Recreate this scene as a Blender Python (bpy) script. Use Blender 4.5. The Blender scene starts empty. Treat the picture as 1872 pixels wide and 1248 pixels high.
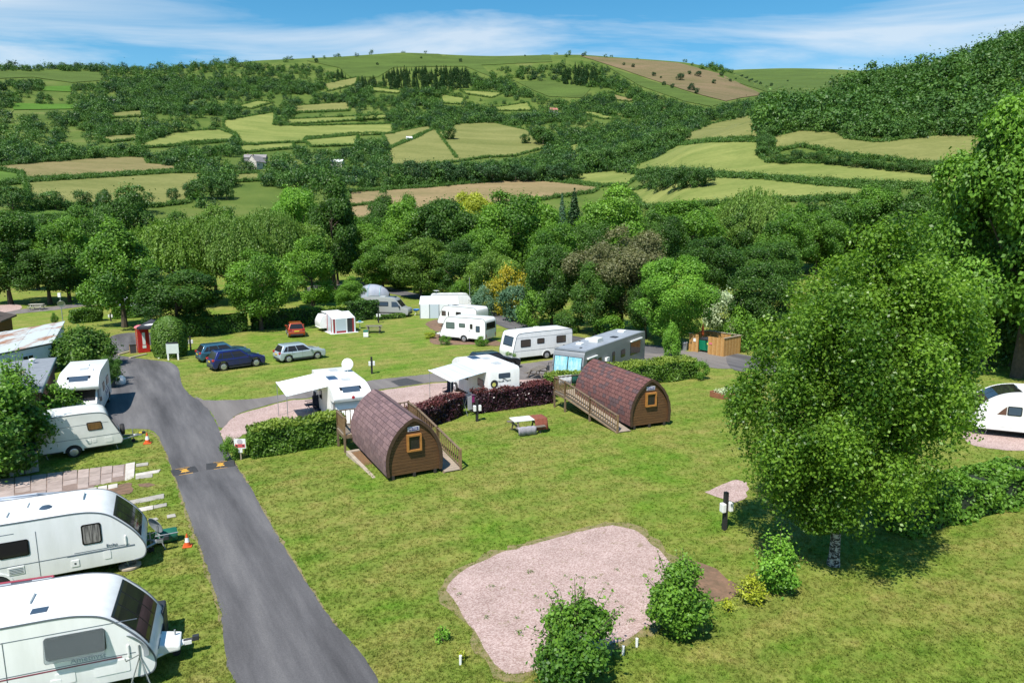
import bpy, bmesh, math, random
import numpy as np
from mathutils import Vector, Matrix
from mathutils.geometry import delaunay_2d_cdt
R = math.radians
sc = bpy.context.scene
COL = sc.collection
# ------------------------------------------------------------------ camera
CAM_H = 11.5; PITCH = R(10.0); FPX = 1270.0          # photograph: 1872 x 1248
cd = bpy.data.cameras.new('camera'); cam = bpy.data.objects.new('camera', cd); COL.objects.link(cam)
cam.location = (0, 0, CAM_H); cam.rotation_euler = (R(90) - PITCH, 0, 0)
cd.sensor_width = 36; cd.lens = 36 * FPX / 1872; cd.clip_start = 0.5; cd.clip_end = 20000
sc.camera = cam
# ------------------------------------------------------------------ sky + sun
SUN_EL = R(57); SUN_AZ = R(244)      # direction towards the sun, measured from +X
world = bpy.data.worlds.new('World'); sc.world = world; world.use_nodes = True
nt = world.node_tree; nt.nodes.clear()
def N(t, ty, **kw):
    n = t.nodes.new(ty)
    for k, v in kw.items():
        if k in n.inputs: n.inputs[k].default_value = v
        else: setattr(n, k, v)
    return n
out = N(nt, 'ShaderNodeOutputWorld'); bg = N(nt, 'ShaderNodeBackground'); bg.inputs[1].default_value = 0.085
sky = N(nt, 'ShaderNodeTexSky'); sky.sky_type = 'NISHITA'; sky.sun_disc = False
sky.sun_elevation = SUN_EL; sky.sun_rotation = R(90) - SUN_AZ; sky.altitude = 150; sky.air_density = 1.0; sky.dust_density = 0.35; sky.ozone_density = 2.6
hs = N(nt, 'ShaderNodeHueSaturation'); hs.inputs['Hue'].default_value = 0.485; hs.inputs['Saturation'].default_value = 1.36; hs.inputs['Value'].default_value = 1.32
tc = N(nt, 'ShaderNodeTexCoord'); sep = N(nt, 'ShaderNodeSeparateXYZ')
nt.links.new(tc.outputs['Generated'], sep.inputs[0])
# thin cirrus: noise on a high flat sheet (direction / height), streaked along one wind direction
mx = N(nt, 'ShaderNodeMath', operation='MAXIMUM'); mx.inputs[1].default_value = 0.06; nt.links.new(sep.outputs['Z'], mx.inputs[0])
dv = N(nt, 'ShaderNodeVectorMath', operation='DIVIDE'); cb = N(nt, 'ShaderNodeCombineXYZ')
for i in range(3): nt.links.new(mx.outputs[0], cb.inputs[i])
nt.links.new(tc.outputs['Generated'], dv.inputs[0]); nt.links.new(cb.outputs[0], dv.inputs[1])
mp = N(nt, 'ShaderNodeMapping'); mp.inputs['Rotation'].default_value = (0, 0, R(1)); mp.inputs['Scale'].default_value = (0.62, 1.1, 1.0); mp.inputs['Location'].default_value = (3.3, 1.52, 0)
nt.links.new(dv.outputs[0], mp.inputs[0])
n1 = N(nt, 'ShaderNodeTexNoise'); n1.inputs['Scale'].default_value = 0.8; n1.inputs['Detail'].default_value = 9; n1.inputs['Roughness'].default_value = 0.56; n1.inputs['Distortion'].default_value = 0.45
nt.links.new(mp.outputs[0], n1.inputs['Vector'])
cr = N(nt, 'ShaderNodeValToRGB'); cr.color_ramp.elements[0].position = 0.47; cr.color_ramp.elements[1].position = 0.70
bz = N(nt, 'ShaderNodeMapRange'); bz.inputs[1].default_value = 0.232; bz.inputs[2].default_value = 0.285; bz.inputs[3].default_value = 0.085; bz.inputs[4].default_value = -0.13
nt.links.new(sep.outputs['Z'], bz.inputs[0]); ba = N(nt, 'ShaderNodeMath', operation='ADD'); nt.links.new(n1.outputs[0], ba.inputs[0]); nt.links.new(bz.outputs[0], ba.inputs[1]); nt.links.new(ba.outputs[0], cr.inputs[0])
mm = N(nt, 'ShaderNodeMath', operation='MULTIPLY'); mm.inputs[1].default_value = 0.68; nt.links.new(cr.outputs[0], mm.inputs[0])
mix = N(nt, 'ShaderNodeMixRGB'); mix.inputs[2].default_value = (7.4, 8.0, 8.6, 1)
nt.links.new(sky.outputs[0], hs.inputs['Color']); nt.links.new(hs.outputs[0], mix.inputs[1]); nt.links.new(mm.outputs[0], mix.inputs[0])
nt.links.new(mix.outputs[0], bg.inputs[0]); nt.links.new(bg.outputs[0], out.inputs[0])
sl = bpy.data.lights.new('sun', 'SUN'); sl.energy = 5.0; sl.angle = R(0.53); sl.color = (1.0, 0.955, 0.88)
so = bpy.data.objects.new('sun', sl); COL.objects.link(so)
sd = Vector((math.cos(SUN_EL) * math.cos(SUN_AZ), math.cos(SUN_EL) * math.sin(SUN_AZ), math.sin(SUN_EL)))
so.rotation_euler = sd.to_track_quat('Z', 'Y').to_euler(); so.location = (-40, -20, 80)
sc.view_settings.view_transform = 'Standard'; sc.view_settings.look = 'None'; sc.view_settings.gamma = 1
sc.view_settings.use_curve_mapping = False; sc.view_settings.exposure = 0.42
sc.render.engine = 'CYCLES'
sc.cycles.max_bounces = 6; sc.cycles.diffuse_bounces = 3; sc.cycles.transparent_max_bounces = 6; sc.cycles.use_denoising = True
sc.cycles.use_adaptive_sampling = True
# ------------------------------------------------------------------ lay of the land
rng = np.random.default_rng(7); random.seed(7)
def sstep(a, b, t):
    t = np.clip((t - a) / (b - a), 0, 1); return t * t * (3 - 2 * t)
# rows of the surveyed hillside: bearing column -> sight-line row at each distance
RG = np.array([160, 230, 300, 340, 400, 450, 520, 600, 720, 900, 1080, 1250, 1500, 2000, 2500, 3200.0])
def _left(S): return [475, 455, 444, 432, 385, 350, 315, 288, 250, 200, 200 - .6 * (200 - S), S, S + 25, S + 40, S + 45, S + 60]
TAB = {-500: _left(132), 0: _left(128), 150: _left(129), 300: _left(131), 400: _left(125), 500: _left(114), 600: _left(106), 750: _left(98), 860: _left(99), 1060: _left(100),
 1150: [475, 455, 436, 415, 365, 335, 310, 284, 245, 200, 150, 107, 135, 150, 150, 160],
 1240: [475, 453, 400, 355, 310, 275, 268, 262, 235, 195, 156, 115, 140, 150, 140, 160],
 1316: [475, 450, 392, 345, 300, 262, 236, 238, 240, 205, 170, 134, 150, 150, 128, 150],
 1390: [475, 448, 388, 342, 292, 255, 214, 208, 238, 215, 190, 171, 160, 150, 126, 150],
 1450: [475, 446, 385, 342, 290, 250, 216, 182, 215, 225, 205, 185, 170, 150, 127, 150],
 1530: [475, 446, 382, 340, 288, 246, 205, 158, 180, 225, 205, 185, 170, 150, 131, 150],
 1605: [475, 446, 382, 340, 290, 246, 200, 142, 150, 225, 205, 185, 170, 150, 140, 150],
 1698: [475, 446, 385, 345, 295, 250, 198, 140, 130, 180, 190, 185, 170, 150, 140, 150],
 1800: [475, 446, 388, 350, 300, 250, 180, 112, 78, 105, 180, 185, 170, 150, 140, 150],
 2180: [475, 446, 388, 350, 300, 250, 120, 0, -80, -90, 150, 185, 170, 150, 140, 150]}
def px_az(px): return math.atan2(px - 936, FPX * math.cos(PITCH))        # bearing of a column (near the horizon)
_AZC = np.array([px_az(p) for p in TAB])
_ZT = []
for p, row in TAB.items():
    v = (624 - np.array(row)) / FPX; u = (p - 936) / FPX
    dy = math.cos(PITCH) + v * math.sin(PITCH); dz = -math.sin(PITCH) + v * math.cos(PITCH)
    _ZT.append(CAM_H + RG * dz / np.sqrt(u * u + dy * dy))
_ZT = np.array(_ZT)
_AZF = np.linspace(-1.05, 1.05, 421)
_ZF = np.array([np.interp(_AZF, _AZC, _ZT[:, j]) for j in range(len(RG))])          # [r][az]
_k = np.hanning(13); _k /= _k.sum()
_ZF = np.array([np.convolve(np.pad(z, 6, 'edge'), _k, 'valid') for z in _ZF])
_RF = np.concatenate([np.linspace(160, 1400, 249), np.linspace(1410, 3200, 90)])
_ZF = np.array([np.interp(_RF, RG, _ZF[:, i]) for i in range(len(_AZF))])            # [az][r]
_k2 = np.hanning(9); _k2 /= _k2.sum()
_ZF = np.array([np.convolve(np.pad(z, 4, 'edge'), _k2, 'valid') for z in _ZF])
def site_z(x, y):
    d = -0.47 * x + 0.88 * y
    return -0.45 * sstep(29, 37, d)
def gz(x, y):
    x = np.asarray(x, float); y = np.asarray(y, float)
    r = np.hypot(x, y); az = np.arctan2(x, y)
    fa = np.clip((az + 1.05) / 2.1 * 420, 0, 419.999); ia = fa.astype(int); ta = fa - ia
    fr = np.interp(r, _RF, np.arange(len(_RF))); ir = np.clip(fr.astype(int), 0, len(_RF) - 2); tr = np.clip(fr - ir, 0, 1)
    z = (_ZF[ia, ir] * (1 - ta) + _ZF[ia + 1, ir] * ta) * (1 - tr) + (_ZF[ia, ir + 1] * (1 - ta) + _ZF[ia + 1, ir + 1] * ta) * tr
    z = z + 2.2 * np.sin(x * .021 + 1.3 * np.sin(y * .013)) * sstep(420, 700, r) * np.sin(y * .017 + x * .005)
    w = sstep(140, 235, r) * (1 - sstep(1.05, 1.5, np.abs(az)))
    return site_z(x, y) * (1 - w) + z * w
def ray(px, py):
    u = (px - 936) / FPX; v = (624 - py) / FPX
    return u, math.cos(PITCH) + v * math.sin(PITCH), -math.sin(PITCH) + v * math.cos(PITCH)
def G(px, py, z=0.0):
    """point of the camp site whose sight line is (px, py), z above its ground"""
    dx, dy, dz = ray(px, py); t = (z - CAM_H) / dz
    for _ in range(12): t = (z + float(site_z(dx * t, dy * t)) - CAM_H) / dz
    return Vector((dx * t, dy * t, float(site_z(dx * t, dy * t))))
_RS = np.concatenate([np.linspace(150, 1400, 700), np.linspace(1405, 3000, 300)])
def hill(px, py):
    """points of the hills for arrays of sight lines"""
    px = np.atleast_1d(np.asarray(px, float)); py = np.atleast_1d(np.asarray(py, float))
    u = (px - 936) / FPX; v = (624 - py) / FPX
    dy = math.cos(PITCH) + v * math.sin(PITCH); dz = -math.sin(PITCH) + v * math.cos(PITCH)
    h = np.hypot(u, dy); el = dz / h; sx = u / h; sy = dy / h
    X = sx[:, None] * _RS; Y = sy[:, None] * _RS
    Z = gz(X, Y); hit = Z >= CAM_H + el[:, None] * _RS
    i = np.where(hit.any(1), hit.argmax(1), len(_RS) - 1)
    r = _RS[i]
    return np.stack([sx * r, sy * r, gz(sx * r, sy * r)], 1)
def to_px(P):
    P = np.atleast_2d(P); z = P[:, 2] - CAM_H
    d = P[:, 1] * math.cos(PITCH) - z * math.sin(PITCH); up = P[:, 1] * math.sin(PITCH) + z * math.cos(PITCH)
    return np.stack([936 + FPX * P[:, 0] / d, 624 - FPX * up / d], 1)
def inside(poly, x, y):
    x = np.asarray(x); y = np.asarray(y); c = np.zeros(x.shape, bool); n = len(poly)
    for i in range(n):
        x1, y1 = poly[i]; x2, y2 = poly[(i + 1) % n]
        if y1 == y2: continue
        c ^= ((y1 > y) != (y2 > y)) & (x < (x2 - x1) * (y - y1) / (y2 - y1) + x1)
    return c
# ------------------------------------------------------------------ materials
MATS = {}
def mat(name, col, rough=0.6, metal=0.0, var=0.0, scale=6.0, bump=0.0, bscale=40.0, col2=None, spec=0.5, coat=0.0, emis=None, alpha=None, detail=4, obj=False, ramp=(0.35, 0.68), stretch=None):
    if name in MATS: return MATS[name]
    m = bpy.data.materials.new(name); m.use_nodes = True; t = m.node_tree; b = t.nodes['Principled BSDF']
    b.inputs['Roughness'].default_value = rough; b.inputs['Metallic'].default_value = metal
    b.inputs['Specular IOR Level'].default_value = spec; b.inputs['Coat Weight'].default_value = coat
    b.inputs['Base Color'].default_value = (*col, 1)
    if var or col2 or bump:
        tcn = N(t, 'ShaderNodeTexCoord'); g = N(t, 'ShaderNodeNewGeometry')
        vec = tcn.outputs['Object'] if obj else g.outputs['Position']
        if stretch:
            mpn = N(t, 'ShaderNodeMapping'); mpn.inputs['Scale'].default_value = stretch; t.links.new(vec, mpn.inputs[0]); vec = mpn.outputs[0]
    if var or col2:
        c2 = col2 or tuple(c * (1 - var) for c in col)
        nz = N(t, 'ShaderNodeTexNoise'); nz.inputs['Scale'].default_value = scale; nz.inputs['Detail'].default_value = detail; nz.inputs['Roughness'].default_value = 0.65
        t.links.new(vec, nz.inputs['Vector'])
        rp = N(t, 'ShaderNodeValToRGB'); rp.color_ramp.elements[0].position = ramp[0]; rp.color_ramp.elements[1].position = ramp[1]
        rp.color_ramp.elements[0].color = (*c2, 1); rp.color_ramp.elements[1].color = (*col, 1)
        t.links.new(nz.outputs[0], rp.inputs[0]); t.links.new(rp.outputs[0], b.inputs['Base Color'])
    if bump:
        nb = N(t, 'ShaderNodeTexNoise'); nb.inputs['Scale'].default_value = bscale; nb.inputs['Detail'].default_value = 5
        t.links.new(vec, nb.inputs['Vector']); bp = N(t, 'ShaderNodeBump'); bp.inputs['Strength'].default_value = bump; bp.inputs['Distance'].default_value = 0.03
        t.links.new(nb.outputs[0], bp.inputs['Height']); t.links.new(bp.outputs[0], b.inputs['Normal'])
    if emis:
        b.inputs['Emission Color'].default_value = (*emis, 1); b.inputs['Emission Strength'].default_value = 1
    MATS[name] = m; return m
def glass(name, col=(0.02, 0.025, 0.03), rough=0.06):
    return mat(name, col, rough=rough, spec=0.5)
LEAF_K = 1.95
def leaf_mat(name, dark, light, trans=0.3, rough=0.5):
    m = bpy.data.materials.new(name); m.use_nodes = True; t = m.node_tree; b = t.nodes['Principled BSDF']; o = t.nodes['Material Output']
    b.inputs['Roughness'].default_value = rough; b.inputs['Specular IOR Level'].default_value = 0.35
    dark = tuple(c * LEAF_K for c in dark); light = tuple(c * LEAF_K for c in light)
    at = N(t, 'ShaderNodeAttribute'); at.attribute_name = 'tint'
    oi = N(t, 'ShaderNodeObjectInfo')
    ad = N(t, 'ShaderNodeMath', operation='MULTIPLY_ADD'); ad.inputs[1].default_value = 0.30; t.links.new(oi.outputs['Random'], ad.inputs[0]); t.links.new(at.outputs['Fac'], ad.inputs[2])
    sb = N(t, 'ShaderNodeMath', operation='SUBTRACT'); sb.inputs[1].default_value = 0.15; t.links.new(ad.outputs[0], sb.inputs[0])
    rp = N(t, 'ShaderNodeValToRGB'); rp.color_ramp.elements[0].color = (*dark, 1); rp.color_ramp.elements[1].color = (*light, 1)
    t.links.new(sb.outputs[0], rp.inputs[0]); t.links.new(rp.outputs[0], b.inputs['Base Color'])
    tr = N(t, 'ShaderNodeBsdfTranslucent'); br = N(t, 'ShaderNodeMixRGB'); br.blend_type = 'MULTIPLY'; br.inputs[0].default_value = 1; br.inputs[2].default_value = (1.25, 1.35, 0.6, 1)
    t.links.new(rp.outputs[0], br.inputs[1]); t.links.new(br.outputs[0], tr.inputs['Color'])
    ms = N(t, 'ShaderNodeMixShader'); ms.inputs[0].default_value = trans
    t.links.new(b.outputs[0], ms.inputs[1]); t.links.new(tr.outputs[0], ms.inputs[2]); t.links.new(ms.outputs[0], o.inputs['Surface'])
    MATS[name] = m; return m
L = leaf_mat
L('leaf_mid', (0.022, 0.062, 0.007), (0.105, 0.200, 0.019)); L('leaf_dark', (0.012, 0.036, 0.005), (0.055, 0.115, 0.014)); L('leaf_bright', (0.040, 0.105, 0.010), (0.125, 0.240, 0.025))
L('leaf_olive', (0.032, 0.068, 0.008), (0.110, 0.180, 0.025)); L('leaf_yellow', (0.100, 0.125, 0.010), (0.250, 0.270, 0.022)); L('leaf_willow', (0.034, 0.078, 0.010), (0.120, 0.185, 0.034))
L('leaf_brown', (0.034, 0.042, 0.014), (0.115, 0.115, 0.050)); L('leaf_blue', (0.030, 0.070, 0.035), (0.090, 0.155, 0.090)); L('leaf_birch', (0.024, 0.062, 0.006), (0.135, 0.225, 0.024), 0.40, 0.40)
L('leaf_purple', (0.008, 0.004, 0.006), (0.036, 0.013, 0.018), 0.12, 0.35); L('leaf_hedge', (0.022, 0.058, 0.007), (0.090, 0.155, 0.018)); L('leaf_conifer', (0.008, 0.026, 0.007), (0.034, 0.072, 0.018), 0.1)
L('leaf_far', (0.013, 0.040, 0.008), (0.058, 0.116, 0.020), 0.22); L('leaf_farb', (0.020, 0.056, 0.009), (0.078, 0.142, 0.024), 0.22); L('leaf_fard', (0.008, 0.026, 0.008), (0.032, 0.072, 0.018), 0.15)
L('flower_white', (0.045, 0.085, 0.020), (0.360, 0.400, 0.270), 0.2); L('flower_gold', (0.060, 0.085, 0.008), (0.240, 0.190, 0.012)); L('leaf_tip', (0.035, 0.012, 0.014), (0.120, 0.036, 0.034)); L('leaf_hedgetop', (0.060, 0.100, 0.012), (0.170, 0.210, 0.030))
bark = mat('bark', (0.10, 0.075, 0.05), 0.9, var=0.5, scale=5, bump=0.6, bscale=18)
# ------------------------------------------------------------------ mesh helpers
class MB:
    def __init__(s): s.v = []; s.f = []
    def add(s, v, f):
        o = len(s.v); s.v += [tuple(p) for p in v]; s.f += [tuple(i + o for i in q) for q in f]; return s
    def box(s, c, d, rz=0.0, ry=0.0, rx=0.0):
        M = Matrix.Rotation(rz, 3, 'Z') @ Matrix.Rotation(ry, 3, 'Y') @ Matrix.Rotation(rx, 3, 'X'); c = Vector(c)
        v = [c + M @ Vector((x * d[0] / 2, y * d[1] / 2, z * d[2] / 2)) for x in (-1, 1) for y in (-1, 1) for z in (-1, 1)]
        return s.add(v, [(0, 1, 3, 2), (4, 6, 7, 5), (0, 4, 5, 1), (2, 3, 7, 6), (0, 2, 6, 4), (1, 5, 7, 3)])
    def prism(s, poly, a, b, axis='y', shrink=None):
        """poly in the plane normal to axis: y -> (x,z), z -> (x,y), x -> (y,z)"""
        def P(p, t): return {'y': (p[0], t, p[1]), 'z': (p[0], p[1], t), 'x': (t, p[0], p[1])}[axis]
        n = len(poly); v = [P(p, a) for p in poly] + [P(p, b) for p in poly]
        return s.add(v, [tuple(range(n))[::-1], tuple(range(n, 2 * n))] + [(i, (i + 1) % n, n + (i + 1) % n, n + i) for i in range(n)])
    def tube(s, pts, rad, seg=8, cap=True):
        pts = [Vector(p) for p in pts]
        if not isinstance(rad, (list, tuple)): rad = [rad] * len(pts)
        v = []; f = []
        for i, p in enumerate(pts):
            d = (pts[min(i + 1, len(pts) - 1)] - pts[max(i - 1, 0)]).normalized()
            a = d.cross(Vector((0, 0, 1))) if abs(d.z) < 0.95 else d.cross(Vector((1, 0, 0)))
            a.normalize(); b = d.cross(a)
            for k in range(seg):
                t = 2 * math.pi * k / seg; v.append(p + (a * math.cos(t) + b * math.sin(t)) * rad[i])
        for i in range(len(pts) - 1):
            for k in range(seg):
                f.append((i * seg + k, i * seg + (k + 1) % seg, (i + 1) * seg + (k + 1) % seg, (i + 1) * seg + k))
        if cap: f += [tuple(range(seg))[::-1], tuple(range((len(pts) - 1) * seg, len(pts) * seg))]
        return s.add(v, f)
    def lathe(s, prof, c=(0, 0, 0), seg=16, axis='z', M=None):
        v = []; f = []; c = Vector(c)
        for (r, h) in prof:
            for k in range(seg):
                t = 2 * math.pi * k / seg; p = Vector((r * math.cos(t), r * math.sin(t), h))
                if axis == 'y': p = Vector((p.x, p.z, p.y))
                if axis == 'x': p = Vector((p.z, p.x, p.y))
                if M: p = M @ p
                v.append(c + p)
        for i in range(len(prof) - 1):
            for k in range(seg): f.append((i * seg + k, i * seg + (k + 1) % seg, (i + 1) * seg + (k + 1) % seg, (i + 1) * seg + k))
        f += [tuple(range(seg))[::-1], tuple(range((len(prof) - 1) * seg, len(prof) * seg))]
        return s.add(v, f)
    def mesh(s, name, bevel=0.0, seg=2, smooth=False):
        me = bpy.data.meshes.new(name); me.from_pydata(s.v, [], s.f)
        bm = bmesh.new(); bm.from_mesh(me)
        bmesh.ops.recalc_face_normals(bm, faces=bm.faces)
        if bevel:
            es = [e for e in bm.edges if len(e.link_faces) == 2 and e.calc_face_angle(0) > R(28)]
            bmesh.ops.bevel(bm, geom=es, offset=bevel, segments=seg, affect='EDGES', profile=0.6, clamp_overlap=True)
        bm.to_mesh(me); bm.free()
        if smooth:
            for p in me.polygons: p.use_smooth = True
            me.set_sharp_from_angle(angle=R(38))
        return me
    def build(s, name, m, parent=None, bevel=0.0, seg=2, smooth=False, loc=None, rz=0):
        return link(name, s.mesh(name, bevel, seg, smooth), m, parent, loc, rz)
def link(name, me, m, parent=None, loc=None, rz=0):
    o = bpy.data.objects.new(name, me); COL.objects.link(o)
    if m is not None:
        if isinstance(m, str): m = MATS[m]
        if not me.materials: me.materials.append(m)
        elif me.materials[0] != m: o.material_slots[0].link = 'OBJECT'; o.material_slots[0].material = m
    if parent: o.parent = parent
    if loc is not None: o.location = loc
    o.rotation_euler.z = rz; return o
def thing(name, label, cat, loc=(0, 0, 0), rz=0.0, group=None):
    o = bpy.data.objects.new(name, None); COL.objects.link(o); o.empty_display_size = 0.3
    o.location = loc; o.rotation_euler = (0, 0, rz); return tag(o, label, cat, group)
def tag(o, label=None, cat=None, group=None, kind=None):
    if label: o['label'] = label
    if cat: o['category'] = cat
    if group: o['group'] = group
    if kind: o['kind'] = kind
    return o
def copy_tree(o, parent=None):
    c = o.copy(); COL.objects.link(c); c.parent = parent
    for ch in list(o.children): copy_tree(ch, c)
    return c
def rrect(u0, u1, v0, v1, r, k=4):
    p = []
    for (cx, cy, a0) in ((u1 - r, v1 - r, 0), (u0 + r, v1 - r, 90), (u0 + r, v0 + r, 180), (u1 - r, v0 + r, 270)):
        for i in range(k + 1):
            a = R(a0 + 90 * i / k); p.append((cx + r * math.cos(a), cy + r * math.sin(a)))
    return p
SHEETS = []
def ground_poly(name, pts, m, z, step=1.2, jit=0.0, smooth=True, px=True, kind='structure', parent=None, seed=1):
    """a sheet laid on the site's ground, z above it"""
    P = [G(*p).xy for p in pts] if px else [Vector(p) for p in pts]
    n = len(P); B = []
    rr = random.Random(seed)
    for i in range(n):
        a, b, c, d = P[i - 1], P[i], P[(i + 1) % n], P[(i + 2) % n]
        k = max(1, int((c - b).length / (0.35 if jit else step)))
        k = min(k, 160)
        for j in range(k):
            t = j / k
            q = 0.5 * ((2 * b) + (c - a) * t + (2 * a - 5 * b + 4 * c - d) * t * t + (3 * b - a - 3 * c + d) * t ** 3) if smooth else b.lerp(c, t)
            if jit: q = q + Vector((rr.uniform(-jit, jit), rr.uniform(-jit, jit)))
            B.append(q)
    if name not in ('verge', 'pad_edge'): SHEETS.append([(q.x, q.y) for q in B])
    xs = [q.x for q in B]; ys = [q.y for q in B]
    st = max(step, (max(xs) - min(xs)) / 90, (max(ys) - min(ys)) / 90)
    gx, gy = np.meshgrid(np.arange(min(xs), max(xs), st), np.arange(min(ys), max(ys), st))
    bl = [(q.x, q.y) for q in B]; k = inside(bl, gx.ravel(), gy.ravel())
    V = B + [Vector(q) for q in zip(gx.ravel()[k].tolist(), gy.ravel()[k].tolist())]
    nb = len(B)
    v, e, f, *_ = delaunay_2d_cdt(V, [(i, (i + 1) % nb) for i in range(nb)], [list(range(nb))], 1, 1e-5)
    A = np.array([(q.x, q.y) for q in v]); zz = gz(A[:, 0], A[:, 1]) + z
    me = bpy.data.meshes.new(name); me.from_pydata([(x, y, w) for (x, y), w in zip(A.tolist(), zz.tolist())], [], f); me.update()
    if len(me.polygons) and me.polygons[0].normal.z < 0: me.flip_normals()
    o = link(name, me, m, parent)
    if kind: o['kind'] = kind
    return o
_ORD = 'first second third fourth fifth sixth seventh eighth ninth tenth eleventh twelfth thirteenth fourteenth fifteenth sixteenth seventeenth eighteenth nineteenth twentieth'.split()
def nth(k): return _ORD[k] if k < 20 else 'twenty-' + _ORD[k - 20]
_FONT = {}
def text_part(txt, size, m, parent, loc, rot, name='lettering', ex=0.004):
    key = (txt, size)
    if key not in _FONT:
        c = bpy.data.curves.new('t', 'FONT'); c.body = txt; c.size = size; c.extrude = ex; c.align_x = 'CENTER'; c.align_y = 'CENTER'; c.resolution_u = 2
        t = bpy.data.objects.new('t', c); COL.objects.link(t); bpy.context.view_layer.update()
        _FONT[key] = bpy.data.meshes.new_from_object(t.evaluated_get(bpy.context.evaluated_depsgraph_get())); bpy.data.objects.remove(t)
        _FONT[key].materials.clear()
    o = link(name, _FONT[key], m, parent, loc); o.rotation_euler = rot; return o
# leaf-card meshes -----------------------------------------------------------
def leaf_mesh(name, C, Nn, size, tint, aspect=0.6, seed=0, down=None):
    g = np.random.default_rng(seed); n = len(C)
    Nn = Nn / (np.linalg.norm(Nn, axis=1, keepdims=True) + 1e-9)
    r = g.normal(size=(n, 3)) if down is None else np.tile(np.array(down, float), (n, 1)) + g.normal(size=(n, 3)) * .25
    a = r - Nn * (r * Nn).sum(1, keepdims=True); a /= (np.linalg.norm(a, axis=1, keepdims=True) + 1e-9)
    b = np.cross(Nn, a); s = (np.asarray(size) * np.ones(n))[:, None]
    V = np.stack([C + a * s, C + b * s * aspect + Nn * s * .12, C - a * s, C - b * s * aspect + Nn * s * .12], 1).reshape(-1, 3)
    me = bpy.data.meshes.new(name); me.vertices.add(4 * n); me.loops.add(4 * n); me.polygons.add(n)
    me.vertices.foreach_set('co', V.astype(np.float32).ravel())
    me.loops.foreach_set('vertex_index', np.arange(4 * n, dtype=np.int32))
    me.polygons.foreach_set('loop_start', np.arange(0, 4 * n, 4, dtype=np.int32)); me.polygons.foreach_set('loop_total', np.full(n, 4, np.int32))
    me.update(calc_edges=True)
    at = me.attributes.new('tint', 'FLOAT', 'FACE'); at.data.foreach_set('value', np.clip(tint, 0, 1).astype(np.float32))
    return me
def sph(g, n):
    d = g.normal(size=(n, 3)); return d / np.linalg.norm(d, axis=1, keepdims=True)
def crown(name, rx, rz, cz, n, leaf, seed, blobs=26, bl=0.36, shape='round', lump=1.0):
    """broadleaf crown: leaf clumps spread through an uneven ellipsoid; cz = height of its centre"""
    g = np.random.default_rng(seed)
    D = sph(g, blobs); k = g.uniform(0.42, 0.86, blobs) ** .8
    B = D * k[:, None] * np.array([rx, rx, rz]); B[:, :2] += g.normal(size=(blobs, 2)) * rx * .06
    if shape == 'egg':                                     # wider below, narrowing to the top
        t = np.clip((B[:, 2] / rz + 1) / 2, 0, 1); B[:, :2] *= (1.12 - .72 * t ** 1.4)[:, None]
    br = rx * bl * g.uniform(.5, 1.45, blobs)
    bt = g.uniform(-.22, .22, blobs)
    w = br ** 2; i = g.choice(blobs, n, p=w / w.sum())
    d = sph(g, n); o = B[i] / np.array([rx, rx, rz]); d = d + o * .9 + np.array([0, 0, .25]); d /= np.linalg.norm(d, axis=1, keepdims=True)
    rad = br[i] * g.uniform(.45, 1.0, n) ** .45 * lump
    C = B[i] + d * rad[:, None] * np.array([1, 1, .85]); C += g.normal(size=(n, 3)) * leaf * np.where(g.uniform(0, 1, n) < .22, 2.6, .8)[:, None]
    Nn = d * .8 + sph(g, n) * .75 + np.array([0, 0, .35])
    C[:, 2] += cz
    tint = .42 + bt[i] + g.uniform(-.25, .25, n) + .1 * d[:, 2]
    return leaf_mesh(name, C, Nn, leaf * g.uniform(.6, 1.25, n), tint, .62, seed + 5)
def willow(name, rx, rz, cz, n, leaf, seed, drop=0.55):
    g = np.random.default_rng(seed); s = n // 26
    D = sph(g, s); D[:, 2] = np.abs(D[:, 2]) * 1.1 - .15
    A = D * g.uniform(.55, 1, s)[:, None] * np.array([rx, rx, rz * .75]); A[:, 2] += cz + rz * .2
    ln = rz * drop * g.uniform(.5, 1.3, s); st = g.uniform(-.2, .2, s)
    t = g.uniform(0, 1, (s, 26))
    C = np.repeat(A, 26, 0).reshape(s, 26, 3) + np.stack([D[:, 0:1] * t * .9, D[:, 1:2] * t * .9, -ln[:, None] * t ** 1.1], 2)
    C = C.reshape(-1, 3) + g.normal(size=(s * 26, 3)) * leaf * .5
    C = C[C[:, 2] > .8]; m = len(C)
    Nn = np.concatenate([np.repeat(D[:, :2], 26, 0)[:m], np.zeros((m, 1))], 1) + sph(g, m) * .8 + np.array([0, 0, .3])
    return leaf_mesh(name, C, Nn, leaf * g.uniform(.7, 1.3, m), .45 + np.repeat(st, 26)[:m] + g.uniform(-.2, .2, m), .34, seed + 2, down=(0, 0, -1))
def conifer(name, rx, h, n, leaf, seed, base=.05):
    g = np.random.default_rng(seed)
    t = 1 - np.sqrt(g.uniform(0, 1, n)); tier = np.floor(t * 15) / 15 + g.uniform(0, .085, n); tier = np.clip(tier, 0, .99)
    az = g.uniform(0, 2 * np.pi, n); fl = .75 + .25 * np.sin(az * 5 + np.floor(t * 13) * 2.1)
    rr = rx * (1 - tier) ** .85 * fl * g.uniform(.35, 1, n) ** .5
    C = np.stack([rr * np.cos(az), rr * np.sin(az), h * (base + (1 - base) * tier) - rr * .22], 1)
    Nn = np.stack([np.cos(az) * .5, np.sin(az) * .5, np.ones(n)], 1) + sph(g, n) * .6
    return leaf_mesh(name, C, Nn, leaf * g.uniform(.6, 1.3, n), .45 + g.uniform(-.3, .3, n), .5, seed + 3)
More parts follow.
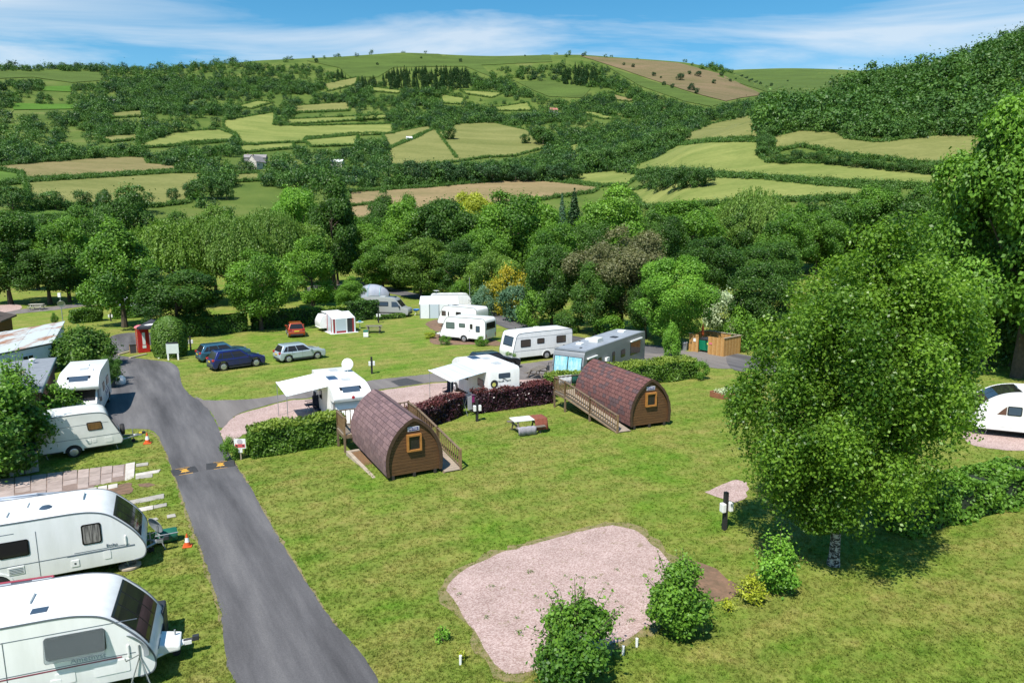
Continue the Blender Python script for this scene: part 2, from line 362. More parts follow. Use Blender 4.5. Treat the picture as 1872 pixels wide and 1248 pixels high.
def trunk_mesh(name, h, r, seed, limbs=6, spread=2.5, top=None):
    g = random.Random(seed); b = MB(); top = top or h * .75
    pts = [(0, 0, -.3)]; x = y = 0
    for i in range(1, 6):
        x += g.uniform(-.05, .05) * h * .1; y += g.uniform(-.05, .05) * h * .1; pts.append((x, y, top * i / 5))
    b.tube(pts, [r * 1.35] + [r * (1 - .16 * i) for i in range(1, 6)], 8)
    for k in range(limbs):
        a = 2 * math.pi * k / limbs + g.uniform(-.4, .4); z0 = top * g.uniform(.4, .85); z1 = z0 + spread * g.uniform(.5, 1.0)
        p0 = Vector((x * z0 / top, y * z0 / top, z0)); p2 = p0 + Vector((math.cos(a) * spread, math.sin(a) * spread, z1 - z0)); p1 = p0.lerp(p2, .5) + Vector((0, 0, -.12 * spread))
        b.tube([p0, p1, p2], [r * .45, r * .3, r * .1], 5)
    return b.mesh(name, smooth=True)
def hedge_part(parent, Lh, W, H, leaf, n, m, seed, top_m=None, tipn=0, wob=0.10, core=(0.012, 0.022, 0.008), taper=0.0):
    """clipped hedge along local x (0..Lh): dense twig core plus leaves over every face"""
    g = np.random.default_rng(seed); cm = mat('hedge_core_%.3f' % core[0], core, 0.95)
    k = max(4, int(Lh / .7)); b = MB(); rings = []
    for i in range(k + 1):
        x = Lh * i / k; x = min(max(x, .12), Lh - .12); w = W / 2 - .13; hh = H - .14 + g.uniform(-.04, .04)
        rings.append([(x, -w, .0), (x, -w * (1 - taper), hh), (x, w * (1 - taper), hh), (x, w, .0)])
    v = [p for rg in rings for p in rg]; f = [(4 * i + j, 4 * i + (j + 1) % 4, 4 * i + 4 + (j + 1) % 4, 4 * i + 4 + j) for i in range(k) for j in range(4)] + [(0, 1, 2, 3), (4 * k + 3, 4 * k + 2, 4 * k + 1, 4 * k)]
    b.add(v, f); b.build('branches', cm, parent)
    A = np.array([Lh * H, Lh * H, Lh * W, W * H, W * H]); side = g.choice(5, n, p=A / A.sum())
    u = g.uniform(0, 1, n); w = g.uniform(0, 1, n); C = np.zeros((n, 3)); Nn = np.zeros((n, 3))
    for sd_, (fn, nn) in enumerate([(lambda u, w: (u * Lh, -W / 2 * (1 - taper * w), w * H), (0, -1, .3)), (lambda u, w: (u * Lh, W / 2 * (1 - taper * w), w * H), (0, 1, .3)), (lambda u, w: (u * Lh, (w - .5) * W * (1 - taper), H + 0 * u), (0, 0, 1)), (lambda u, w: (0 * u, (u - .5) * W, w * H), (-1, 0, .3)), (lambda u, w: (Lh + 0 * u, (u - .5) * W, w * H), (1, 0, .3))]):
        q = side == sd_; C[q] = np.stack(fn(u[q], w[q]), 1); Nn[q] = nn
    lump = np.sin(C[:, 0] * 2.3 + seed) * np.sin(C[:, 2] * 3.1 + C[:, 1] * 2 + seed * 2)
    C += Nn * (lump * wob + g.uniform(-.14, .05, n))[:, None]
    tint = .42 + .18 * lump + g.uniform(-.28, .28, n)
    Nr = Nn + sph(g, n) * .9
    tp = (C[:, 2] > H - .10) if top_m else np.zeros(n, bool)
    tp &= g.uniform(0, 1, n) < .85
    me = leaf_mesh('foliage', C[~tp], Nr[~tp], leaf * g.uniform(.6, 1.3, (~tp).sum()), tint[~tp], .62, seed); link('foliage', me, m, parent)
    if top_m:
        C2 = C[tp]; C2[:, 2] += g.uniform(-.02, .10, len(C2))
        me = leaf_mesh('new_growth', C2, Nr[tp], leaf * g.uniform(.6, 1.3, tp.sum()), tint[tp], .55, seed + 1); link('new_growth', me, top_m, parent)
# ------------------------------------------------------------------ ground sheet
def noise(t, vec, scale, detail=4, rough=.6, dist=0):
    n = N(t, 'ShaderNodeTexNoise'); n.inputs['Scale'].default_value = scale; n.inputs['Detail'].default_value = detail; n.inputs['Roughness'].default_value = rough; n.inputs['Distortion'].default_value = dist
    t.links.new(vec, n.inputs['Vector']); return n.outputs[0]
def ramp(t, fac, *stops):
    r = N(t, 'ShaderNodeValToRGB'); e = r.color_ramp.elements
    while len(e) < len(stops): e.new(0.5)
    for el, (p, c) in zip(e, stops): el.position = p; el.color = (*c, 1) if len(c) == 3 else c
    t.links.new(fac, r.inputs[0]); return r.outputs[0]
def mixc(t, fac, a, b, mode='MIX'):
    m = N(t, 'ShaderNodeMixRGB'); m.blend_type = mode
    for i, s in ((0, fac), (1, a), (2, b)):
        if hasattr(s, 'is_linked') or hasattr(s, 'node'): t.links.new(s, m.inputs[i])
        else: m.inputs[i].default_value = s if not isinstance(s, tuple) else (*s, 1)
    return m.outputs[0]
def grass_material(name='meadow_grass', gain=1.0, trans=0.0):
    m = bpy.data.materials.new(name); m.use_nodes = True; t = m.node_tree; b = t.nodes['Principled BSDF']
    b.inputs['Roughness'].default_value = .9; b.inputs['Specular IOR Level'].default_value = .15
    g = N(t, 'ShaderNodeNewGeometry'); P = g.outputs['Position']
    mp = N(t, 'ShaderNodeMapping'); mp.inputs['Rotation'].default_value = (0, 0, R(-28)); t.links.new(P, mp.inputs[0])
    mp2 = N(t, 'ShaderNodeMapping', vector_type='TEXTURE'); mp2.inputs['Rotation'].default_value = (0, 0, R(28)); mp2.inputs['Scale'].default_value = (1.5, .75, 1); t.links.new(P, mp2.inputs[0])
    big = ramp(t, noise(t, P, .17, 6, .66, .5), (.40, (0, 0, 0)), (.56, (1, 1, 1)))
    mid = noise(t, P, 1.1, 6, .7, .3); streak = noise(t, mp2.outputs[0], .9, 5, .6)
    fine = noise(t, P, 5.5, 5, .8); blade = noise(t, P, 24, 4, .85)
    green = ramp(t, mid, (.3, (.072, .158, .013)), (.52, (.124, .216, .023)), (.75, (.182, .248, .037)))
    dry = ramp(t, mid, (.3, (.165, .195, .040)), (.55, (.245, .230, .068)), (.8, (.330, .270, .115)))
    dn = noise(t, P, .24, 8, .64, .6); d2 = noise(t, mp2.outputs[0], .75, 6, .65, .3)
    ad0 = N(t, 'ShaderNodeMath', operation='MULTIPLY_ADD'); ad0.inputs[1].default_value = .55; t.links.new(d2, ad0.inputs[0]); t.links.new(dn, ad0.inputs[2])
    c = mixc(t, ramp(t, ad0.outputs[0], (.58, (0, 0, 0)), (.90, (.88, .88, .88))), green, dry)
    c = mixc(t, ramp(t, noise(t, P, .55, 5, .6, .8), (.60, (0, 0, 0)), (.76, (.55, .55, .55))), c, mixc(t, .5, c, (.055, .135, .012)))
    c = mixc(t, ramp(t, noise(t, P, .8, 6, .7, .4), (.68, (0, 0, 0)), (.74, (.75, .75, .75))), c, (.34, .27, .125))
    c = mixc(t, .85, c, mixc(t, 1.0, c, ramp(t, fine, (.34, (.68, .72, .62)), (.66, (1.3, 1.26, 1.24))), 'MULTIPLY'))
    c = mixc(t, .8, c, mixc(t, 1.0, c, ramp(t, blade, (.34, (.55, .6, .5)), (.66, (1.45, 1.4, 1.35))), 'MULTIPLY'))
    wv = N(t, 'ShaderNodeTexWave'); wv.inputs['Scale'].default_value = .19; wv.inputs['Distortion'].default_value = 1.2; wv.inputs['Detail'].default_value = 1; mw = N(t, 'ShaderNodeMapping'); mw.inputs['Rotation'].default_value = (0, 0, R(62)); t.links.new(P, mw.inputs[0]); t.links.new(mw.outputs[0], wv.inputs['Vector'])
    c = mixc(t, .5, c, mixc(t, 1.0, c, ramp(t, wv.outputs[0], (.35, (.88, .92, .86)), (.65, (1.1, 1.07, 1.08))), 'MULTIPLY'))
    # rough pasture beyond the site
    ln = N(t, 'ShaderNodeVectorMath', operation='LENGTH'); t.links.new(P, ln.inputs[0])
    far = N(t, 'ShaderNodeMapRange'); far.inputs[1].default_value = 170; far.inputs[2].default_value = 260; t.links.new(ln.outputs['Value'], far.inputs[0])
    past = ramp(t, noise(t, P, .02, 7, .65), (.32, (.050, .090, .015)), (.55, (.095, .135, .026)), (.75, (.15, .16, .05)))
    c = mixc(t, far.outputs[0], c, past)
    c = mixc(t, 1.0, c, (gain, gain, gain), 'MULTIPLY')
    t.links.new(c, b.inputs['Base Color'])
    if trans:
        tr = N(t, 'ShaderNodeBsdfTranslucent'); t.links.new(c, tr.inputs[0]); ms = N(t, 'ShaderNodeMixShader'); ms.inputs[0].default_value = trans; o_ = t.nodes['Material Output']
        t.links.new(b.outputs[0], ms.inputs[1]); t.links.new(tr.outputs[0], ms.inputs[2]); t.links.new(ms.outputs[0], o_.inputs['Surface'])
    bp = N(t, 'ShaderNodeBump'); bp.inputs['Strength'].default_value = .55; bp.inputs['Distance'].default_value = .05
    ad = N(t, 'ShaderNodeMath', operation='ADD'); t.links.new(fine, ad.inputs[0]); t.links.new(blade, ad.inputs[1]); t.links.new(ad.outputs[0], bp.inputs['Height'])
    t.links.new(bp.outputs[0], b.inputs['Normal']); MATS[name] = m; return m
grass_m = grass_material(gain=1.02); blade_m = grass_material('grass_blade', 1.25, .4)  # blade copy: extra brightness put into the colour to offset tuft self-shadow
def polar_ground():
    az = np.concatenate([np.linspace(-R(180), -R(62), 30)[:-1], np.linspace(-R(62), R(62), 497), np.linspace(R(62), R(180), 30)[1:-1]])
    rr = np.concatenate([np.linspace(3, 60, 40), np.linspace(62, 200, 70), np.linspace(205, 1400, 210), np.linspace(1420, 3200, 60)])
    A, Q = np.meshgrid(az, rr); X = Q * np.sin(A); Y = Q * np.cos(A); Z = gz(X, Y)
    n = len(az); V = np.concatenate([[[0, 0, 0]], np.stack([X, Y, Z], 2).reshape(-1, 3)])
    F = [(0, 1 + (j + 1) % n, 1 + j) for j in range(n)]
    me = bpy.data.meshes.new('ground')
    i, j = np.meshgrid(np.arange(len(rr) - 1), np.arange(n), indexing='ij')
    q = np.stack([1 + i * n + j, 1 + i * n + (j + 1) % n, 1 + (i + 1) * n + (j + 1) % n, 1 + (i + 1) * n + j], 2).reshape(-1, 4)[:, ::-1]
    me.from_pydata(V.tolist(), [], F + q.tolist()); me.update()
    for p in me.polygons: p.use_smooth = True
    return tag(link('ground', me, grass_m), kind='structure')
polar_ground()
# ------------------------------------------------------------------ roads and pads
def asphalt(name, c1, c2, c3):
    m = bpy.data.materials.new(name); m.use_nodes = True; t = m.node_tree; b = t.nodes['Principled BSDF']; b.inputs['Roughness'].default_value = .85; b.inputs['Specular IOR Level'].default_value = .25
    g = N(t, 'ShaderNodeNewGeometry'); P = g.outputs['Position']
    mp = N(t, 'ShaderNodeMapping'); mp.vector_type = 'TEXTURE'; mp.inputs['Rotation'].default_value = (0, 0, R(121)); mp.inputs['Scale'].default_value = (9, 1.0, 1); t.links.new(P, mp.inputs[0])
    c = ramp(t, noise(t, mp.outputs[0], .8, 6, .62), (.34, c1), (.52, c2), (.72, c3))
    c = mixc(t, .7, c, mixc(t, 1.0, c, ramp(t, noise(t, P, 26, 4, .8), (.3, (.7, .7, .7)), (.72, (1.35, 1.33, 1.3))), 'MULTIPLY'))
    c = mixc(t, ramp(t, noise(t, P, 3.1, 5, .8), (.66, (0, 0, 0)), (.76, (.6, .6, .6))), c, (.20, .18, .15))
    t.links.new(c, b.inputs['Base Color']); bp = N(t, 'ShaderNodeBump'); bp.inputs['Strength'].default_value = .4; bp.inputs['Distance'].default_value = .012
    t.links.new(noise(t, P, 60, 3, .8), bp.inputs['Height']); t.links.new(bp.outputs[0], b.inputs['Normal']); MATS[name] = m; return m
road_m = asphalt('asphalt_dark', (.062, .060, .063), (.110, .106, .110), (.172, .165, .165))
road2_m = asphalt('asphalt_worn', (.135, .122, .116), (.175, .158, .150), (.215, .195, .183))
def gravel(name, a, b_, c_):
    m = bpy.data.materials.new(name); m.use_nodes = True; t = m.node_tree; b = t.nodes['Principled BSDF']; b.inputs['Roughness'].default_value = .9
    g = N(t, 'ShaderNodeNewGeometry'); P = g.outputs['Position']
    vo = N(t, 'ShaderNodeTexVoronoi'); vo.inputs['Scale'].default_value = 30; t.links.new(P, vo.inputs['Vector'])
    sp = N(t, 'ShaderNodeSeparateColor'); t.links.new(vo.outputs['Color'], sp.inputs[0])
    c = ramp(t, sp.outputs[0], (.05, a), (.5, b_), (.95, c_))
    c = mixc(t, .8, c, mixc(t, 1.0, c, ramp(t, noise(t, P, .9, 6, .65), (.3, (.80, .78, .76)), (.7, (1.12, 1.12, 1.12))), 'MULTIPLY'))
    c = mixc(t, ramp(t, noise(t, P, 2.3, 6, .75), (.585, (0, 0, 0)), (.66, (.8, .8, .8))), c, (.22, .165, .095))
    t.links.new(c, b.inputs['Base Color']); bp = N(t, 'ShaderNodeBump'); bp.inputs['Strength'].default_value = .7; bp.inputs['Distance'].default_value = .02
    t.links.new(vo.outputs['Distance'], bp.inputs['Height']); t.links.new(bp.outputs[0], b.inputs['Normal']); MATS[name] = m; return m
grav_m = gravel('pink_gravel', (.31, .205, .18), (.425, .305, .275), (.54, .415, .38))
soil_m = mat('bare_soil', (.235, .135, .085), .95, col2=(.13, .085, .05), scale=3, bump=.8, bscale=14)
dirt_m = mat('dry_edge', (.27, .20, .10), .95, col2=(.15, .15, .05), scale=5, bump=.5, bscale=22)
LANE = [(446, 1262), (400, 1100), (365, 1000), (335, 915), (312, 850), (298, 815), (288, 795), (272, 785), (236, 784), (205, 787), (150, 775), (100, 760), (85, 720), (120, 680), (160, 655), (190, 640), (203, 632), (200, 618), (215, 611), (245, 608), (290, 610), (292, 628), (262, 632), (236, 640), (215, 648), (239, 653), (277, 658), (310, 662), (326, 674), (329, 690), (335, 707), (352, 725), (372, 733), (385, 755), (400, 782), (406, 802), (421, 833), (438, 860), (490, 950), (545, 1040), (600, 1125), (690, 1262)]
ground_poly('lane', LANE, road_m, .012, 1.5, jit=.03)
ground_poly('lane_extension', [(446, 1262), (690, 1262), (1000, 1700), (520, 1700)], road_m, .012, 1.5, smooth=False)
ground_poly('branch_road', [(356, 724), (374, 731), (430, 731), (482, 727), (540, 717), (600, 708), (690, 694), (781, 684), (850, 675), (947, 666), (1008, 658), (1090, 646), (1215, 632), (1255, 642), (1330, 645), (1345, 672), (1285, 670), (1262, 655), (1200, 672), (1100, 690), (1010, 690), (960, 694), (804, 698), (775, 701), (678, 714), (560, 728), (530, 730), (480, 743), (432, 758), (404, 782), (386, 754)], road2_m, .018, 1.5, jit=.055)
ground_poly('back_road', [(560, 527), (590, 519), (673, 516), (700, 523), (777, 540), (830, 552), (883, 564), (924, 579), (960, 592), (1010, 606), (1070, 618), (1130, 628), (1215, 633), (1215, 646), (1110, 642), (1060, 634), (1000, 620), (960, 610), (928, 601), (900, 590), (850, 573), (771, 549), (700, 534), (670, 526), (600, 530), (560, 535)], road_m, .022, 1.5, jit=.03)
ground_poly('side_road', [(1335, 646), (1420, 660), (1560, 678), (1700, 702), (1900, 726), (1900, 752), (1780, 738), (1680, 724), (1540, 702), (1400, 684), (1338, 674)], road_m, .022, 1.5, jit=.03)
ground_poly('path', [(-20, 574), (29, 566), (100, 560), (161, 553), (230, 549), (230, 554), (161, 559), (100, 567), (29, 574), (-20, 584)], road2_m, .02, 2)
ground_poly('path_end', [(-30, 560), (30, 556), (36, 566), (-30, 575)], grav_m, .028, 2)
ground_poly('gravel_pad', [(818, 1081), (817, 1070), (858, 1036), (926, 1008), (1004, 987), (1070, 969), (1117, 961), (1158, 969), (1191, 995), (1234, 1036), (1246, 1075), (1230, 1110), (1191, 1141), (1139, 1170), (1060, 1200), (989, 1221), (930, 1234), (903, 1212), (860, 1141), (836, 1111)], grav_m, .02, .8, jit=.055)
ground_poly('pad_edge', [(806, 1084), (806, 1066), (850, 1030), (920, 1002), (1000, 981), (1068, 962), (1118, 954), (1166, 962), (1202, 990), (1248, 1030), (1262, 1078), (1240, 1116), (1200, 1150), (1145, 1180), (1062, 1210), (990, 1232), (922, 1246), (892, 1216), (850, 1146), (826, 1114)], dirt_m, .012, .8, jit=.16)
ground_poly('soil_patch', [(1244, 1022), (1285, 1030), (1330, 1054), (1346, 1078), (1338, 1096), (1306, 1104), (1275, 1088), (1252, 1054)], soil_m, .016, .6, jit=.10)
ground_poly('pitch_gravel', [(408, 802), (405, 784), (432, 760), (480, 745), (530, 732), (562, 730), (678, 716), (775, 703), (804, 700), (900, 697), (1010, 692), (1012, 704), (960, 712), (870, 726), (760, 752), (640, 770), (470, 790), (440, 796), (424, 812)], grav_m, .014, 1.0, jit=.07)
ground_poly('gravel_patch', [(1290, 900), (1318, 887), (1345, 876), (1366, 882), (1362, 912), (1346, 918), (1312, 908)], grav_m, .014, .8, jit=.06)
ground_poly('caravan_pitch', [(1772, 784), (1900, 782), (1900, 822), (1780, 814)], grav_m, .014, .8, jit=.05)
ground_poly('flower_bed', [(786, 620), (808, 606), (850, 612), (906, 622), (912, 632), (860, 630), (800, 630)], soil_m, .014, .8, jit=.06)
ground_poly('soil_bed', [(778, 592), (800, 584), (812, 596), (800, 606)], soil_m, .014, .8, jit=.06)
ground_poly('pothole_patch', [(714, 697), (743, 691), (775, 700), (730, 706)], mat('patch_tar', (.06, .06, .062), .9, var=.3, bump=.3), .026, .6, smooth=False)
# worn edges where lane meets lawn
for i, (a, b_) in enumerate([([(452, 1262), (404, 1100), (368, 1000), (338, 915), (316, 850), (300, 812), (278, 790), (240, 788)], -5), ([(418, 836), (434, 862), (486, 952), (541, 1042), (596, 1127), (684, 1262)], 5)]):
    w = [(x + b_ * (1.0 + (y - 780) / 300), y) for x, y in a]
    ground_poly('verge', a + w[::-1], dirt_m, .008, .8, jit=.07, seed=i)
# white-ish concrete slabs and strips, one object each, all on the slab pad
slab_ms = [mat('slab_%d' % i, c, .9, var=.28, scale=2.2, bump=.3, bscale=18) for i, c in enumerate([(.42, .335, .295), (.40, .32, .28), (.45, .36, .32), (.38, .30, .265)])]
slabw_m = mat('slab_white', (.60, .55, .49), .9, var=.25, scale=3, bump=.2); slabg_m = mat('slab_grey', (.42, .39, .34), .9, var=.3, scale=3, bump=.2)
pad = ground_poly('slab_pad', [(-40, 880), (71, 871), (134, 864), (229, 848), (228, 878), (176, 886), (160, 898), (98, 900), (40, 912), (-40, 935)], mat('pad_bed', (.27, .195, .16), .95, var=.3), .012, 1.0, smooth=False)
def quad_slab(name, q, m, h, parent):
    P = [G(*p) for p in q]; b = MB(); z = P[0].z
    b.add([(p.x, p.y, z + .01) for p in P] + [(p.x, p.y, z + h) for p in P], [(0, 1, 2, 3)[::-1], (4, 5, 6, 7), (0, 1, 5, 4), (1, 2, 6, 5), (2, 3, 7, 6), (3, 0, 4, 7)])
    return b.build(name, m, parent, bevel=.008, seg=1)
def lerp2(a, b, t): return (a[0] + (b[0] - a[0]) * t, a[1] + (b[1] - a[1]) * t)
A0, A1, B0, B1 = (-40, 881), (228, 849), (-40, 934), (226, 877)
cs = [0, .12, .25, .36, .47, .58, .68, .76, .84, .92, 1]; rs = [0, .45, .74, 1]
for i in range(10):
    for j in range(3):
        def pt(u, v): return lerp2(lerp2(A0, A1, u), lerp2(B0, B1, u), v)
        u0, u1, v0, v1 = cs[i] + .003, cs[i + 1] - .003, rs[j] + .012, rs[j + 1] - .012
        if j == 2 and i in (5, 9): continue
        quad_slab('paving_slab', [pt(u0, v0), pt(u1, v0), pt(u1, v1), pt(u0, v1)], slab_ms[(i * 7 + j * 3) % 4], .035 + .008 * ((i + j) % 3), pad)
quad_slab('paving_slab', [(230, 849), (247, 846), (245, 873), (228, 879)], slabw_m, .06, pad)
for k in range(3): quad_slab('kerb_brick', [(160 + 19 * k, 895 - 3.2 * k), (177 + 19 * k, 892 - 3.2 * k), (177 + 19 * k, 897.5 - 3.2 * k), (160 + 19 * k, 901 - 3.2 * k)], slabw_m, .07, pad)
for k, q in enumerate([[(249, 849), (271, 846), (271, 851), (249, 854)], [(248, 867), (294, 859), (290, 864), (248, 871)], [(248, 871.5), (279, 866), (279, 872), (248, 876)], [(223, 919), (300, 904), (300, 910.5), (229, 924)], [(236, 933), (280, 925), (280, 931), (241, 938)], [(281, 925), (305, 920.5), (305, 925), (281, 930)], [(305, 943), (320, 940), (322, 945), (306, 948)], [(272, 951), (286, 947), (290, 950), (276, 954)]]):
    o = quad_slab('concrete_strip', q, slabg_m if k not in (1, 4) else slabw_m, .05, None)
    tag(o, ['short pale concrete strip beside the white slab of the slab pad', 'long thin whitish concrete strip pointing from the slab pad to the lane', 'short beige strip lying under the long thin whitish strip', 'longest pale concrete strip, in the grass in front of the middle left caravan', 'lower pale concrete strip nearest the middle left caravan', 'small end piece of the lower pale concrete strip towards the lane', 'small square slab alone in dry grass by the lane', 'rough flat stone in the dry grass beside the small square slab'][k], 'concrete strip', 'concrete strips in the grass left of the lane')
ground_poly('soil_patch', [(196, 893), (235, 882), (243, 893), (236, 903), (205, 905), (180, 903)], soil_m, .018, .6, jit=.05)
ground_poly('soil_patch', [(252, 885), (272, 882), (285, 886), (268, 891)], soil_m, .010, .6, jit=.05)
# ------------------------------------------------------------------ far fields
def field_mat(name, c, d=None):
    m = bpy.data.materials.new(name); m.use_nodes = True; t = m.node_tree; b = t.nodes['Principled BSDF']; b.inputs['Roughness'].default_value = .95; b.inputs['Specular IOR Level'].default_value = .1
    g = N(t, 'ShaderNodeNewGeometry'); P = g.outputs['Position']; d = d or tuple(x * .72 for x in c)
    mp = N(t, 'ShaderNodeMapping'); mp.inputs['Rotation'].default_value = (0, 0, R(20)); mp.inputs['Scale'].default_value = (.3, 1, .3); t.links.new(P, mp.inputs[0])
    col = ramp(t, noise(t, mp.outputs[0], .045, 8, .68, .5), (.34, d), (.62, c)); col = mixc(t, .55, col, mixc(t, 1., col, ramp(t, noise(t, P, .35, 5, .7), (.3, (.75, .78, .7)), (.7, (1.2, 1.18, 1.15))), 'MULTIPLY'))
    t.links.new(col, b.inputs['Base Color']); MATS[name] = m; return m
FM = {'tan': field_mat('field_tan', (0.236, 0.190, 0.092), (.150, .140, .055)), 'pale': field_mat('field_pale', (0.218, 0.236, 0.071), (.125, .165, .040)), 'olive': field_mat('field_olive', (0.201, 0.201, 0.071), (.135, .150, .045)), 'green': field_mat('field_green', (0.109, 0.190, 0.037), (.065, .120, .022)),
      'red': field_mat('field_red', (0.270, 0.196, 0.109), (.19, .155, .075)), 'moor': field_mat('moor_green', (.085, .130, .030), (.060, .090, .022)), 'heath': field_mat('moor_heath', (.185, .135, .080), (.120, .110, .050)), 'lush': field_mat('field_lush', (.080, .165, .025), (.060, .130, .018))}
FIELDS = [('tan', [(-60, 310), (0, 305), (187, 290), (267, 288), (270, 300), (323, 305), (323, 314), (45, 332), (40, 318), (0, 314), (-60, 316)]), ('olive', [(45, 336), (315, 319), (375, 318), (370, 330), (350, 340), (345, 372), (280, 380), (130, 380), (50, 374), (50, 345)]), ('green', [(-60, 318), (0, 314), (36, 320), (38, 333), (0, 338), (-60, 342)]),
 ('green', [(30, 391), (132, 381), (132, 402), (40, 405)]), ('olive', [(44, 409), (120, 403), (110, 430), (60, 448), (46, 440)]), ('pale', [(255, 266), (320, 243), (400, 238), (432, 250), (420, 258), (350, 262), (300, 270), (255, 271)]), ('olive', [(180, 252), (255, 246), (255, 256), (200, 262)]),
 ('pale', [(408, 222), (505, 206), (500, 230), (545, 232), (720, 228), (720, 246), (560, 253), (555, 262), (490, 265), (465, 268), (440, 262), (430, 245), (410, 235)]), ('pale', [(437, 268), (537, 262), (537, 273), (440, 281)]), ('olive', [(537, 195), (640, 187), (640, 203), (537, 207)]), ('pale', [(523, 220), (710, 211), (712, 218), (523, 229)]),
 ('pale', [(555, 258), (655, 249), (650, 267), (570, 270)]), ('olive', [(700, 248), (785, 231), (790, 237), (712, 272)]), ('olive', [(705, 278), (795, 237), (805, 243), (835, 228), (900, 225), (965, 240), (985, 262), (1010, 268), (940, 287), (890, 289), (820, 299), (735, 308), (712, 302)]),
 ('red', [(636, 354), (780, 345), (960, 329), (1095, 344), (1085, 354), (1020, 362), (960, 372), (800, 384), (690, 400), (640, 410)]), ('pale', [(985, 326), (1120, 314), (1172, 321), (1145, 342), (1099, 342)]), ('pale', [(1150, 352), (1180, 346), (1300, 326), (1400, 331), (1490, 341), (1640, 352), (1600, 366), (1440, 370), (1330, 376), (1180, 382)]),
 ('pale', [(1135, 314), (1200, 290), (1238, 268), (1300, 262), (1388, 262), (1388, 288), (1405, 300), (1560, 303), (1725, 322), (1900, 335), (1900, 360), (1740, 350), (1500, 335), (1310, 321), (1230, 318)]), ('olive', [(1240, 264), (1245, 250), (1300, 228), (1380, 209), (1388, 228), (1390, 256), (1300, 258)]),
 ('olive', [(1412, 252), (1463, 241), (1534, 244), (1545, 256), (1605, 263), (1718, 249), (1900, 252), (1900, 300), (1760, 298), (1705, 305), (1640, 297), (1540, 287), (1465, 269), (1414, 280)]),
 ('lush', [(67, 160), (130, 158), (130, 169), (80, 167)]), ('lush', [(20, 190), (140, 192), (140, 200), (25, 202)]), ('moor', [(-60, 130), (180, 132), (190, 148), (130, 152), (60, 142), (-60, 147)]), ('moor', [(560, 112), (600, 107), (750, 99), (860, 100), (1005, 101), (1010, 114), (880, 120), (905, 145), (850, 122), (720, 124), (690, 142), (640, 142), (620, 125)]),
 ('moor', [(943, 150), (1000, 148), (1080, 163), (1065, 180), (1005, 178), (975, 166)]), ('pale', [(803, 173), (850, 181), (843, 192), (810, 190)]), ('pale', [(840, 166), (920, 171), (900, 180), (853, 173)]), ('pale', [(903, 198), (965, 189), (973, 203), (910, 204)]), ('tan', [(1120, 173), (1163, 184), (1150, 187), (1123, 183)]), ('pale', [(1043, 203), (1090, 207), (1133, 219), (1103, 219)]), ('pale', [(1109, 203), (1180, 213), (1130, 214)]), ('tan', [(1200, 196), (1223, 198), (1215, 205)]),
 ('heath', [(1060, 103), (1150, 109), (1240, 116), (1316, 136), (1395, 174), (1354, 180), (1327, 186), (1272, 172), (1190, 146), (1120, 122)]), ('moor', [(1112, 124), (1190, 149), (1272, 175), (1325, 189), (1300, 196), (1250, 186), (1170, 158)]), ('moor', [(1310, 140), (1380, 128), (1470, 128), (1530, 133), (1530, 160), (1460, 172), (1400, 168)]),
 ('olive', [(590, 155), (655, 142), (650, 156), (600, 168)]), ('pale', [(430, 196), (470, 186), (500, 188), (460, 200)]), ('olive', [(200, 208), (262, 202), (262, 214), (205, 217)]), ('pale', [(680, 160), (745, 168), (725, 172), (680, 168)]), ('pale', [(1040, 268), (1062, 262), (1064, 276), (1045, 282)]), ('olive', [(420, 322), (475, 318), (475, 332), (430, 334)])]
FPOLY = []
for fi, (k, poly) in enumerate(FIELDS):
    FPOLY.append(poly); n = len(poly); B = []
    for i in range(n):
        a, b_ = poly[i], poly[(i + 1) % n]; m_ = max(1, int(math.hypot(a[0] - b_[0], a[1] - b_[1]) / 7))
        B += [Vector(lerp2(a, b_, j / m_)) for j in range(m_)]
    ys = [q.y for q in B]; xs = [q.x for q in B]
    gx, gy = np.meshgrid(np.arange(min(xs), max(xs), 9) + 4, np.arange(min(ys), max(ys), 3.5) + 1.5); kk = inside([tuple(q) for q in B], gx.ravel(), gy.ravel())
    V = B + [Vector(q) for q in zip(gx.ravel()[kk].tolist(), gy.ravel()[kk].tolist())]; nb = len(B)
    v, e, f, *_ = delaunay_2d_cdt(V, [(i, (i + 1) % nb) for i in range(nb)], [list(range(nb))], 1, 1e-4)
    W = hill([q.x for q in v], [q.y for q in v]); W[:, 2] += .7
    me = bpy.data.meshes.new('field'); me.from_pydata(W.tolist(), [], f); me.update()
    if len(me.polygons) and sum(p.normal.z for p in me.polygons) < 0: me.flip_normals()
    tag(link('moor' if k in ('moor', 'heath') else 'field', me, FM[k]), kind='structure')
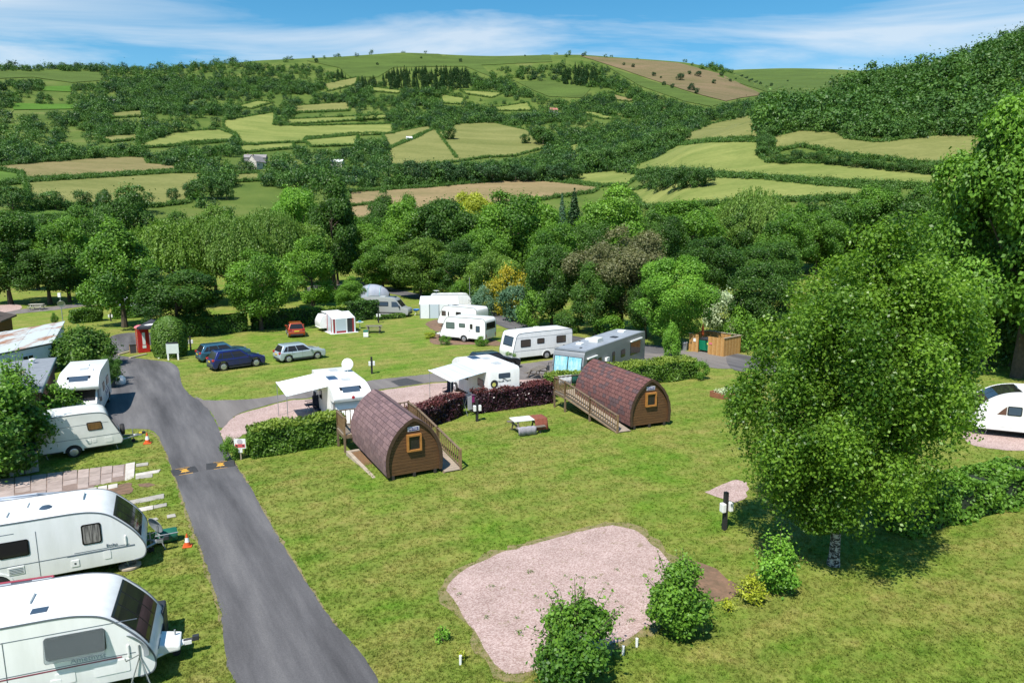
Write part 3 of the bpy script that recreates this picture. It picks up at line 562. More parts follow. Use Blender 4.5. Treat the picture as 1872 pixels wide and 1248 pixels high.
# ------------------------------------------------------------------ woods on the hills
def lib_collection(name, meshes, m):
    c = bpy.data.collections.new(name)
    for i, me in enumerate(meshes):
        o = bpy.data.objects.new('far_tree_%d' % i, me); me.materials.append(MATS[m] if isinstance(m, str) else m); c.objects.link(o)
    return c
def scatter(name, label, P, S, c, seed):
    """one mass of far trees standing on the hill: points with instanced crowns"""
    P = np.asarray(P); n = len(P); g = np.random.default_rng(seed)
    me = bpy.data.meshes.new(name); me.vertices.add(n); me.vertices.foreach_set('co', P.astype(np.float32).ravel())
    a = me.attributes.new('size', 'FLOAT', 'POINT'); a.data.foreach_set('value', np.asarray(S, np.float32))
    a = me.attributes.new('turn', 'FLOAT', 'POINT'); a.data.foreach_set('value', g.uniform(0, 6.28, n).astype(np.float32))
    a = me.attributes.new('pick', 'INT', 'POINT'); a.data.foreach_set('value', g.integers(0, len(c.objects), n).astype(np.int32))
    o = link(name, me, None); tag(o, label, 'woodland', kind='stuff')
    gt = bpy.data.node_groups.new(name, 'GeometryNodeTree'); gt.interface.new_socket('Geometry', in_out='INPUT', socket_type='NodeSocketGeometry'); gt.interface.new_socket('Geometry', in_out='OUTPUT', socket_type='NodeSocketGeometry')
    gi = gt.nodes.new('NodeGroupInput'); go = gt.nodes.new('NodeGroupOutput'); ip = gt.nodes.new('GeometryNodeInstanceOnPoints'); ci = gt.nodes.new('GeometryNodeCollectionInfo')
    ci.inputs['Collection'].default_value = c; ci.inputs['Separate Children'].default_value = True; ci.inputs['Reset Children'].default_value = True
    ip.inputs['Pick Instance'].default_value = True
    def at(nm, ty):
        q = gt.nodes.new('GeometryNodeInputNamedAttribute'); q.data_type = ty; q.inputs['Name'].default_value = nm; return q.outputs['Attribute']
    cx = gt.nodes.new('ShaderNodeCombineXYZ'); gt.links.new(at('turn', 'FLOAT'), cx.inputs[2])
    gt.links.new(gi.outputs[0], ip.inputs['Points']); gt.links.new(ci.outputs[0], ip.inputs['Instance']); gt.links.new(at('pick', 'INT'), ip.inputs['Instance Index'])
    gt.links.new(cx.outputs[0], ip.inputs['Rotation']); gt.links.new(at('size', 'FLOAT'), ip.inputs['Scale']); gt.links.new(ip.outputs[0], go.inputs[0])
    o.modifiers.new('scatter', 'NODES').node_group = gt; return o
LIB = {'far': lib_collection('lib_far', [crown('far_crown', 4.6, 4.2, 4.2, 420, .62, 100 + i, 16, .42) for i in range(4)], 'leaf_far'),
       'farb': lib_collection('lib_farb', [crown('far_crown', 4.4, 4.0, 4.0, 420, .62, 120 + i, 14, .42) for i in range(3)], 'leaf_farb'),
       'fard': lib_collection('lib_fard', [crown('far_crown', 4.6, 5.0, 4.8, 420, .62, 140 + i, 14, .42) for i in range(3)], 'leaf_fard'),
       'conifer': lib_collection('lib_conifer', [conifer('far_conifer', 3.3, 13, 520, .6, 160 + i) for i in range(3)], 'leaf_fard'),
       'shrub': lib_collection('lib_shrub', [crown('far_shrub', 1.9, 1.3, 1.0, 150, .42, 180 + i, 8, .5) for i in range(3)], 'leaf_farb')}
def vnoise(x, y, s, seed):
    return np.sin(x * s * 1.0 + 1.7 * np.sin(y * s * .8 + seed)) * np.sin(y * s * 1.1 + 1.3 * np.sin(x * s * .7 + seed * 2.1))
g = np.random.default_rng(11); M_ = 30000
az = g.uniform(px_az(-120), px_az(2000), M_); r = np.sqrt(g.uniform(345 ** 2, 1290 ** 2, M_))
X = r * np.sin(az); Y = r * np.cos(az); Z = gz(X, Y); SZ = np.clip(.80 * np.exp(g.normal(size=M_) * .28), .42, 1.5)
bp_ = to_px(np.stack([X, Y, Z + .3], 1)); tp_ = to_px(np.stack([X, Y, Z + 8.2 * SZ], 1)); mp_ = to_px(np.stack([X, Y, Z + 4.5 * SZ], 1))
keep = np.ones(M_, bool)
for poly in FPOLY:
    keep &= ~inside(poly, bp_[:, 0], bp_[:, 1]) & ~inside(poly, tp_[:, 0], tp_[:, 1]) & ~inside(poly, mp_[:, 0], mp_[:, 1])
px_, py_ = bp_[:, 0], bp_[:, 1]
right = (px_ > 1388) & (r < 760)
# keep only slopes that face the viewer's side of the ridges
slope_ok = gz(X * 1.02, Y * 1.02) > Z - .8
keep &= slope_ok | right
dens = np.where(right, 1.0, .62 + .38 * np.sign(vnoise(X, Y, .020, 3.0) + .25))
dens = np.where((~right) & (py_ < 150), .30, dens); dens = np.where((~right) & (py_ < 122) & (px_ > 430), .02, dens); dens = np.where((~right) & (py_ > 345), .05, dens)
dens = np.where(right & (py_ > 255), .0, dens); dens = np.where((px_ > 1100) & (r > 470) & (r < 760) & (px_ < 1388), .85, dens)
dens = np.where((px_ > 1800) & (py_ < 80) & right, .5, dens)
con = inside([(700, 118), (760, 108), (850, 118), (865, 160), (800, 170), (700, 165)], px_, py_) | inside([(1025, 135), (1090, 130), (1095, 158), (1030, 155)], px_, py_) | inside([(615, 140), (680, 135), (690, 160), (620, 170)], px_, py_)
dens = np.where(con, 1.0, dens); keep &= g.uniform(0, 1, M_) < dens
kind = g.choice(3, M_, p=[.52, .25, .23])
Pn = np.stack([X, Y, Z - .5], 1)
for nm, sel, k_, lb, sz in [('woodland', keep & right & (kind != 2), 'far', 'dense green woodland covering the steep hill on the right', 1.25), ('woodland', keep & right & (kind == 2), 'farb', 'lighter green crowns mixed through the woodland on the right hill', 1.2),
        ('woodland', keep & ~right & ~con & (kind == 0), 'far', 'patchwork of green trees and hedges over the far hillside', .95), ('woodland', keep & ~right & ~con & (kind == 1), 'farb', 'lighter green trees scattered between the fields of the far hillside', .85),
        ('woodland', keep & ~right & ~con & (kind == 2), 'fard', 'dark green trees scattered between the fields of the far hillside', .9), ('woodland', keep & con, 'conifer', 'dark conifer plantations high on the far hillside', .95)]:
    scatter(nm, lb, Pn[sel], SZ[sel] * sz, LIB[k_], 5)
# thin clipped hedgerows between the fields
HEDGE = [[(45, 334), (150, 327), (323, 316)], [(0, 312), (40, 319), (42, 334)], [(0, 340), (44, 336)], [(130, 380), (60, 385), (30, 389)], [(120, 402), (44, 407)], [(556, 256), (640, 246), (690, 244)], [(632, 275), (712, 273), (760, 255), (792, 236)], [(692, 246), (720, 246)], [(780, 345), (960, 327), (1110, 313)], [(636, 353), (700, 349), (780, 345)], [(980, 326), (1098, 343), (1145, 343)], [(1150, 314), (1180, 320)], [(1298, 322), (1400, 329), (1490, 338), (1600, 342), (1720, 347)], [(1300, 262), (1390, 259)], [(1100, 206), (1135, 218)], [(1040, 202), (1100, 206), (1185, 214)], [(640, 380), (700, 374)], [(255, 272), (300, 270), (420, 260)], [(323, 314), (375, 317)], [(800, 243), (835, 291)], [(537, 208), (640, 204)], [(523, 231), (545, 232), (720, 228)]]
HP = []; HS = []
for k, poly in FIELDS:
    if k not in ('moor', 'heath', 'lush'): HEDGE.append([(min(max(x, -60), 1895), y) for x, y in poly + poly[:1]])
for h in HEDGE:
    for a, b_ in zip(h[:-1], h[1:]):
        n = max(2, int(math.hypot(b_[0] - a[0], b_[1] - a[1]) / 1.5)); t = np.linspace(0, 1, n)
        q = hill(a[0] + (b_[0] - a[0]) * t, a[1] + (b_[1] - a[1]) * t); dd = np.linalg.norm(np.diff(q[:, :2], axis=0), axis=1)
        for i in range(n - 1):
            m_ = min(12, max(1, int(dd[i] / 1.6)))
            for j in range(m_):
                p = q[i] + (q[i + 1] - q[i]) * j / m_; HP.append((p[0] + g.normal() * .3, p[1] + g.normal() * .3, p[2] + .4)); HS.append(g.uniform(.45, .8))
scatter('hedgerows', 'thin clipped field hedges crossing the far fields', HP, HS, LIB['shrub'], 9)
# ------------------------------------------------------------------ trees of the site and the valley
CR = {'r%d' % i: crown('crown', 4.6, 5.2, 6.6, 30000, .148, 200 + i, 58, .29) for i in range(4)}
CR.update({'e%d' % i: crown('crown', 4.4, 6.0, 6.6, 28000, .145, 220 + i, 60, .26, 'egg') for i in range(2)})
CR.update({'a%d' % i: crown('crown', 4.6, 5.2, 6.6, 46000, .115, 230 + i, 60, .27) for i in range(2)})
CR.update({'w%d' % i: willow('crown', 4.8, 5.6, 7.0, 36000, .16, 240 + i) for i in range(2)})
CR.update({'c%d' % i: conifer('crown', 3.0, 13, 15000, .18, 250 + i) for i in range(2)})
CR.update({'s%d' % i: crown('crown', 1.6, 1.35, 1.35, 4200, .10, 260 + i, 26, .34) for i in range(3)})
CR.update({'m%d' % i: crown('crown', 4.6, 4.6, 5.4, 2600, .36, 270 + i, 20, .40) for i in range(4)})
TR = {k: trunk_mesh('trunk', 11, .28, 300 + i, 6, 3.0, 8.5) for i, k in enumerate(CR) if k[0] in 'rewa'}
TRM = trunk_mesh('trunk', 9, .3, 333, 3, 2.2, 6.5); TRC = trunk_mesh('trunk', 12, .2, 334, 2, .6, 11); TRS = trunk_mesh('stem', 1.6, .05, 335, 5, .7, 1.3)
NOM = {'r': (11.0, 12.3), 'a': (10.4, 12.2), 'e': (9.6, 12.6), 'w': (10.4, 12.8), 'c': (5.6, 13.0), 's': (3.9, 3.05), 'm': (11.4, 10.9)}
def top_height(P, px, py):
    dx, dy, dz = ray(px, py); return CAM_H + dz * P.y / dy - P.z
def tree(var, px, by, ty, w, m, label, name='tree', cat='tree', group=None, far=False, turn=None, at=None):
    if at is not None: P = Vector(at)
    elif far: P = Vector(hill([px], [by])[0])
    else: P = G(px, by)
    h = top_height(P, px, ty); dep = P.y * math.cos(PITCH) + (CAM_H - P.z) * math.sin(PITCH)
    W, H = NOM[var[0]]; sw = w / FPX * dep / W; sh = h / H
    t = thing(name, label, cat, P, (turn if turn is not None else (px * 37 % 628) / 100), group)
    tm = {'r': TR, 'e': TR, 'w': TR, 'a': TR}.get(var[0]); me = tm[var] if tm else {'c': TRC, 's': TRS, 'm': TRM}[var[0]]
    a = link('stem' if var[0] == 's' else 'trunk', me, bark, t); a.scale = (sw, sw, sh)
    b = link('foliage' if var[0] == 's' else 'crown', CR[var], m, t); b.scale = (sw, sw, sh); return t
# the belt of trees behind the pitches; label says where each one shows
B = 'trees of the belt behind the pitches'
for a in [
 ('r3', 20, 556, 372, 130, 'leaf_dark', 'tall dark tree at the left edge above the lawn and footpath'), ('r1', 92, 556, 432, 120, 'leaf_dark', 'dark tree beside the tall dark tree at the left edge, over the footpath'),
 ('r2', 128, 552, 388, 100, 'leaf_mid', 'green tree behind the footpath, left of the tree with the forked grey trunk'), ('e0', 228, 598, 392, 130, 'leaf_mid', 'green tree with a bare grey trunk on the lawn behind the red phone box'),
 ('r0', 170, 540, 372, 110, 'leaf_dark', 'dark tree behind the one with the bare grey trunk'), ('r1', 235, 520, 340, 100, 'leaf_dark', 'dark tree top rising to the field above the phone box'),
 ('w0', 320, 560, 385, 150, 'leaf_olive', 'light olive willow above the dense dark round tree'), ('w1', 428, 556, 378, 130, 'leaf_willow', 'weeping willow left of centre with trailing olive strands'), ('w0', 500, 545, 366, 110, 'leaf_willow', 'second weeping willow, to the right of the first'),
 ('r0', 395, 535, 372, 90, 'leaf_olive', 'olive tree crown between the two willows and the fields'), ('r2', 326, 612, 484, 145, 'leaf_dark', 'dense dark round tree behind the clipped dome bush'), ('r1', 478, 603, 448, 115, 'leaf_mid', 'bushy green tree standing in the hedge above the dark blue cars'),
 ('e1', 572, 562, 428, 92, 'leaf_mid', 'slim green tree with a pale trunk behind the orange car'), ('r3', 545, 522, 330, 90, 'leaf_bright', 'bright green rounded tree top in front of the farm fields'), ('e1', 612, 528, 312, 92, 'leaf_dark', 'tall dark pointed tree left of the brown field'), ('r2', 618, 520, 352, 66, 'leaf_dark', 'dark broad tree under the tall pointed tree'),
 ('e0', 704, 505, 335, 56, 'leaf_dark', 'dark pointed tree at the left end of the brown field'), ('e1', 748, 505, 352, 56, 'leaf_mid', 'narrow green tree left of the yellow tree'), ('r1', 668, 512, 385, 96, 'leaf_mid', 'green tree above the small wooden bin store'), ('r0', 742, 520, 366, 115, 'leaf_mid', 'large green tree left of the yellow tree'),
 ('r3', 812, 526, 352, 125, 'leaf_dark', 'broad dark green tree below and left of the yellow tree'), ('r2', 866, 496, 343, 92, 'leaf_yellow', 'bright yellow tree in the middle of the belt'), ('r1', 936, 530, 336, 140, 'leaf_mid', 'largest green tree, right of the yellow tree'), ('e0', 985, 520, 352, 96, 'leaf_mid', 'green pointed tree between the largest green tree and the dark conifers'),
 ('c0', 1048, 505, 343, 52, 'leaf_conifer', 'dark cone-shaped conifer right of centre'), ('c1', 1026, 500, 352, 34, 'leaf_blue', 'small blue-grey conifer beside the dark cone-shaped one'), ('r0', 1122, 520, 336, 135, 'leaf_mid', 'tall green tree behind the brownish half-bare tree'), ('r2', 1080, 535, 398, 90, 'leaf_dark', 'dark tree left of the brownish half-bare tree'),
 ('r3', 1248, 512, 356, 135, 'leaf_mid', 'rounded green tree right of the brownish half-bare tree'), ('r1', 1208, 520, 380, 80, 'leaf_dark', 'dark crown between the brownish tree and the rounded green tree'), ('w1', 1374, 500, 330, 118, 'leaf_willow', 'weeping willow right of centre with hanging olive strands'), ('r0', 1320, 498, 372, 80, 'leaf_mid', 'green tree left of the right-hand weeping willow'),
 ('r2', 1432, 512, 385, 90, 'leaf_mid', 'green tree right of the right-hand weeping willow'), ('r1', 1492, 500, 344, 115, 'leaf_dark', 'dark tree behind the left shoulder of the birch'), ('r3', 1580, 496, 332, 120, 'leaf_mid', 'green tree top straight above the birch'), ('r0', 1665, 500, 338, 120, 'leaf_dark', 'dark tree top above the right half of the birch'), ('r1', 1730, 520, 345, 110, 'leaf_mid', 'green tree between the birch top and the great ash'),
 ('r2', 1400, 545, 435, 120, 'leaf_dark', 'dark low tree under the right-hand weeping willow'), ('r3', 1300, 548, 425, 110, 'leaf_dark', 'dark tree behind the lime-green ash by the bin store'), ('r0', 1290, 628, 465, 0.1, 'leaf_mid', ''),
 ('r0', 700, 532, 425, 90, 'leaf_mid', 'green tree right of the small wooden bin store, over the back road'), ('r2', 770, 545, 428, 100, 'leaf_olive', 'olive green tree over the back road above the awning caravan'), ('e1', 842, 552, 436, 80, 'leaf_dark', 'dark slim tree behind the pair of white caravans'), ('r1', 900, 566, 452, 92, 'leaf_olive', 'olive shrubby tree left of the yellow flowering shrub'),
 ('r3', 1008, 596, 438, 92, 'leaf_dark', 'dark green tree between the yellow shrub and the brownish tree'), ('a0', 1135, 606, 402, 150, 'leaf_brown', 'brownish half-bare tree behind the white twin-window caravan'), ('a1', 1232, 636, 463, 128, 'leaf_bright', 'lime-green ash left of the wooden bin store'),
 ('r2', 1090, 612, 470, 90, 'leaf_dark', 'dark shrubby tree under the brownish half-bare tree'), ('r3', 1385, 632, 470, 110, 'leaf_dark', 'dark tree mass behind the left edge of the birch'), ('r2', 1180, 618, 505, 80, 'leaf_dark', 'dark undergrowth tree at the foot of the lime-green ash'),
 ('e0', 643, 576, 502, 56, 'leaf_mid', 'small young tree beside the folded camper awning'), ('r3', 560, 540, 400, 90, 'leaf_olive', 'olive tree behind the slim tree with the pale trunk'), ('r1', 70, 530, 395, 90, 'leaf_dark', 'dark crown behind the left-edge trees'), ('r2', 1010, 540, 400, 100, 'leaf_mid', 'green crown under the dark cone-shaped conifer'), ('r3', 880, 540, 410, 100, 'leaf_mid', 'green crown under the bright yellow tree')]:
    if a[6]: tree(a[0], a[1], a[2], a[3], a[4] * 1.22, *a[5:], group=B)
for k in range(42):
    x = -20 + 43 * k; x += (k * 29 % 17) - 8; c = ['leaf_mid', 'leaf_dark', 'leaf_mid', 'leaf_olive', 'leaf_dark'][k * 3 % 5]
    if 625 < x < 690: continue
    tree('r%d' % (k % 4), x, 494 + (k * 13 % 12), 392 - (k * 17 % 29) + (0 if x > 640 else 12), 105, c, nth(k % 21) + (' crown from the left' if k < 21 else ' crown from the middle') + ' in the deep back of the tree belt', group='trees at the back of the belt')
for k, (x, by, ty, w) in enumerate([(1858, 690, 120, 330), (1800, 668, 270, 200), (1930, 690, 110, 330)]):
    tree('a%d' % (k % 2), x, by, ty, w, ['leaf_mid', 'leaf_dark', 'leaf_mid'][k], ['great bright ash at the right edge above the caravan', 'shaded green tree between the birch and the great ash', 'green tree at the right edge, behind and beside the great ash'][k], group='tall trees at the right edge')
for k, (x, by, ty, w) in enumerate([(1845, 672, 470, 170), (1775, 655, 480, 130), (1905, 676, 450, 170), (1730, 640, 470, 120)]):
    tree('s%d' % (k % 3), x, by, ty, w, 'leaf_dark', ['dark undergrowth behind the caravan at the right edge', 'dark undergrowth right of the birch above the side road', 'dark undergrowth at the very right edge behind the caravan', 'dark undergrowth just behind the right side of the birch'][k], name='shrub', cat='shrub', group='undergrowth at the right edge')
# shrubs along the back road and round the pitches
for a in [('s0', 940, 588, 512, 74, 'leaf_blue', 'grey-green shrub under the yellow flowering shrub'), ('s1', 935, 574, 484, 84, 'flower_gold', 'yellow flowering shrub beside the back road'), ('s2', 806, 545, 498, 44, 'leaf_mid', 'upright shrub behind the awning caravan roof'), ('s0', 840, 560, 505, 40, 'leaf_mid', 'upright shrub left of the tall pole by the back road'), ('s1', 885, 578, 520, 44, 'leaf_blue', 'grey-green upright shrub beside the tall pole'), ('s2', 975, 600, 530, 62, 'leaf_mid', 'green shrub at the bend of the back road'),
          ('s0', 1322, 612, 522, 90, 'flower_white', 'white flowering elder behind the wooden bin store'), ('s1', 1352, 640, 560, 70, 'leaf_mid', 'leafy shrub at the right end of the wooden bin store'), ('s2', 1225, 654, 590, 40, 'leaf_bright', 'thin pale-stemmed shrub behind the grey motor coach'), ('s0', 1110, 616, 570, 70, 'leaf_mid', 'shrub behind the grey motor coach roof'), ('s1', 1040, 606, 560, 60, 'leaf_dark', 'dark shrub behind the white twin-window caravan'),
          ('s2', 738, 528, 496, 50, 'leaf_dark', 'dark shrub over the back road at the red post'), ('s1', 770, 536, 498, 44, 'leaf_mid', 'green shrub at the left of the awning caravan roof'), ('s0', 160, 562, 520, 40, 'leaf_dark', 'narrow dark shrub beside the footpath'), ('s1', 426, 839, 795, 36, 'leaf_mid', 'round bush at the lane edge behind the red and white sign'), ('s2', 720, 622, 612, 14, 'leaf_mid', 'tuft of green by the elm hedge'),
          ('s0', 722, 627, 606, 30, 'leaf_mid', 'long-leaved green plant at the left of the flower bed'), ('s1', 815, 630, 612, 22, 'leaf_mid', 'spiky green plant in front of the nearest white caravan'), ('s2', 880, 632, 614, 26, 'leaf_mid', 'leafy plant under the door of the nearest white caravan'), ('s0', 785, 618, 606, 24, 'leaf_yellow', 'yellow-green plant left of the flower bed'), ('s1', 933, 664, 642, 24, 'leaf_mid', 'weeds at the drawbar of the white twin-window caravan'), ('s2', 100, 590, 571, 14, 'leaf_mid', 'small bush beside the pole with the satellite dish'), ('s0', 1278, 693, 655, 36, 'leaf_mid', 'leafy end of the hedge beside the bin store road')]:
    if a[1:3] in [(720, 622), (722, 627)]: continue
    tree(*a, name='shrub', cat='shrub', group='shrubs along the roads')
# trees standing out on the fields
for k, (x, by, ty, w) in enumerate([(25, 392, 335, 62), (75, 386, 350, 34), (102, 386, 346, 48), (153, 378, 345, 36), (190, 376, 344, 26), (318, 372, 342, 26), (250, 392, 334, 66), (352, 366, 330, 34), (372, 366, 322, 40), (398, 366, 322, 40), (415, 366, 330, 30), (820, 256, 228, 30), (993, 266, 228, 46), (960, 264, 244, 22)]):
    tree('m%d' % (k % 4), x, by, ty, w, 'leaf_far', ['tree at the far left edge in the field', 'first of two joined small trees in the left field', 'second and wider of two joined trees in the left field', 'third tree of the line in the left field', 'fourth, palest tree of the line in the left field', 'lone small tree beside the field track', 'large dark tree in front of the left field', 'left tree of the copse at the field track', 'tallest tree of the copse at the field track', 'round tree of the copse at the field track', 'right tree of the copse at the field track', 'lone tree in the pale meadow in mid valley', 'large round tree at the right end of the pale meadow', 'small tree beside the large round one at the meadow end'][k], 'field_tree', group='trees standing in the fields', far=True)
for k in range(16):
    x = 728 + 21.5 * k; tree('m%d' % (k % 4), x, 337 - .5 * k + (k % 3), 296 - (k * 7 % 11) + .6 * k, 40, 'leaf_fard' if k % 3 else 'leaf_far', nth(k) + ' dark tree from the left in the row above the brown field', 'row_tree', group='trees in the row above the brown field', far=True)
for k in range(9):
    x = 1178 + 14 * k; tree('m%d' % (k % 4), x, 343 + [0, 5, 8, 4, 9, 6, 3, 2, 0][k], [306, 300, 309, 298, 303, 299, 302, 300, 304][k], 36, 'leaf_far', nth(k) + ' tree from the left in the isolated round copse', 'copse_tree', group='trees of the round copse in the meadow', far=True)
for k in range(18):
    t = k / 17; x = 1078 + 168 * t; y = 316 - 54 * t ** 1.1; tree('m%d' % (k % 4), x, y, y - 46 + (k * 5 % 13) + 8 * t, 36, 'leaf_far' if k % 2 else 'leaf_farb', nth(k) + ' tree, counted uphill, of the line beside the sloping meadow', 'row_tree', group='trees along the sloping meadow', far=True)
for k in range(16):
    t = k / 15; x = 1392 + 326 * t; y = 282 + 38 * t ** .8 + (8 if 0 < k < 3 else 0); tree('m%d' % (k % 4), x, y + 4, y - 16 - (k * 5 % 9), 30, 'leaf_far', nth(k) + ' low tree from the left in the hedge across the right meadow', 'hedge_tree', group='trees of the hedge across the right meadow', far=True)
for k in range(7):
    tree('m%d' % (k % 4), 1392 + (k % 2) * 12, 252 + 5 * k, 226 + 5 * k, 24, 'leaf_far', nth(k) + ' low tree, counted downhill, at the left end of the right-hand field', 'hedge_tree', group='trees at the left end of the right field', far=True)
for k, (x, y, h) in enumerate(sorted([(1195, 140, 9), (1243, 148, 15), (1260, 137, 8), (1276, 141, 12), (1305, 154, 9), (1214, 157, 9), (1229, 162, 10), (1264, 166, 15), (1273, 172, 12), (1319, 140, 9), (1066, 104, 7), (578, 115, 9), (842, 114, 8), (1157, 124, 8), (1335, 150, 7), (1208, 144, 5), (1140, 120, 6), (960, 104, 4), (770, 108, 5), (690, 120, 6), (1345, 146, 4), (1370, 150, 5), (1390, 155, 6), (1410, 158, 7), (1440, 150, 4)])):
    tree('m%d' % (k % 4), x, y, y - h, h * .95, 'leaf_fard', nth(k) + ' lone dark tree from the left on the bare moor top', 'moor_tree', group='lone trees on the moor', far=True)
# ------------------------------------------------------------------ birch
def birch():
    P = G(1523, 1032); t = thing('birch_tree', 'large birch with white trunk and dense drooping crown, right foreground', 'tree', P)
    g = np.random.default_rng(77); nb = 260
    D = sph(g, nb); u = g.uniform(.30, 1.03, nb) ** .75; B_ = D * u[:, None] * np.array([2.95, 2.95, 4.95])
    tt = np.clip((B_[:, 2] / 4.95 + 1) / 2, 0, 1); B_[:, :2] *= (.62 + .46 * np.maximum(np.sin(np.pi * (tt * .86 + .14)), 0))[:, None] * (1 + .10 * np.sin(np.arctan2(D[:, 1], D[:, 0]) * 3 + B_[:, 2] * .9))[:, None]
    B_[:, 2] += 6.45; B_[:, 0] += -.02 + .09 * (B_[:, 2] - 2); br = g.uniform(.32, .95, nb); bt = g.uniform(-.30, .26, nb)
    n = 165000; w = br ** 2; i = g.choice(nb, n, p=w / w.sum()); d = sph(g, n)
    oc = (B_[i] - np.array([.3, 0, 6.4])) / 4.5; d = d + oc * .7 + np.array([0, 0, .2]); d /= np.linalg.norm(d, axis=1, keepdims=True)
    C = B_[i] + d * (br[i] * g.uniform(.2, 1.1, n) ** .6)[:, None]; dr = g.uniform(0, 1, n) ** 3 * 1.1; C[:, 2] -= dr
    k = (C[:, 2] > 1.55 + .4 * np.sin(C[:, 0] * 2.1) * np.cos(C[:, 1] * 1.7)); C, d, i = C[k], d[k], i[k]; n = len(C)
    tint = .40 + bt[i] + g.uniform(-.25, .28, n) + .06 * (C[:, 2] - 5) / 4
    link('crown', leaf_mesh('crown', C, d * .7 + sph(g, n) * .9 + np.array([0, 0, .3]), .058 * g.uniform(.6, 1.3, n), tint, .68, 78), 'leaf_birch', t)
    b = MB(); b.tube([(0, 0, -.2), (.02, .01, .4), (0, 0, 1.4), (.08, .05, 3), (.2, .1, 5.5), (.4, .1, 8), (.5, 0, 10.2)], [.24, .17, .15, .14, .11, .07, .02], 12)
    bm_ = mat('birch_bark', (.42, .41, .38), .8, col2=(.03, .028, .025), scale=4.0, bump=.5, bscale=16, ramp=(.49, .54), stretch=(2, 2, 4))
    b.build('trunk', bm_, t, smooth=True)
    b = MB(); rr = random.Random(4)
    for k in range(26):
        z0 = 1.9 + k * .29; a = k * 2.4; L_ = (3.3 - .22 * k * .5) * rr.uniform(.7, 1); p0 = Vector((.05 * z0 * .8, .02 * z0, z0)); p1 = p0 + Vector((math.cos(a) * L_ * .55, math.sin(a) * L_ * .55, L_ * .45)); p2 = p0 + Vector((math.cos(a) * L_ + .3, math.sin(a) * L_, L_ * .35))
        b.tube([p0, p1, p2], [.05, .03, .008], 5)
    b.build('branches', bark, t)
birch()
# ------------------------------------------------------------------ bushes on the lawn
def bush(px, by, ty, w, m, label, seed, n=11000, leaf=.056, tips=26, group='bushes round the front gravel pad', name='bush'):
    P = G(px, by); h = top_height(P, px, ty) * 1.0; dep = P.y * math.cos(PITCH) + (CAM_H - P.z) * math.sin(PITCH); rx = w / FPX * dep / 2 * .92
    t = thing(name, label, 'bush', P); rz = h / 2
    me = crown('foliage', rx, rz * .92, rz, n, leaf, seed, 40, .32, 'egg'); link('foliage', me, m, t)
    g = np.random.default_rng(seed); b = MB(); C = []; b.tube([(0, 0, -.1), (0, 0, h * .7)], [.05, .015], 6)
    for k in range(tips):
        d = sph(g, 1)[0]; d[2] = abs(d[2]) * 1.2 + .2; d /= np.linalg.norm(d); e = np.array([rx, rx, rz]) * d * (1.05 + .4 * g.uniform()) + np.array([0, 0, rz]); s = np.array([0, 0, rz * .6])
        b.tube([s, (s + e) / 2 + np.array([0, 0, .06]), e], [.018, .012, .004], 4)
        for q in np.linspace(.55, 1, 12): C.append(s + (e - s) * q + g.normal(size=3) * .05)
    b.build('stem', bark, t); C = np.array(C); tag(link('shoots', leaf_mesh('shoots', C, sph(g, len(C)) + np.array([0, 0, .6]), leaf * g.uniform(.6, 1.1, len(C)), .75 + g.uniform(-.2, .2, len(C)), .6, seed), m, t), kind='stuff')
bush(1052, 1236, 1092, 160, 'leaf_mid', 'leafy green bush at the front edge of the gravel pad', 401)
bush(1240, 1160, 1028, 132, 'leaf_mid', 'leafy green bush at the right corner of the gravel pad', 402)
bush(1420, 1082, 978, 84, 'leaf_bright', 'pale green young shrub in the shade edge of the birch', 403, 2600, .06, 18)
bush(1370, 1100, 1056, 56, 'leaf_yellow', 'small bright yellow shrub beside the bare soil', 404, 900, .05, 10)
bush(1332, 1116, 1096, 22, 'leaf_yellow', 'tiny yellow-green seedling between the corner bush and the yellow shrub', 405, 160, .04, 5)
bush(810, 1170, 1148, 28, 'leaf_bright', 'tiny green seedling left of the gravel pad', 406, 200, .04, 6)
bush(845, 1206, 1190, 14, 'leaf_yellow', 'tiny yellow seedling in a white tube left of the gravel pad', 407, 80, .035, 4)
bush(8, 866, 690, 190, 'leaf_mid', 'big leafy shrub at the left edge behind the small old caravan', 408, 16000, .11, 24, 'shrubs at the left edge', 'shrub')
bush(112, 770, 706, 84, 'leaf_mid', 'low leafy shrub behind the roof of the small old caravan', 409, 5000, .09, 12, 'shrubs at the left edge', 'shrub')
bush(40, 790, 655, 90, 'leaf_mid', 'feathery young tree rising over the grey flat roof', 410, 2600, .08, 30, 'shrubs at the left edge', 'young_tree')
bush(155, 672, 603, 112, 'leaf_hedge', 'large rounded hedge bush behind the white motorhome', 411, 14000, .12, 10, 'shrubs at the left edge', 'hedge_bush')
bush(212, 700, 664, 22, 'leaf_dark', 'potted dark shrub beside the white motorhome', 412, 900, .07, 6, 'shrubs at the left edge', 'shrub')
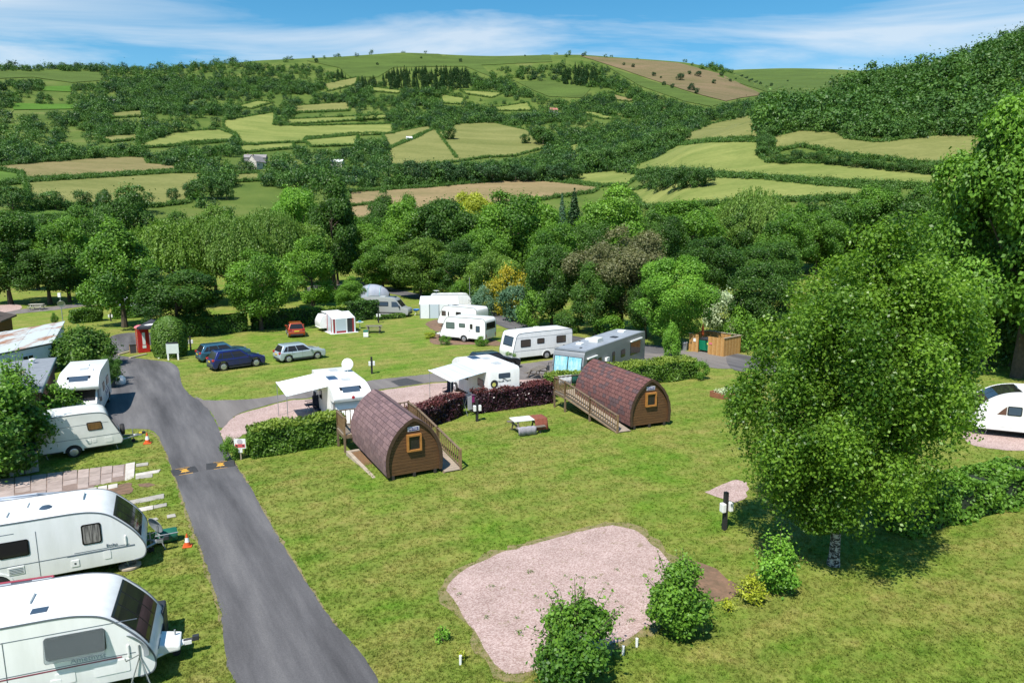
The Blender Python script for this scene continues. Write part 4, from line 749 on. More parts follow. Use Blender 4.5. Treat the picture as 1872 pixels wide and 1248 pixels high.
def dome():
    P = G(312, 656) + Vector((-.6, 1.3, 0)); t = thing('clipped_bush', 'clipped dome-shaped bush behind the white notice board', 'bush', P); g = np.random.default_rng(5); n = 9000
    h = 3.55; rx = 1.42; w = g.uniform(0, 1, n); a = g.uniform(0, 6.283, n); rr = rx * np.minimum(1, (1 - np.clip((w - .5) / .5, 0, 1) ** 2.4) ** .5) * (.86 + .14 * np.clip(w / .25, 0, 1))
    rr = rr * (1 + .035 * np.sin(a * 7 + w * 9)) * g.uniform(.93, 1.03, n); C = np.stack([rr * np.cos(a), rr * np.sin(a), w * h], 1); Nn = np.stack([np.cos(a), np.sin(a), .2 + 1.8 * np.clip(w - .5, 0, 1)], 1) + sph(g, n) * .6
    link('foliage', leaf_mesh('foliage', C, Nn, .095 * g.uniform(.7, 1.3, n), .45 + g.uniform(-.3, .3, n), .65, 6), 'leaf_hedge', t)
    b = MB(); b.lathe([(.9, 0), (1.22, .5), (1.25, 2), (1.05, 2.9), (.5, 3.35), (.05, 3.42)], seg=14); b.build('branches', mat('hedge_core_0.012', (.012, .022, .008), .95), t)
dome()
# ------------------------------------------------------------------ hedges
def hedge(label, p0, p1, W, H, leaf, n, m, seed, top_m=None, cat='hedge', group='clipped hedges of the site', core=(0.012, 0.022, 0.008), back=True, wob=.10, name='hedge'):
    a, b_ = G(*p0), G(*p1); d = b_ - a; L_ = d.xy.length; rz = math.atan2(d.y, d.x)
    o = a + Vector((-math.sin(rz), math.cos(rz), 0)) * (W / 2 if back else 0); o.z = min(a.z, b_.z)
    t = thing(name, label, cat, o, rz, group); hedge_part(t, L_, W, H, leaf, n, m, seed, top_m, wob=wob, core=core); return t
hedge('long green beech hedge between the lane and the first pod', (462, 840), (634, 810), 1.25, 1.5, .085, 11000, 'leaf_hedge', 501, 'leaf_hedgetop')
hedge('dark purple hedge behind the first pod, left of the clothes airer', (722, 806), (848, 759), 1.1, 1.3, .075, 9000, 'leaf_purple', 502, 'leaf_tip', core=(.008, .006, .007))
hedge('dark purple hedge running from the electric post to the second pod', (872, 757), (1012, 737), 1.1, 1.35, .075, 9500, 'leaf_purple', 503, 'leaf_tip', core=(.008, .006, .007))
hedge('green hedge in front of the grey motor coach, right of the second pod', (1118, 712), (1274, 692), 1.7, 1.5, .085, 12000, 'leaf_hedge', 504, 'leaf_hedgetop')
hedge('green hedge top showing left of the second pod below the coach windscreen', (1010, 727), (1110, 713), 1.2, 1.45, .085, 6500, 'leaf_hedge', 505, 'leaf_hedgetop')
hedge('low leafy hedge running from under the birch to the right edge', (1660, 985), (1905, 918), 1.5, 1.5, .085, 13000, 'leaf_mid', 506, None, wob=.2)
hedge('short clipped hedge on the far left lawn', (134, 592), (189, 587), 1.6, 1.5, .12, 3500, 'leaf_hedge', 507)
hedge('hedge behind the tree with the bare grey trunk', (208, 584), (262, 580), 1.4, 1.4, .12, 2500, 'leaf_mid', 508)
hedge('dark hedge behind the two dark blue cars', (340, 618), (454, 606), 1.4, 1.9, .12, 5000, 'leaf_dark', 509)
hedge('dark hedge behind the orange car', (466, 604), (592, 592), 1.4, 1.9, .12, 5000, 'leaf_dark', 510, 'leaf_hedge')
hedge('hedge with yellow-green top behind the folding camper', (592, 592), (640, 586), 1.4, 1.7, .12, 2500, 'leaf_dark', 511, 'leaf_hedgetop')
hedge('dark hedge between the folding camper and the grey camper van', (642, 588), (694, 583), 2.0, 2.2, .12, 3500, 'leaf_dark', 512)
hedge('low hedge on the lawn behind the slim tree with the pale trunk', (560, 556), (640, 550), 1.4, 1.5, .14, 2500, 'leaf_mid', 513)
hedge('strip of low plants at the foot of the grey camper van', (690, 586), (742, 581), .7, .55, .10, 900, 'leaf_hedge', 514)

# ------------------------------------------------------------------ grass blades of the nearer lawn
def lawn_grass():
    b = MB(); g = random.Random(5)
    for k in range(11):
        a = g.uniform(0, 6.28); r_ = g.uniform(0, .15); h = g.uniform(.025, .06); w = .011; x, y = r_ * math.cos(a), r_ * math.sin(a); t_ = g.uniform(0, 6.28); l = g.uniform(.01, .06)
        b.add([(x + w * math.cos(t_), y + w * math.sin(t_), 0), (x - w * math.cos(t_), y - w * math.sin(t_), 0), (x + l * math.cos(t_ + 1.5), y + l * math.sin(t_ + 1.5), h)], [(0, 1, 2)])
    me = bpy.data.meshes.new('tuft'); me.from_pydata(b.v, [], b.f); me.update()
    c = lib_collection('lib_tuft', [me], blade_m); g = np.random.default_rng(21); n = 150000
    Y = 13 + 62 * g.uniform(0, 1, n) ** 1.5; X = g.uniform(-1, 1, n) * (Y * .80 + 3); Z = gz(X, Y); q = to_px(np.stack([X, Y, Z], 1))
    k = np.ones(n, bool)
    for poly in SHEETS: k &= ~inside(poly, X, Y)
    scatter('grass', 'short mown grass of the lawns', np.stack([X, Y, Z], 1)[k], g.uniform(.55, 1.15, k.sum()) * (1 - .55 * np.clip((Y[k] - 35) / 40, 0, 1)), c, 8)['category'] = 'grass'
lawn_grass()
g = np.random.default_rng(31); wq = G(1030, 1090); X = wq.x + g.normal(size=28) * 2.4; Y = wq.y + g.normal(size=28) * 1.7; padp = [(G(*p).x, G(*p).y) for p in [(830, 1080), (860, 1040), (1004, 990), (1117, 966), (1185, 1000), (1228, 1040), (1225, 1105), (1139, 1165), (989, 1215), (930, 1228), (860, 1138)]]
k = inside(padp, X, Y); scatter('weeds', 'small weeds dotted over the front gravel pad', np.stack([X, Y, gz(X, Y) + .02], 1)[k], g.uniform(.3, .9, k.sum()), lib_collection('lib_weed', [crown('weed', .12, .05, .03, 30, .035, 700 + i, 5, .5) for i in range(2)], 'leaf_olive'), 4)['category'] = 'weeds'
# ------------------------------------------------------------------ vehicles
white_m = mat('gelcoat_white', (.80, .80, .79), .34, col2=(.69, .695, .67), scale=1.6, obj=True, coat=.1, detail=8, stretch=(1.6, 1.6, .35), ramp=(.25, .6)); cream_m = mat('aged_white', (.74, .74, .69), .42, var=.12, scale=1.2, obj=True)
roof_m = mat('roof_white', (.82, .82, .80), .5, col2=(.70, .70, .66), scale=2.0, obj=True, detail=8, ramp=(.3, .6)); black_m = mat('black_rubber', (.018, .018, .019), .75); dark_m = mat('dark_plastic', (.035, .037, .042), .5, var=.2, scale=3, obj=True)
trim_m = mat('trim_grey', (.12, .135, .15), .4); silver_m = mat('alloy', (.55, .56, .58), .3, metal=.7); steel_m = mat('galvanised', (.38, .40, .41), .45, metal=.5, var=.2, scale=6)
win_m = glass('window_dark', (.022, .020, .021)); winb_m = glass('window_blue', (.05, .075, .11)); winbr_m = glass('window_brown', (.075, .06, .05)); winf_m = glass('window_frame', (.012, .012, .013), .25); red_m = mat('red_lens', (.45, .02, .02), .25, coat=.3); amber_m = mat('amber_lens', (.6, .2, .02), .3)
plate_y = mat('plate_yellow', (.75, .55, .04), .4); grey_m = mat('grey_paint', (.30, .31, .32), .4, var=.12, scale=2, obj=True); stripe_m = mat('stripe_slate', (.10, .12, .15), .4)
def prof_strip(b, pts, y0, y1, e=.012, t=.02):
    """closed band that follows a profile in the (x, z) plane, e proud of it"""
    P = [Vector((p[0], 0, p[1])) for p in pts]; n = len(P); v = []
    for i, p in enumerate(P):
        d = (P[min(i + 1, n - 1)] - P[max(i - 1, 0)]).normalized(); nn = Vector((d.z, 0, -d.x))
        o, q = p + nn * e, p - nn * t
        v += [(o.x, y0, o.z), (o.x, y1, o.z), (q.x, y1, q.z), (q.x, y0, q.z)]
    f = [(4 * i + j, 4 * i + (j + 1) % 4, 4 * i + 4 + (j + 1) % 4, 4 * i + 4 + j) for i in range(n - 1) for j in range(4)] + [(3, 2, 1, 0), (4 * n - 4, 4 * n - 3, 4 * n - 2, 4 * n - 1)]
    return b.add(v, f)
def subprof(pts, s0, s1, k=10):
    """the part of a polyline between two arc fractions, resampled"""
    P = [Vector(p) for p in pts]; L_ = [0]
    for a, c in zip(P[:-1], P[1:]): L_.append(L_[-1] + (c - a).length)
    out_ = []
    for i in range(k + 1):
        s = L_[-1] * (s0 + (s1 - s0) * i / k); j = max(q for q in range(len(L_)) if L_[q] <= s + 1e-9); j = min(j, len(P) - 2)
        t_ = (s - L_[j]) / (L_[j + 1] - L_[j]); q = P[j].lerp(P[j + 1], t_); out_.append((q.x, q.y))
    return out_
def smooth_profile(pts, k=4):
    n = len(pts); o = []
    for i in range(n - 1):
        a, b_, c, d = (Vector(pts[max(i - 1, 0)]), Vector(pts[i]), Vector(pts[i + 1]), Vector(pts[min(i + 2, n - 1)]))
        for j in range(k):
            t_ = j / k; q = .5 * ((2 * b_) + (c - a) * t_ + (2 * a - 5 * b_ + 4 * c - d) * t_ * t_ + (3 * b_ - a - 3 * c + d) * t_ ** 3); o.append((q.x, q.y))
    o.append(tuple(pts[-1])); return o
_WH = {}
def wheel(parent, x, y, r, side, w=.2, rim=silver_m):
    key = (r, w)
    if key not in _WH:
        b = MB().lathe([(r * .62, -w / 2), (r * .93, -w / 2), (r, -w * .3), (r, w * .3), (r * .93, w / 2), (r * .62, w / 2)], axis='y', seg=20); c = MB().lathe([(r * .66, -.02), (r * .66, .02), (r * .5, .035), (r * .15, .02), (.001, .03)], axis='y', seg=20)
        for k in range(7):
            a = k * 2 * math.pi / 7; c.box((math.cos(a) * r * .36, .035, math.sin(a) * r * .36), (r * .5, .03, r * .12), ry=-a)
        _WH[key] = (b.mesh('tyre', smooth=True), c.mesh('rim', smooth=True))
    t = link('wheel', _WH[key][0], black_m, parent, (x, y, r)); c = link('rim', _WH[key][1], rim, t, (0, side * w * .42, 0))
    if side < 0: c.scale = (1, -1, 1)
def side_window(t, side, W, u0, u1, v0, v1, r=.07, m=None, slant=None, name='window'):
    s = 1 if side > 0 else -1; a, b_ = s * (W / 2 - .01), s * (W / 2 + .018)
    def sh(poly, ins=0): return [(x + (slant or 0) * (z - v0), z) for x, z in poly]
    f = MB().prism(sh(rrect(u0, u1, v0, v1, r)), a, b_).build(name, winf_m, t)
    MB().prism(sh(rrect(u0 + .045, u1 - .045, v0 + .045, v1 - .045, r * .8)), s * (W / 2 + .019), s * (W / 2 + .026)).build('pane', m or win_m, f); return f
def caravan(label, at, heading, Lb, W, prof, side=-1, wins=(), fwin=None, fm=None, rwin=None, wheels=((-.35, .32),), trim=trim_m, body=white_m, hitch=1.15, vents=(), stripes=(), group='touring caravans', name='caravan', trimw=.045, cover=None, lockers=(), skirt=True, lamps=True, dz=0):
    """prof runs from bottom front, up over the roof, to bottom rear; at = ground point under the front nose"""
    d = Vector((math.cos(heading), math.sin(heading), 0)); o = Vector(at) - d * (Lb / 2); o.z = float(site_z(o.x, o.y)) + dz
    t = thing(name, label, 'caravan', o, heading, group); P = smooth_profile(prof)
    MB().prism(P, -W / 2, W / 2).build('body', body, t, bevel=.035, seg=3, smooth=True)
    for s in (-1, 1):
        b = MB(); prof_strip(b, P, s * (W / 2 - .02), s * (W / 2 + .012), .014); b.build('edge_trim', trim, t)
    for w in wins: side_window(t, side, W, *w[:4], m=w[4] if len(w) > 4 else None, slant=w[5] if len(w) > 5 else 0)
    for w in wins[:2]: side_window(t, -side, W, *w[:4])
    if fwin:
        q = subprof(P, fwin[0], fwin[1]); nsec = fwin[3]; ww = fwin[2]; f = None
        b = MB(); prof_strip(b, q, -ww / 2, ww / 2, .02); f = b.build('front_window', winf_m, t)
        for k in range(nsec):
            y0 = -ww / 2 + ww * k / nsec + .03; y1 = -ww / 2 + ww * (k + 1) / nsec - .03; b = MB(); prof_strip(b, subprof(P, fwin[0] + .006, fwin[1] - .006), y0, y1, .028, .005); b.build('pane', fm or win_m, f)
    if rwin:
        q = subprof(P, rwin[0], rwin[1]); b = MB(); prof_strip(b, q, -rwin[2] / 2, rwin[2] / 2, .02); f = b.build('rear_window', winf_m, t); b = MB(); prof_strip(b, subprof(P, rwin[0] + .006, rwin[1] - .006), -rwin[2] / 2 + .05, rwin[2] / 2 - .05, .028, .005); b.build('pane', rwin[3] if len(rwin) > 3 else win_m, f)
    for x, r in wheels:
        for s in (-1, 1):
            arch = [(x + (r + .09) * math.cos(a), r + .02 + (r + .07) * math.sin(a)) for a in [math.pi * i / 12 for i in range(13)]]
            MB().prism(arch, s * (W / 2 - .1), s * (W / 2 + .003)).build('wheel_arch', black_m, t)
            b = MB(); ring = arch + [(x + (r + .16) * math.cos(a), r + .02 + (r + .14) * math.sin(a)) for a in [math.pi * i / 12 for i in range(12, -1, -1)]]; b.prism(ring, s * (W / 2 - .02), s * (W / 2 + .025)); b.build('arch_trim', body, t)
            wheel(t, x, s * (W / 2 - .07), r, s)
    b = MB(); b.box((0, 0, .36), (Lb * .86, W * .8, .14)); b.build('chassis', dark_m, t)
    for (x, y, l, w_, h) in vents:
        zt = max(p[1] for p in prof); k = MB().box((x, y, zt + h / 2 - .015), (l, w_, h)).build('roof_vent', roof_m if h > .05 else winb_m, t, bevel=.025)
    for (u0, u1, v0, v1, m) in stripes:
        s = side; MB().prism([(u0, v0), (u1, v0 + (0)), (u1, v1), (u0, v1)], s * (W / 2 - .01), s * (W / 2 + .006)).build('stripe', m, t)
    for (u0, u1, v0, v1) in lockers:
        MB().prism(rrect(u0, u1, v0, v1, .03, 2), side * (W / 2 - .01), side * (W / 2 + .014)).build('hatch', body, t)
    if hitch:
        x0 = Lb / 2; b = MB()
        for s in (-1, 1): b.tube([(x0 - .3, s * .55, .4), (x0 + hitch - .25, s * .05, .42)], .04, 6)
        b.box((x0 + hitch - .2, 0, .43), (.3, .14, .1)); b.build('drawbar', steel_m if not cover else white_m, t)
        b = MB(); b.tube([(x0 + hitch - .25, 0, .45), (x0 + hitch + .08, 0, .47)], [.06, .05], 8); b.box((x0 + hitch + .05, 0, .5), (.16, .12, .13)); b.build('coupling', dark_m, t, bevel=.01)
        b = MB(); b.tube([(x0 + hitch - .45, .15, .06), (x0 + hitch - .45, .15, .75)], .025, 6); b.build('jockey_post', steel_m, t)
        MB().lathe([(.05, -.03), (.1, -.03), (.1, .03), (.05, .03)], (x0 + hitch - .45, .15, .1), 12, 'y').build('jockey_wheel', black_m, t)
        if cover: MB().prism([(x0 - .15, .38), (x0 + hitch - .3, .42), (x0 + hitch - .3, .56), (x0 - .15, .72)], -.36, .36).build('drawbar_cover', white_m, t, bevel=.05)
    if lamps:
        for s in (-1, 1): MB().box((-Lb / 2 - .012, s * (W / 2 - .18), .75), (.03, .12, .3)).build('rear_lamp', red_m, t, bevel=.01)
    b = MB()
    for x in (-Lb * .42, Lb * .40):
        for s in (-1, 1): b.tube([(x, s * W * .36, .4), (x + .1, s * W * .36, .02)], .02, 5)
    b.build('corner_steadies', steel_m, t); return t
def tourer(Lb, H=2.38):
    h = Lb / 2; return [(h - .35, .40), (h - .08, .46), (h + .02, .70), (h - .05, 1.00), (h - .30, 1.42), (h - .66, 1.82), (h - .98, 2.10), (h - 1.35, H - .07), (h - 1.9, H), (0, H), (-h + .55, H), (-h + .2, H - .1), (-h + .03, H - .42), (-h, 1.2), (-h, .6), (-h + .1, .40)]
curt_m = mat('curtain_grey', (.30, .28, .26), .45, col2=(.05, .045, .045), scale=8, obj=True, stretch=(3.5, 1, .15), ramp=(.42, .58))
# nearest caravan, bottom left
n = Vector((-math.sin(R(21.5)), math.cos(R(21.5)), 0)); LA = 6.6
A_front = G(286, 1228, .4) + n * 1.08
cA = caravan('white caravan nearest the camera at the bottom left with open side window', A_front, R(21.5), LA, 2.2, tourer(LA, 2.30), -1, wins=[(1.05, 2.3, 1.28, 1.86), (-2.4, -1.4, 1.3, 1.85)], fwin=(.105, .225, 1.9, 3), wheels=((-.6, .32),), vents=[(.35, .1, .55, .5, .09), (.9, -.55, .35, .25, .04)], lockers=[(2.0, 2.75, .62, .95), (1.2, 1.6, .62, .9)],
    stripes=[(-3.3, 3.0, 1.93, 1.945, stripe_m), (-3.3, 2.9, 1.06, 1.075, stripe_m), (-3.3, 2.6, 1.00, 1.03, mat('stripe_maroon', (.22, .03, .06), .4))], hitch=.8, cover=True)
text_part('Amethyst', .19, mat('lettering_grey', (.33, .36, .42), .5), cA, (1.9, -1.112, 1.16), (R(90), 0, 0))
fl = MB(); fl.prism(rrect(1.05, 2.3, -.60, 0, .07), -.012, .012); o = fl.build('open_window_flap', glass('acrylic', (.045, .05, .055)), cA); o.location = (0, -1.13, 1.88); o.rotation_euler = (R(-16), 0, 0); q_ = MATS['acrylic'].node_tree.nodes['Principled BSDF']; q_.inputs['Base Color'].default_value = (.45, .5, .52, 1); q_.inputs['Transmission Weight'].default_value = .85; q_.inputs['IOR'].default_value = 1.1
MB().lathe([(.001, .07), (.12, .06), (.19, 0)], (-.3, -.7, 2.30), 14).build('roof_dome', winb_m, cA, smooth=True)
# second caravan
n = Vector((-math.sin(R(26.5)), math.cos(R(26.5)), 0)); LB = 6.4
B_front = G(268, 1018, .4) + n * 1.08
cB = caravan('white caravan second from the camera on the left with two dark side windows', B_front, R(26.5), LB, 2.2, tourer(LB, 2.32), -1, wins=[(1.45, 2.0, 1.22, 1.9, curt_m), (-.75, .05, 1.22, 1.75)], fwin=(.105, .225, 1.85, 3), wheels=((-.9, .32),), vents=[(-.3, .3, .45, .45, .07), (-.75, -.35, .45, .45, .08), (1.1, .35, .75, .62, .10)], lockers=[(2.0, 2.2, .62, .9), (-1.3, -.9, .6, .8)],
    stripes=[(-3.2, 2.9, .93, .95, stripe_m), (1.2, 2.75, .985, 1.0, stripe_m), (1.0, 2.9, .90, .915, stripe_m), (-3.2, -.3, 1.98, 1.995, stripe_m)], hitch=.55)
MB().box((1.1, .35, 2.375), (.56, .44, .05)).build('skylight_pane', winb_m, cB, bevel=.02); MB().lathe([(.001, .07), (.12, .06), (.19, 0)], (.45, -.15, 2.32), 14).build('roof_dome', winb_m, cB, smooth=True)
text_part('Eccles', .13, stripe_m, cB, (2.25, -1.112, 1.07), (R(90), 0, 0))
# small old caravan
hC = R(34); n = Vector((-math.sin(hC), math.cos(hC), 0)); LC = 3.75; h = LC / 2
C_front = G(226, 808, .4) + n * .98
profC = [(h - .12, .40), (h - .02, .55), (h - .06, .80), (h - .42, 1.55), (h - .62, 1.98), (h - .80, 2.12), (h - 1.1, 2.19), (0, 2.22), (-h + .6, 2.19), (-h + .22, 2.08), (-h + .03, 1.8), (-h, 1.2), (-h + .04, .5), (-h + .14, .40)]
cC = caravan('small old cream caravan with brown curtained window beside the lane', C_front, hC, LC, 1.98, profC, -1, wins=[(.35, 1.02, 1.28, 1.72, mat('curtain_brown', (.22, .11, .025), .5, col2=(.09, .045, .012), scale=9, obj=True, stretch=(3, 1, .2), coat=.4), -.12)], fwin=(.10, .25, 1.5, 1), wheels=((-.35, .29),), body=cream_m, vents=[(-.5, .1, .45, .4, .06)], stripes=[(-h + .05, h - .6, 1.62, 1.635, trim_m), (-h + .05, h - .15, .93, .95, trim_m)], lockers=[(1.05, 1.4, .55, .82), (.25, .45, .62, .8), (.5, .68, .64, .82), (-h + .2, -h + .6, .5, .85)], hitch=1.0)
MB().lathe([(.1, -.1), (.27, -.1), (.3, -.05), (.3, .05), (.27, .1), (.1, .1)], (h + .06, -.1, .88), 18, 'x').build('spare_wheel', black_m, cC, smooth=True)
MB().box((h + .98, 0, .5), (.3, .1, .12)).build('hitch_lock', plate_y, cC, bevel=.02)
# twin-window caravan in the middle
hT = R(31); LT = 6.1; h = LT / 2
T_near = G(938, 656, .35); T_rear_dir = Vector((math.cos(hT), math.sin(hT), 0)); n = Vector((-math.sin(hT), math.cos(hT), 0))
profT = [(h - .05, .38), (h, .8), (h - .12, 1.3), (h - .30, 2.0), (h - .42, 2.3), (h - .62, 2.42), (h - 1.2, 2.46), (0, 2.48), (-h + .3, 2.46), (-h + .06, 2.36), (-h, 2.1), (-h, .5), (-h + .06, .38)]
caravan('white caravan with three side windows parked beside the grey motor coach', T_near + n * 1.15, hT + math.pi, LT, 2.3, profT, 1, wins=[(1.3, 2.3, 1.25, 1.9, winbr_m), (-.1, .65, 1.42, 1.88, winbr_m), (-2.35, -1.35, 1.32, 1.95, winbr_m)], fwin=(.097, .180, 1.5, 1), fm=winb_m, wheels=((-.35, .33),), vents=[(.9, .2, .4, .4, .08), (.2, .1, .4, .4, .07), (-.4, -.5, .5, .45, .14), (-2.0, .1, .4, .4, .06)], stripes=[(-h, h - .4, 2.04, 2.06, trim_m), (-h, h - .1, .92, .945, trim_m)], hitch=1.1)
# white caravans on the island
hN = math.atan2(*(G(898, 620, .4) - G(806, 612, .4)).yx); LN = 5.2; h = LN / 2; n = Vector((-math.sin(hN), math.cos(hN), 0))
profN = [(h - .1, .40), (h, .6), (h - .2, 1.1), (h - .62, 2.0), (h - .85, 2.28), (h - 1.2, 2.40), (0, 2.42), (-h + .5, 2.42), (-h + .15, 2.32), (-h, 2.05), (-h - .02, 1.2), (-h, .5), (-h + .1, .40)]
cN = caravan('white caravan with a side door facing the camera on the lawn island', G(804, 614, .4) + n * 1.1, hN + math.pi, LN, 2.2, profN, 1, wins=[(.85, 1.85, 1.25, 1.88, glass('window_green', (.10, .14, .13))), (-.35, .35, 1.45, 1.85, MATS['window_green']), (-2.0, -1.55, 1.1, 1.7, winb_m)], fwin=(.10, .19, 1.7, 1), rwin=(.80, .88, 1.8), wheels=((-.2, .31),), vents=[(0, .2, .4, .4, .07)], hitch=1.1, cover=True)
f = MB().prism(rrect(-1.35, -.72, .45, 2.02, .08), 1.09, 1.115).build('door', white_m, cN); MB().prism(rrect(-1.2, -.9, 1.35, 1.85, .08), 1.116, 1.124).build('door_window', win_m, f); MB().box((-1.33 + .5, 1.13, 1.15), (.08, .03, .05)).build('handle', dark_m, f)
h2 = hN - R(6); n2 = Vector((-math.sin(h2), math.cos(h2), 0))
caravan('white caravan half hidden behind the one with the side door', G(801, 590, .4) + n2 * 1.0, h2 + math.pi, 5.4, 2.2, [(x + .1 * (1 if x > 0 else -1), z) for x, z in profN], 1, wins=[(1.5, 2.1, 1.3, 1.85, winbr_m), (1.05, 1.2, 1.3, 1.8), (-.6, .1, 1.4, 1.85)], fwin=(.10, .19, 1.7, 1), wheels=((-.2, .31),), vents=[(.9, .1, .6, .5, .05), (-.3, -.4, .3, .3, .08)], hitch=0)
# awning caravan at the back
hW = R(8); LW = 5.6; h = LW / 2
cW = caravan('white caravan with a large grey and white porch awning at the back road', G(868, 566, .4), hW, LW, 2.2, [(x, z + .1) for x, z in [(p[0] * LW / LN, p[1]) for p in profN]], 1, wins=[], fwin=None, rwin=None, wheels=((-.2, .31),), vents=[(-1.6, .2, .8, .4, .06), (-.4, .1, .4, .4, .06), (1.0, .2, .5, .4, .06)], hitch=.8)
MB().lathe([(.001, .02), (.35, .04), (.38, .06)], (-2.1, .3, 2.85), 14).build('roof_disc', white_m, cW); MB().tube([(-2.1, .3, 2.5), (-2.1, .3, 2.86)], .03, 6).build('mast', steel_m, cW)
awn_g = mat('awning_grey', (.16, .20, .23), .8, var=.15, obj=True); awn_w = mat('awning_white', (.72, .74, .76), .7, var=.08, obj=True); clear_m = glass('vinyl_window', (.48, .54, .60), .15)
def awning_tent(label, at, rz, Lx, D, hb, hf, cover, wall, post, doors, group='awnings'):
    """porch awning: local x along the caravan side, -y outwards"""
    t = thing('awning', label, 'awning', at, rz, group)
    b = MB(); q = [(0, 0, hb), (Lx, 0, hb), (Lx + .1, -D, hf), (-.1, -D, hf)]; b.add(q + [(x, y, z - .03) for x, y, z in q], [(0, 1, 2, 3), (7, 6, 5, 4), (0, 4, 5, 1), (1, 5, 6, 2), (2, 6, 7, 3), (3, 7, 4, 0)]); b.build('roof_sheet', cover, t)
    b = MB()
    for k in range(doors + 1):
        x = Lx * k / doors; b.box((x, -D, hf / 2), (.08, .06, hf))
    b.build('frame', post, t)
    for k in range(doors):
        x0, x1 = Lx * k / doors + .05, Lx * (k + 1) / doors - .05; f = MB().box(((x0 + x1) / 2, -D + .01, hf / 2), (x1 - x0, .02, hf - .05)).build('front_panel', wall[k % len(wall)], t)
    for x in (0, Lx):
        b = MB(); q = [(x, 0, 0), (x, -D, 0), (x, -D, hf), (x, 0, hb)]; b.add(q + [(x + .02, y, z) for _, y, z in q], [(0, 1, 2, 3), (7, 6, 5, 4), (0, 4, 5, 1), (1, 5, 6, 2), (2, 6, 7, 3), (3, 7, 4, 0)]); b.build('side_panel', wall[0], t)
    return t
aw = G(770, 582); d = Vector((math.cos(hW), math.sin(hW), 0)); nn = Vector((-math.sin(hW), math.cos(hW), 0))
awning_tent('large white and grey porch awning in front of the back-road caravan', aw + nn * 2.2, hW - R(3), 4.6, 2.4, 2.5, 1.75, awn_w, [awn_w, clear_m], awn_g, 4)
# caravan at the right edge
hR = R(156); LR = 6.8; h = LR / 2
profR = [(h - .3, .40), (h - .05, .5), (h + .04, .9), (h, 1.25), (h - .2, 1.65), (h - .55, 2.02), (h - 1.1, 2.34), (h - 1.7, 2.5), (h - 2.4, 2.55), (0, 2.55), (-h + .5, 2.5), (-h, 2.1), (-h, .5), (-h + .1, .40)]
nR = Vector((-math.sin(hR), math.cos(hR), 0))
cR = caravan('white caravan with a black curved front window at the right edge', G(1781, 778, .5) - nR * 1.15, hR, LR, 2.3, profR, 1, wins=[(1.35, 2.0, 1.25, 1.75, winb_m), (-.2, .9, 1.25, 1.8)], fwin=(.085, .34, 2.0, 2), wheels=((-.4, .33), (.4, .33)), vents=[(1.2, -.2, .5, .5, .09), (-.6, .1, .4, .4, .08)], lockers=[(1.7, 2.6, .6, .95)], hitch=1.3, cover=True, trim=white_m)
MB().prism([(2.03, 1.25), (2.45, 1.25), (2.2, 1.55), (2.03, 1.72)], 1.14, 1.156).build('brown_panel', mat('mocha', (.12, .06, .045), .35), cR)
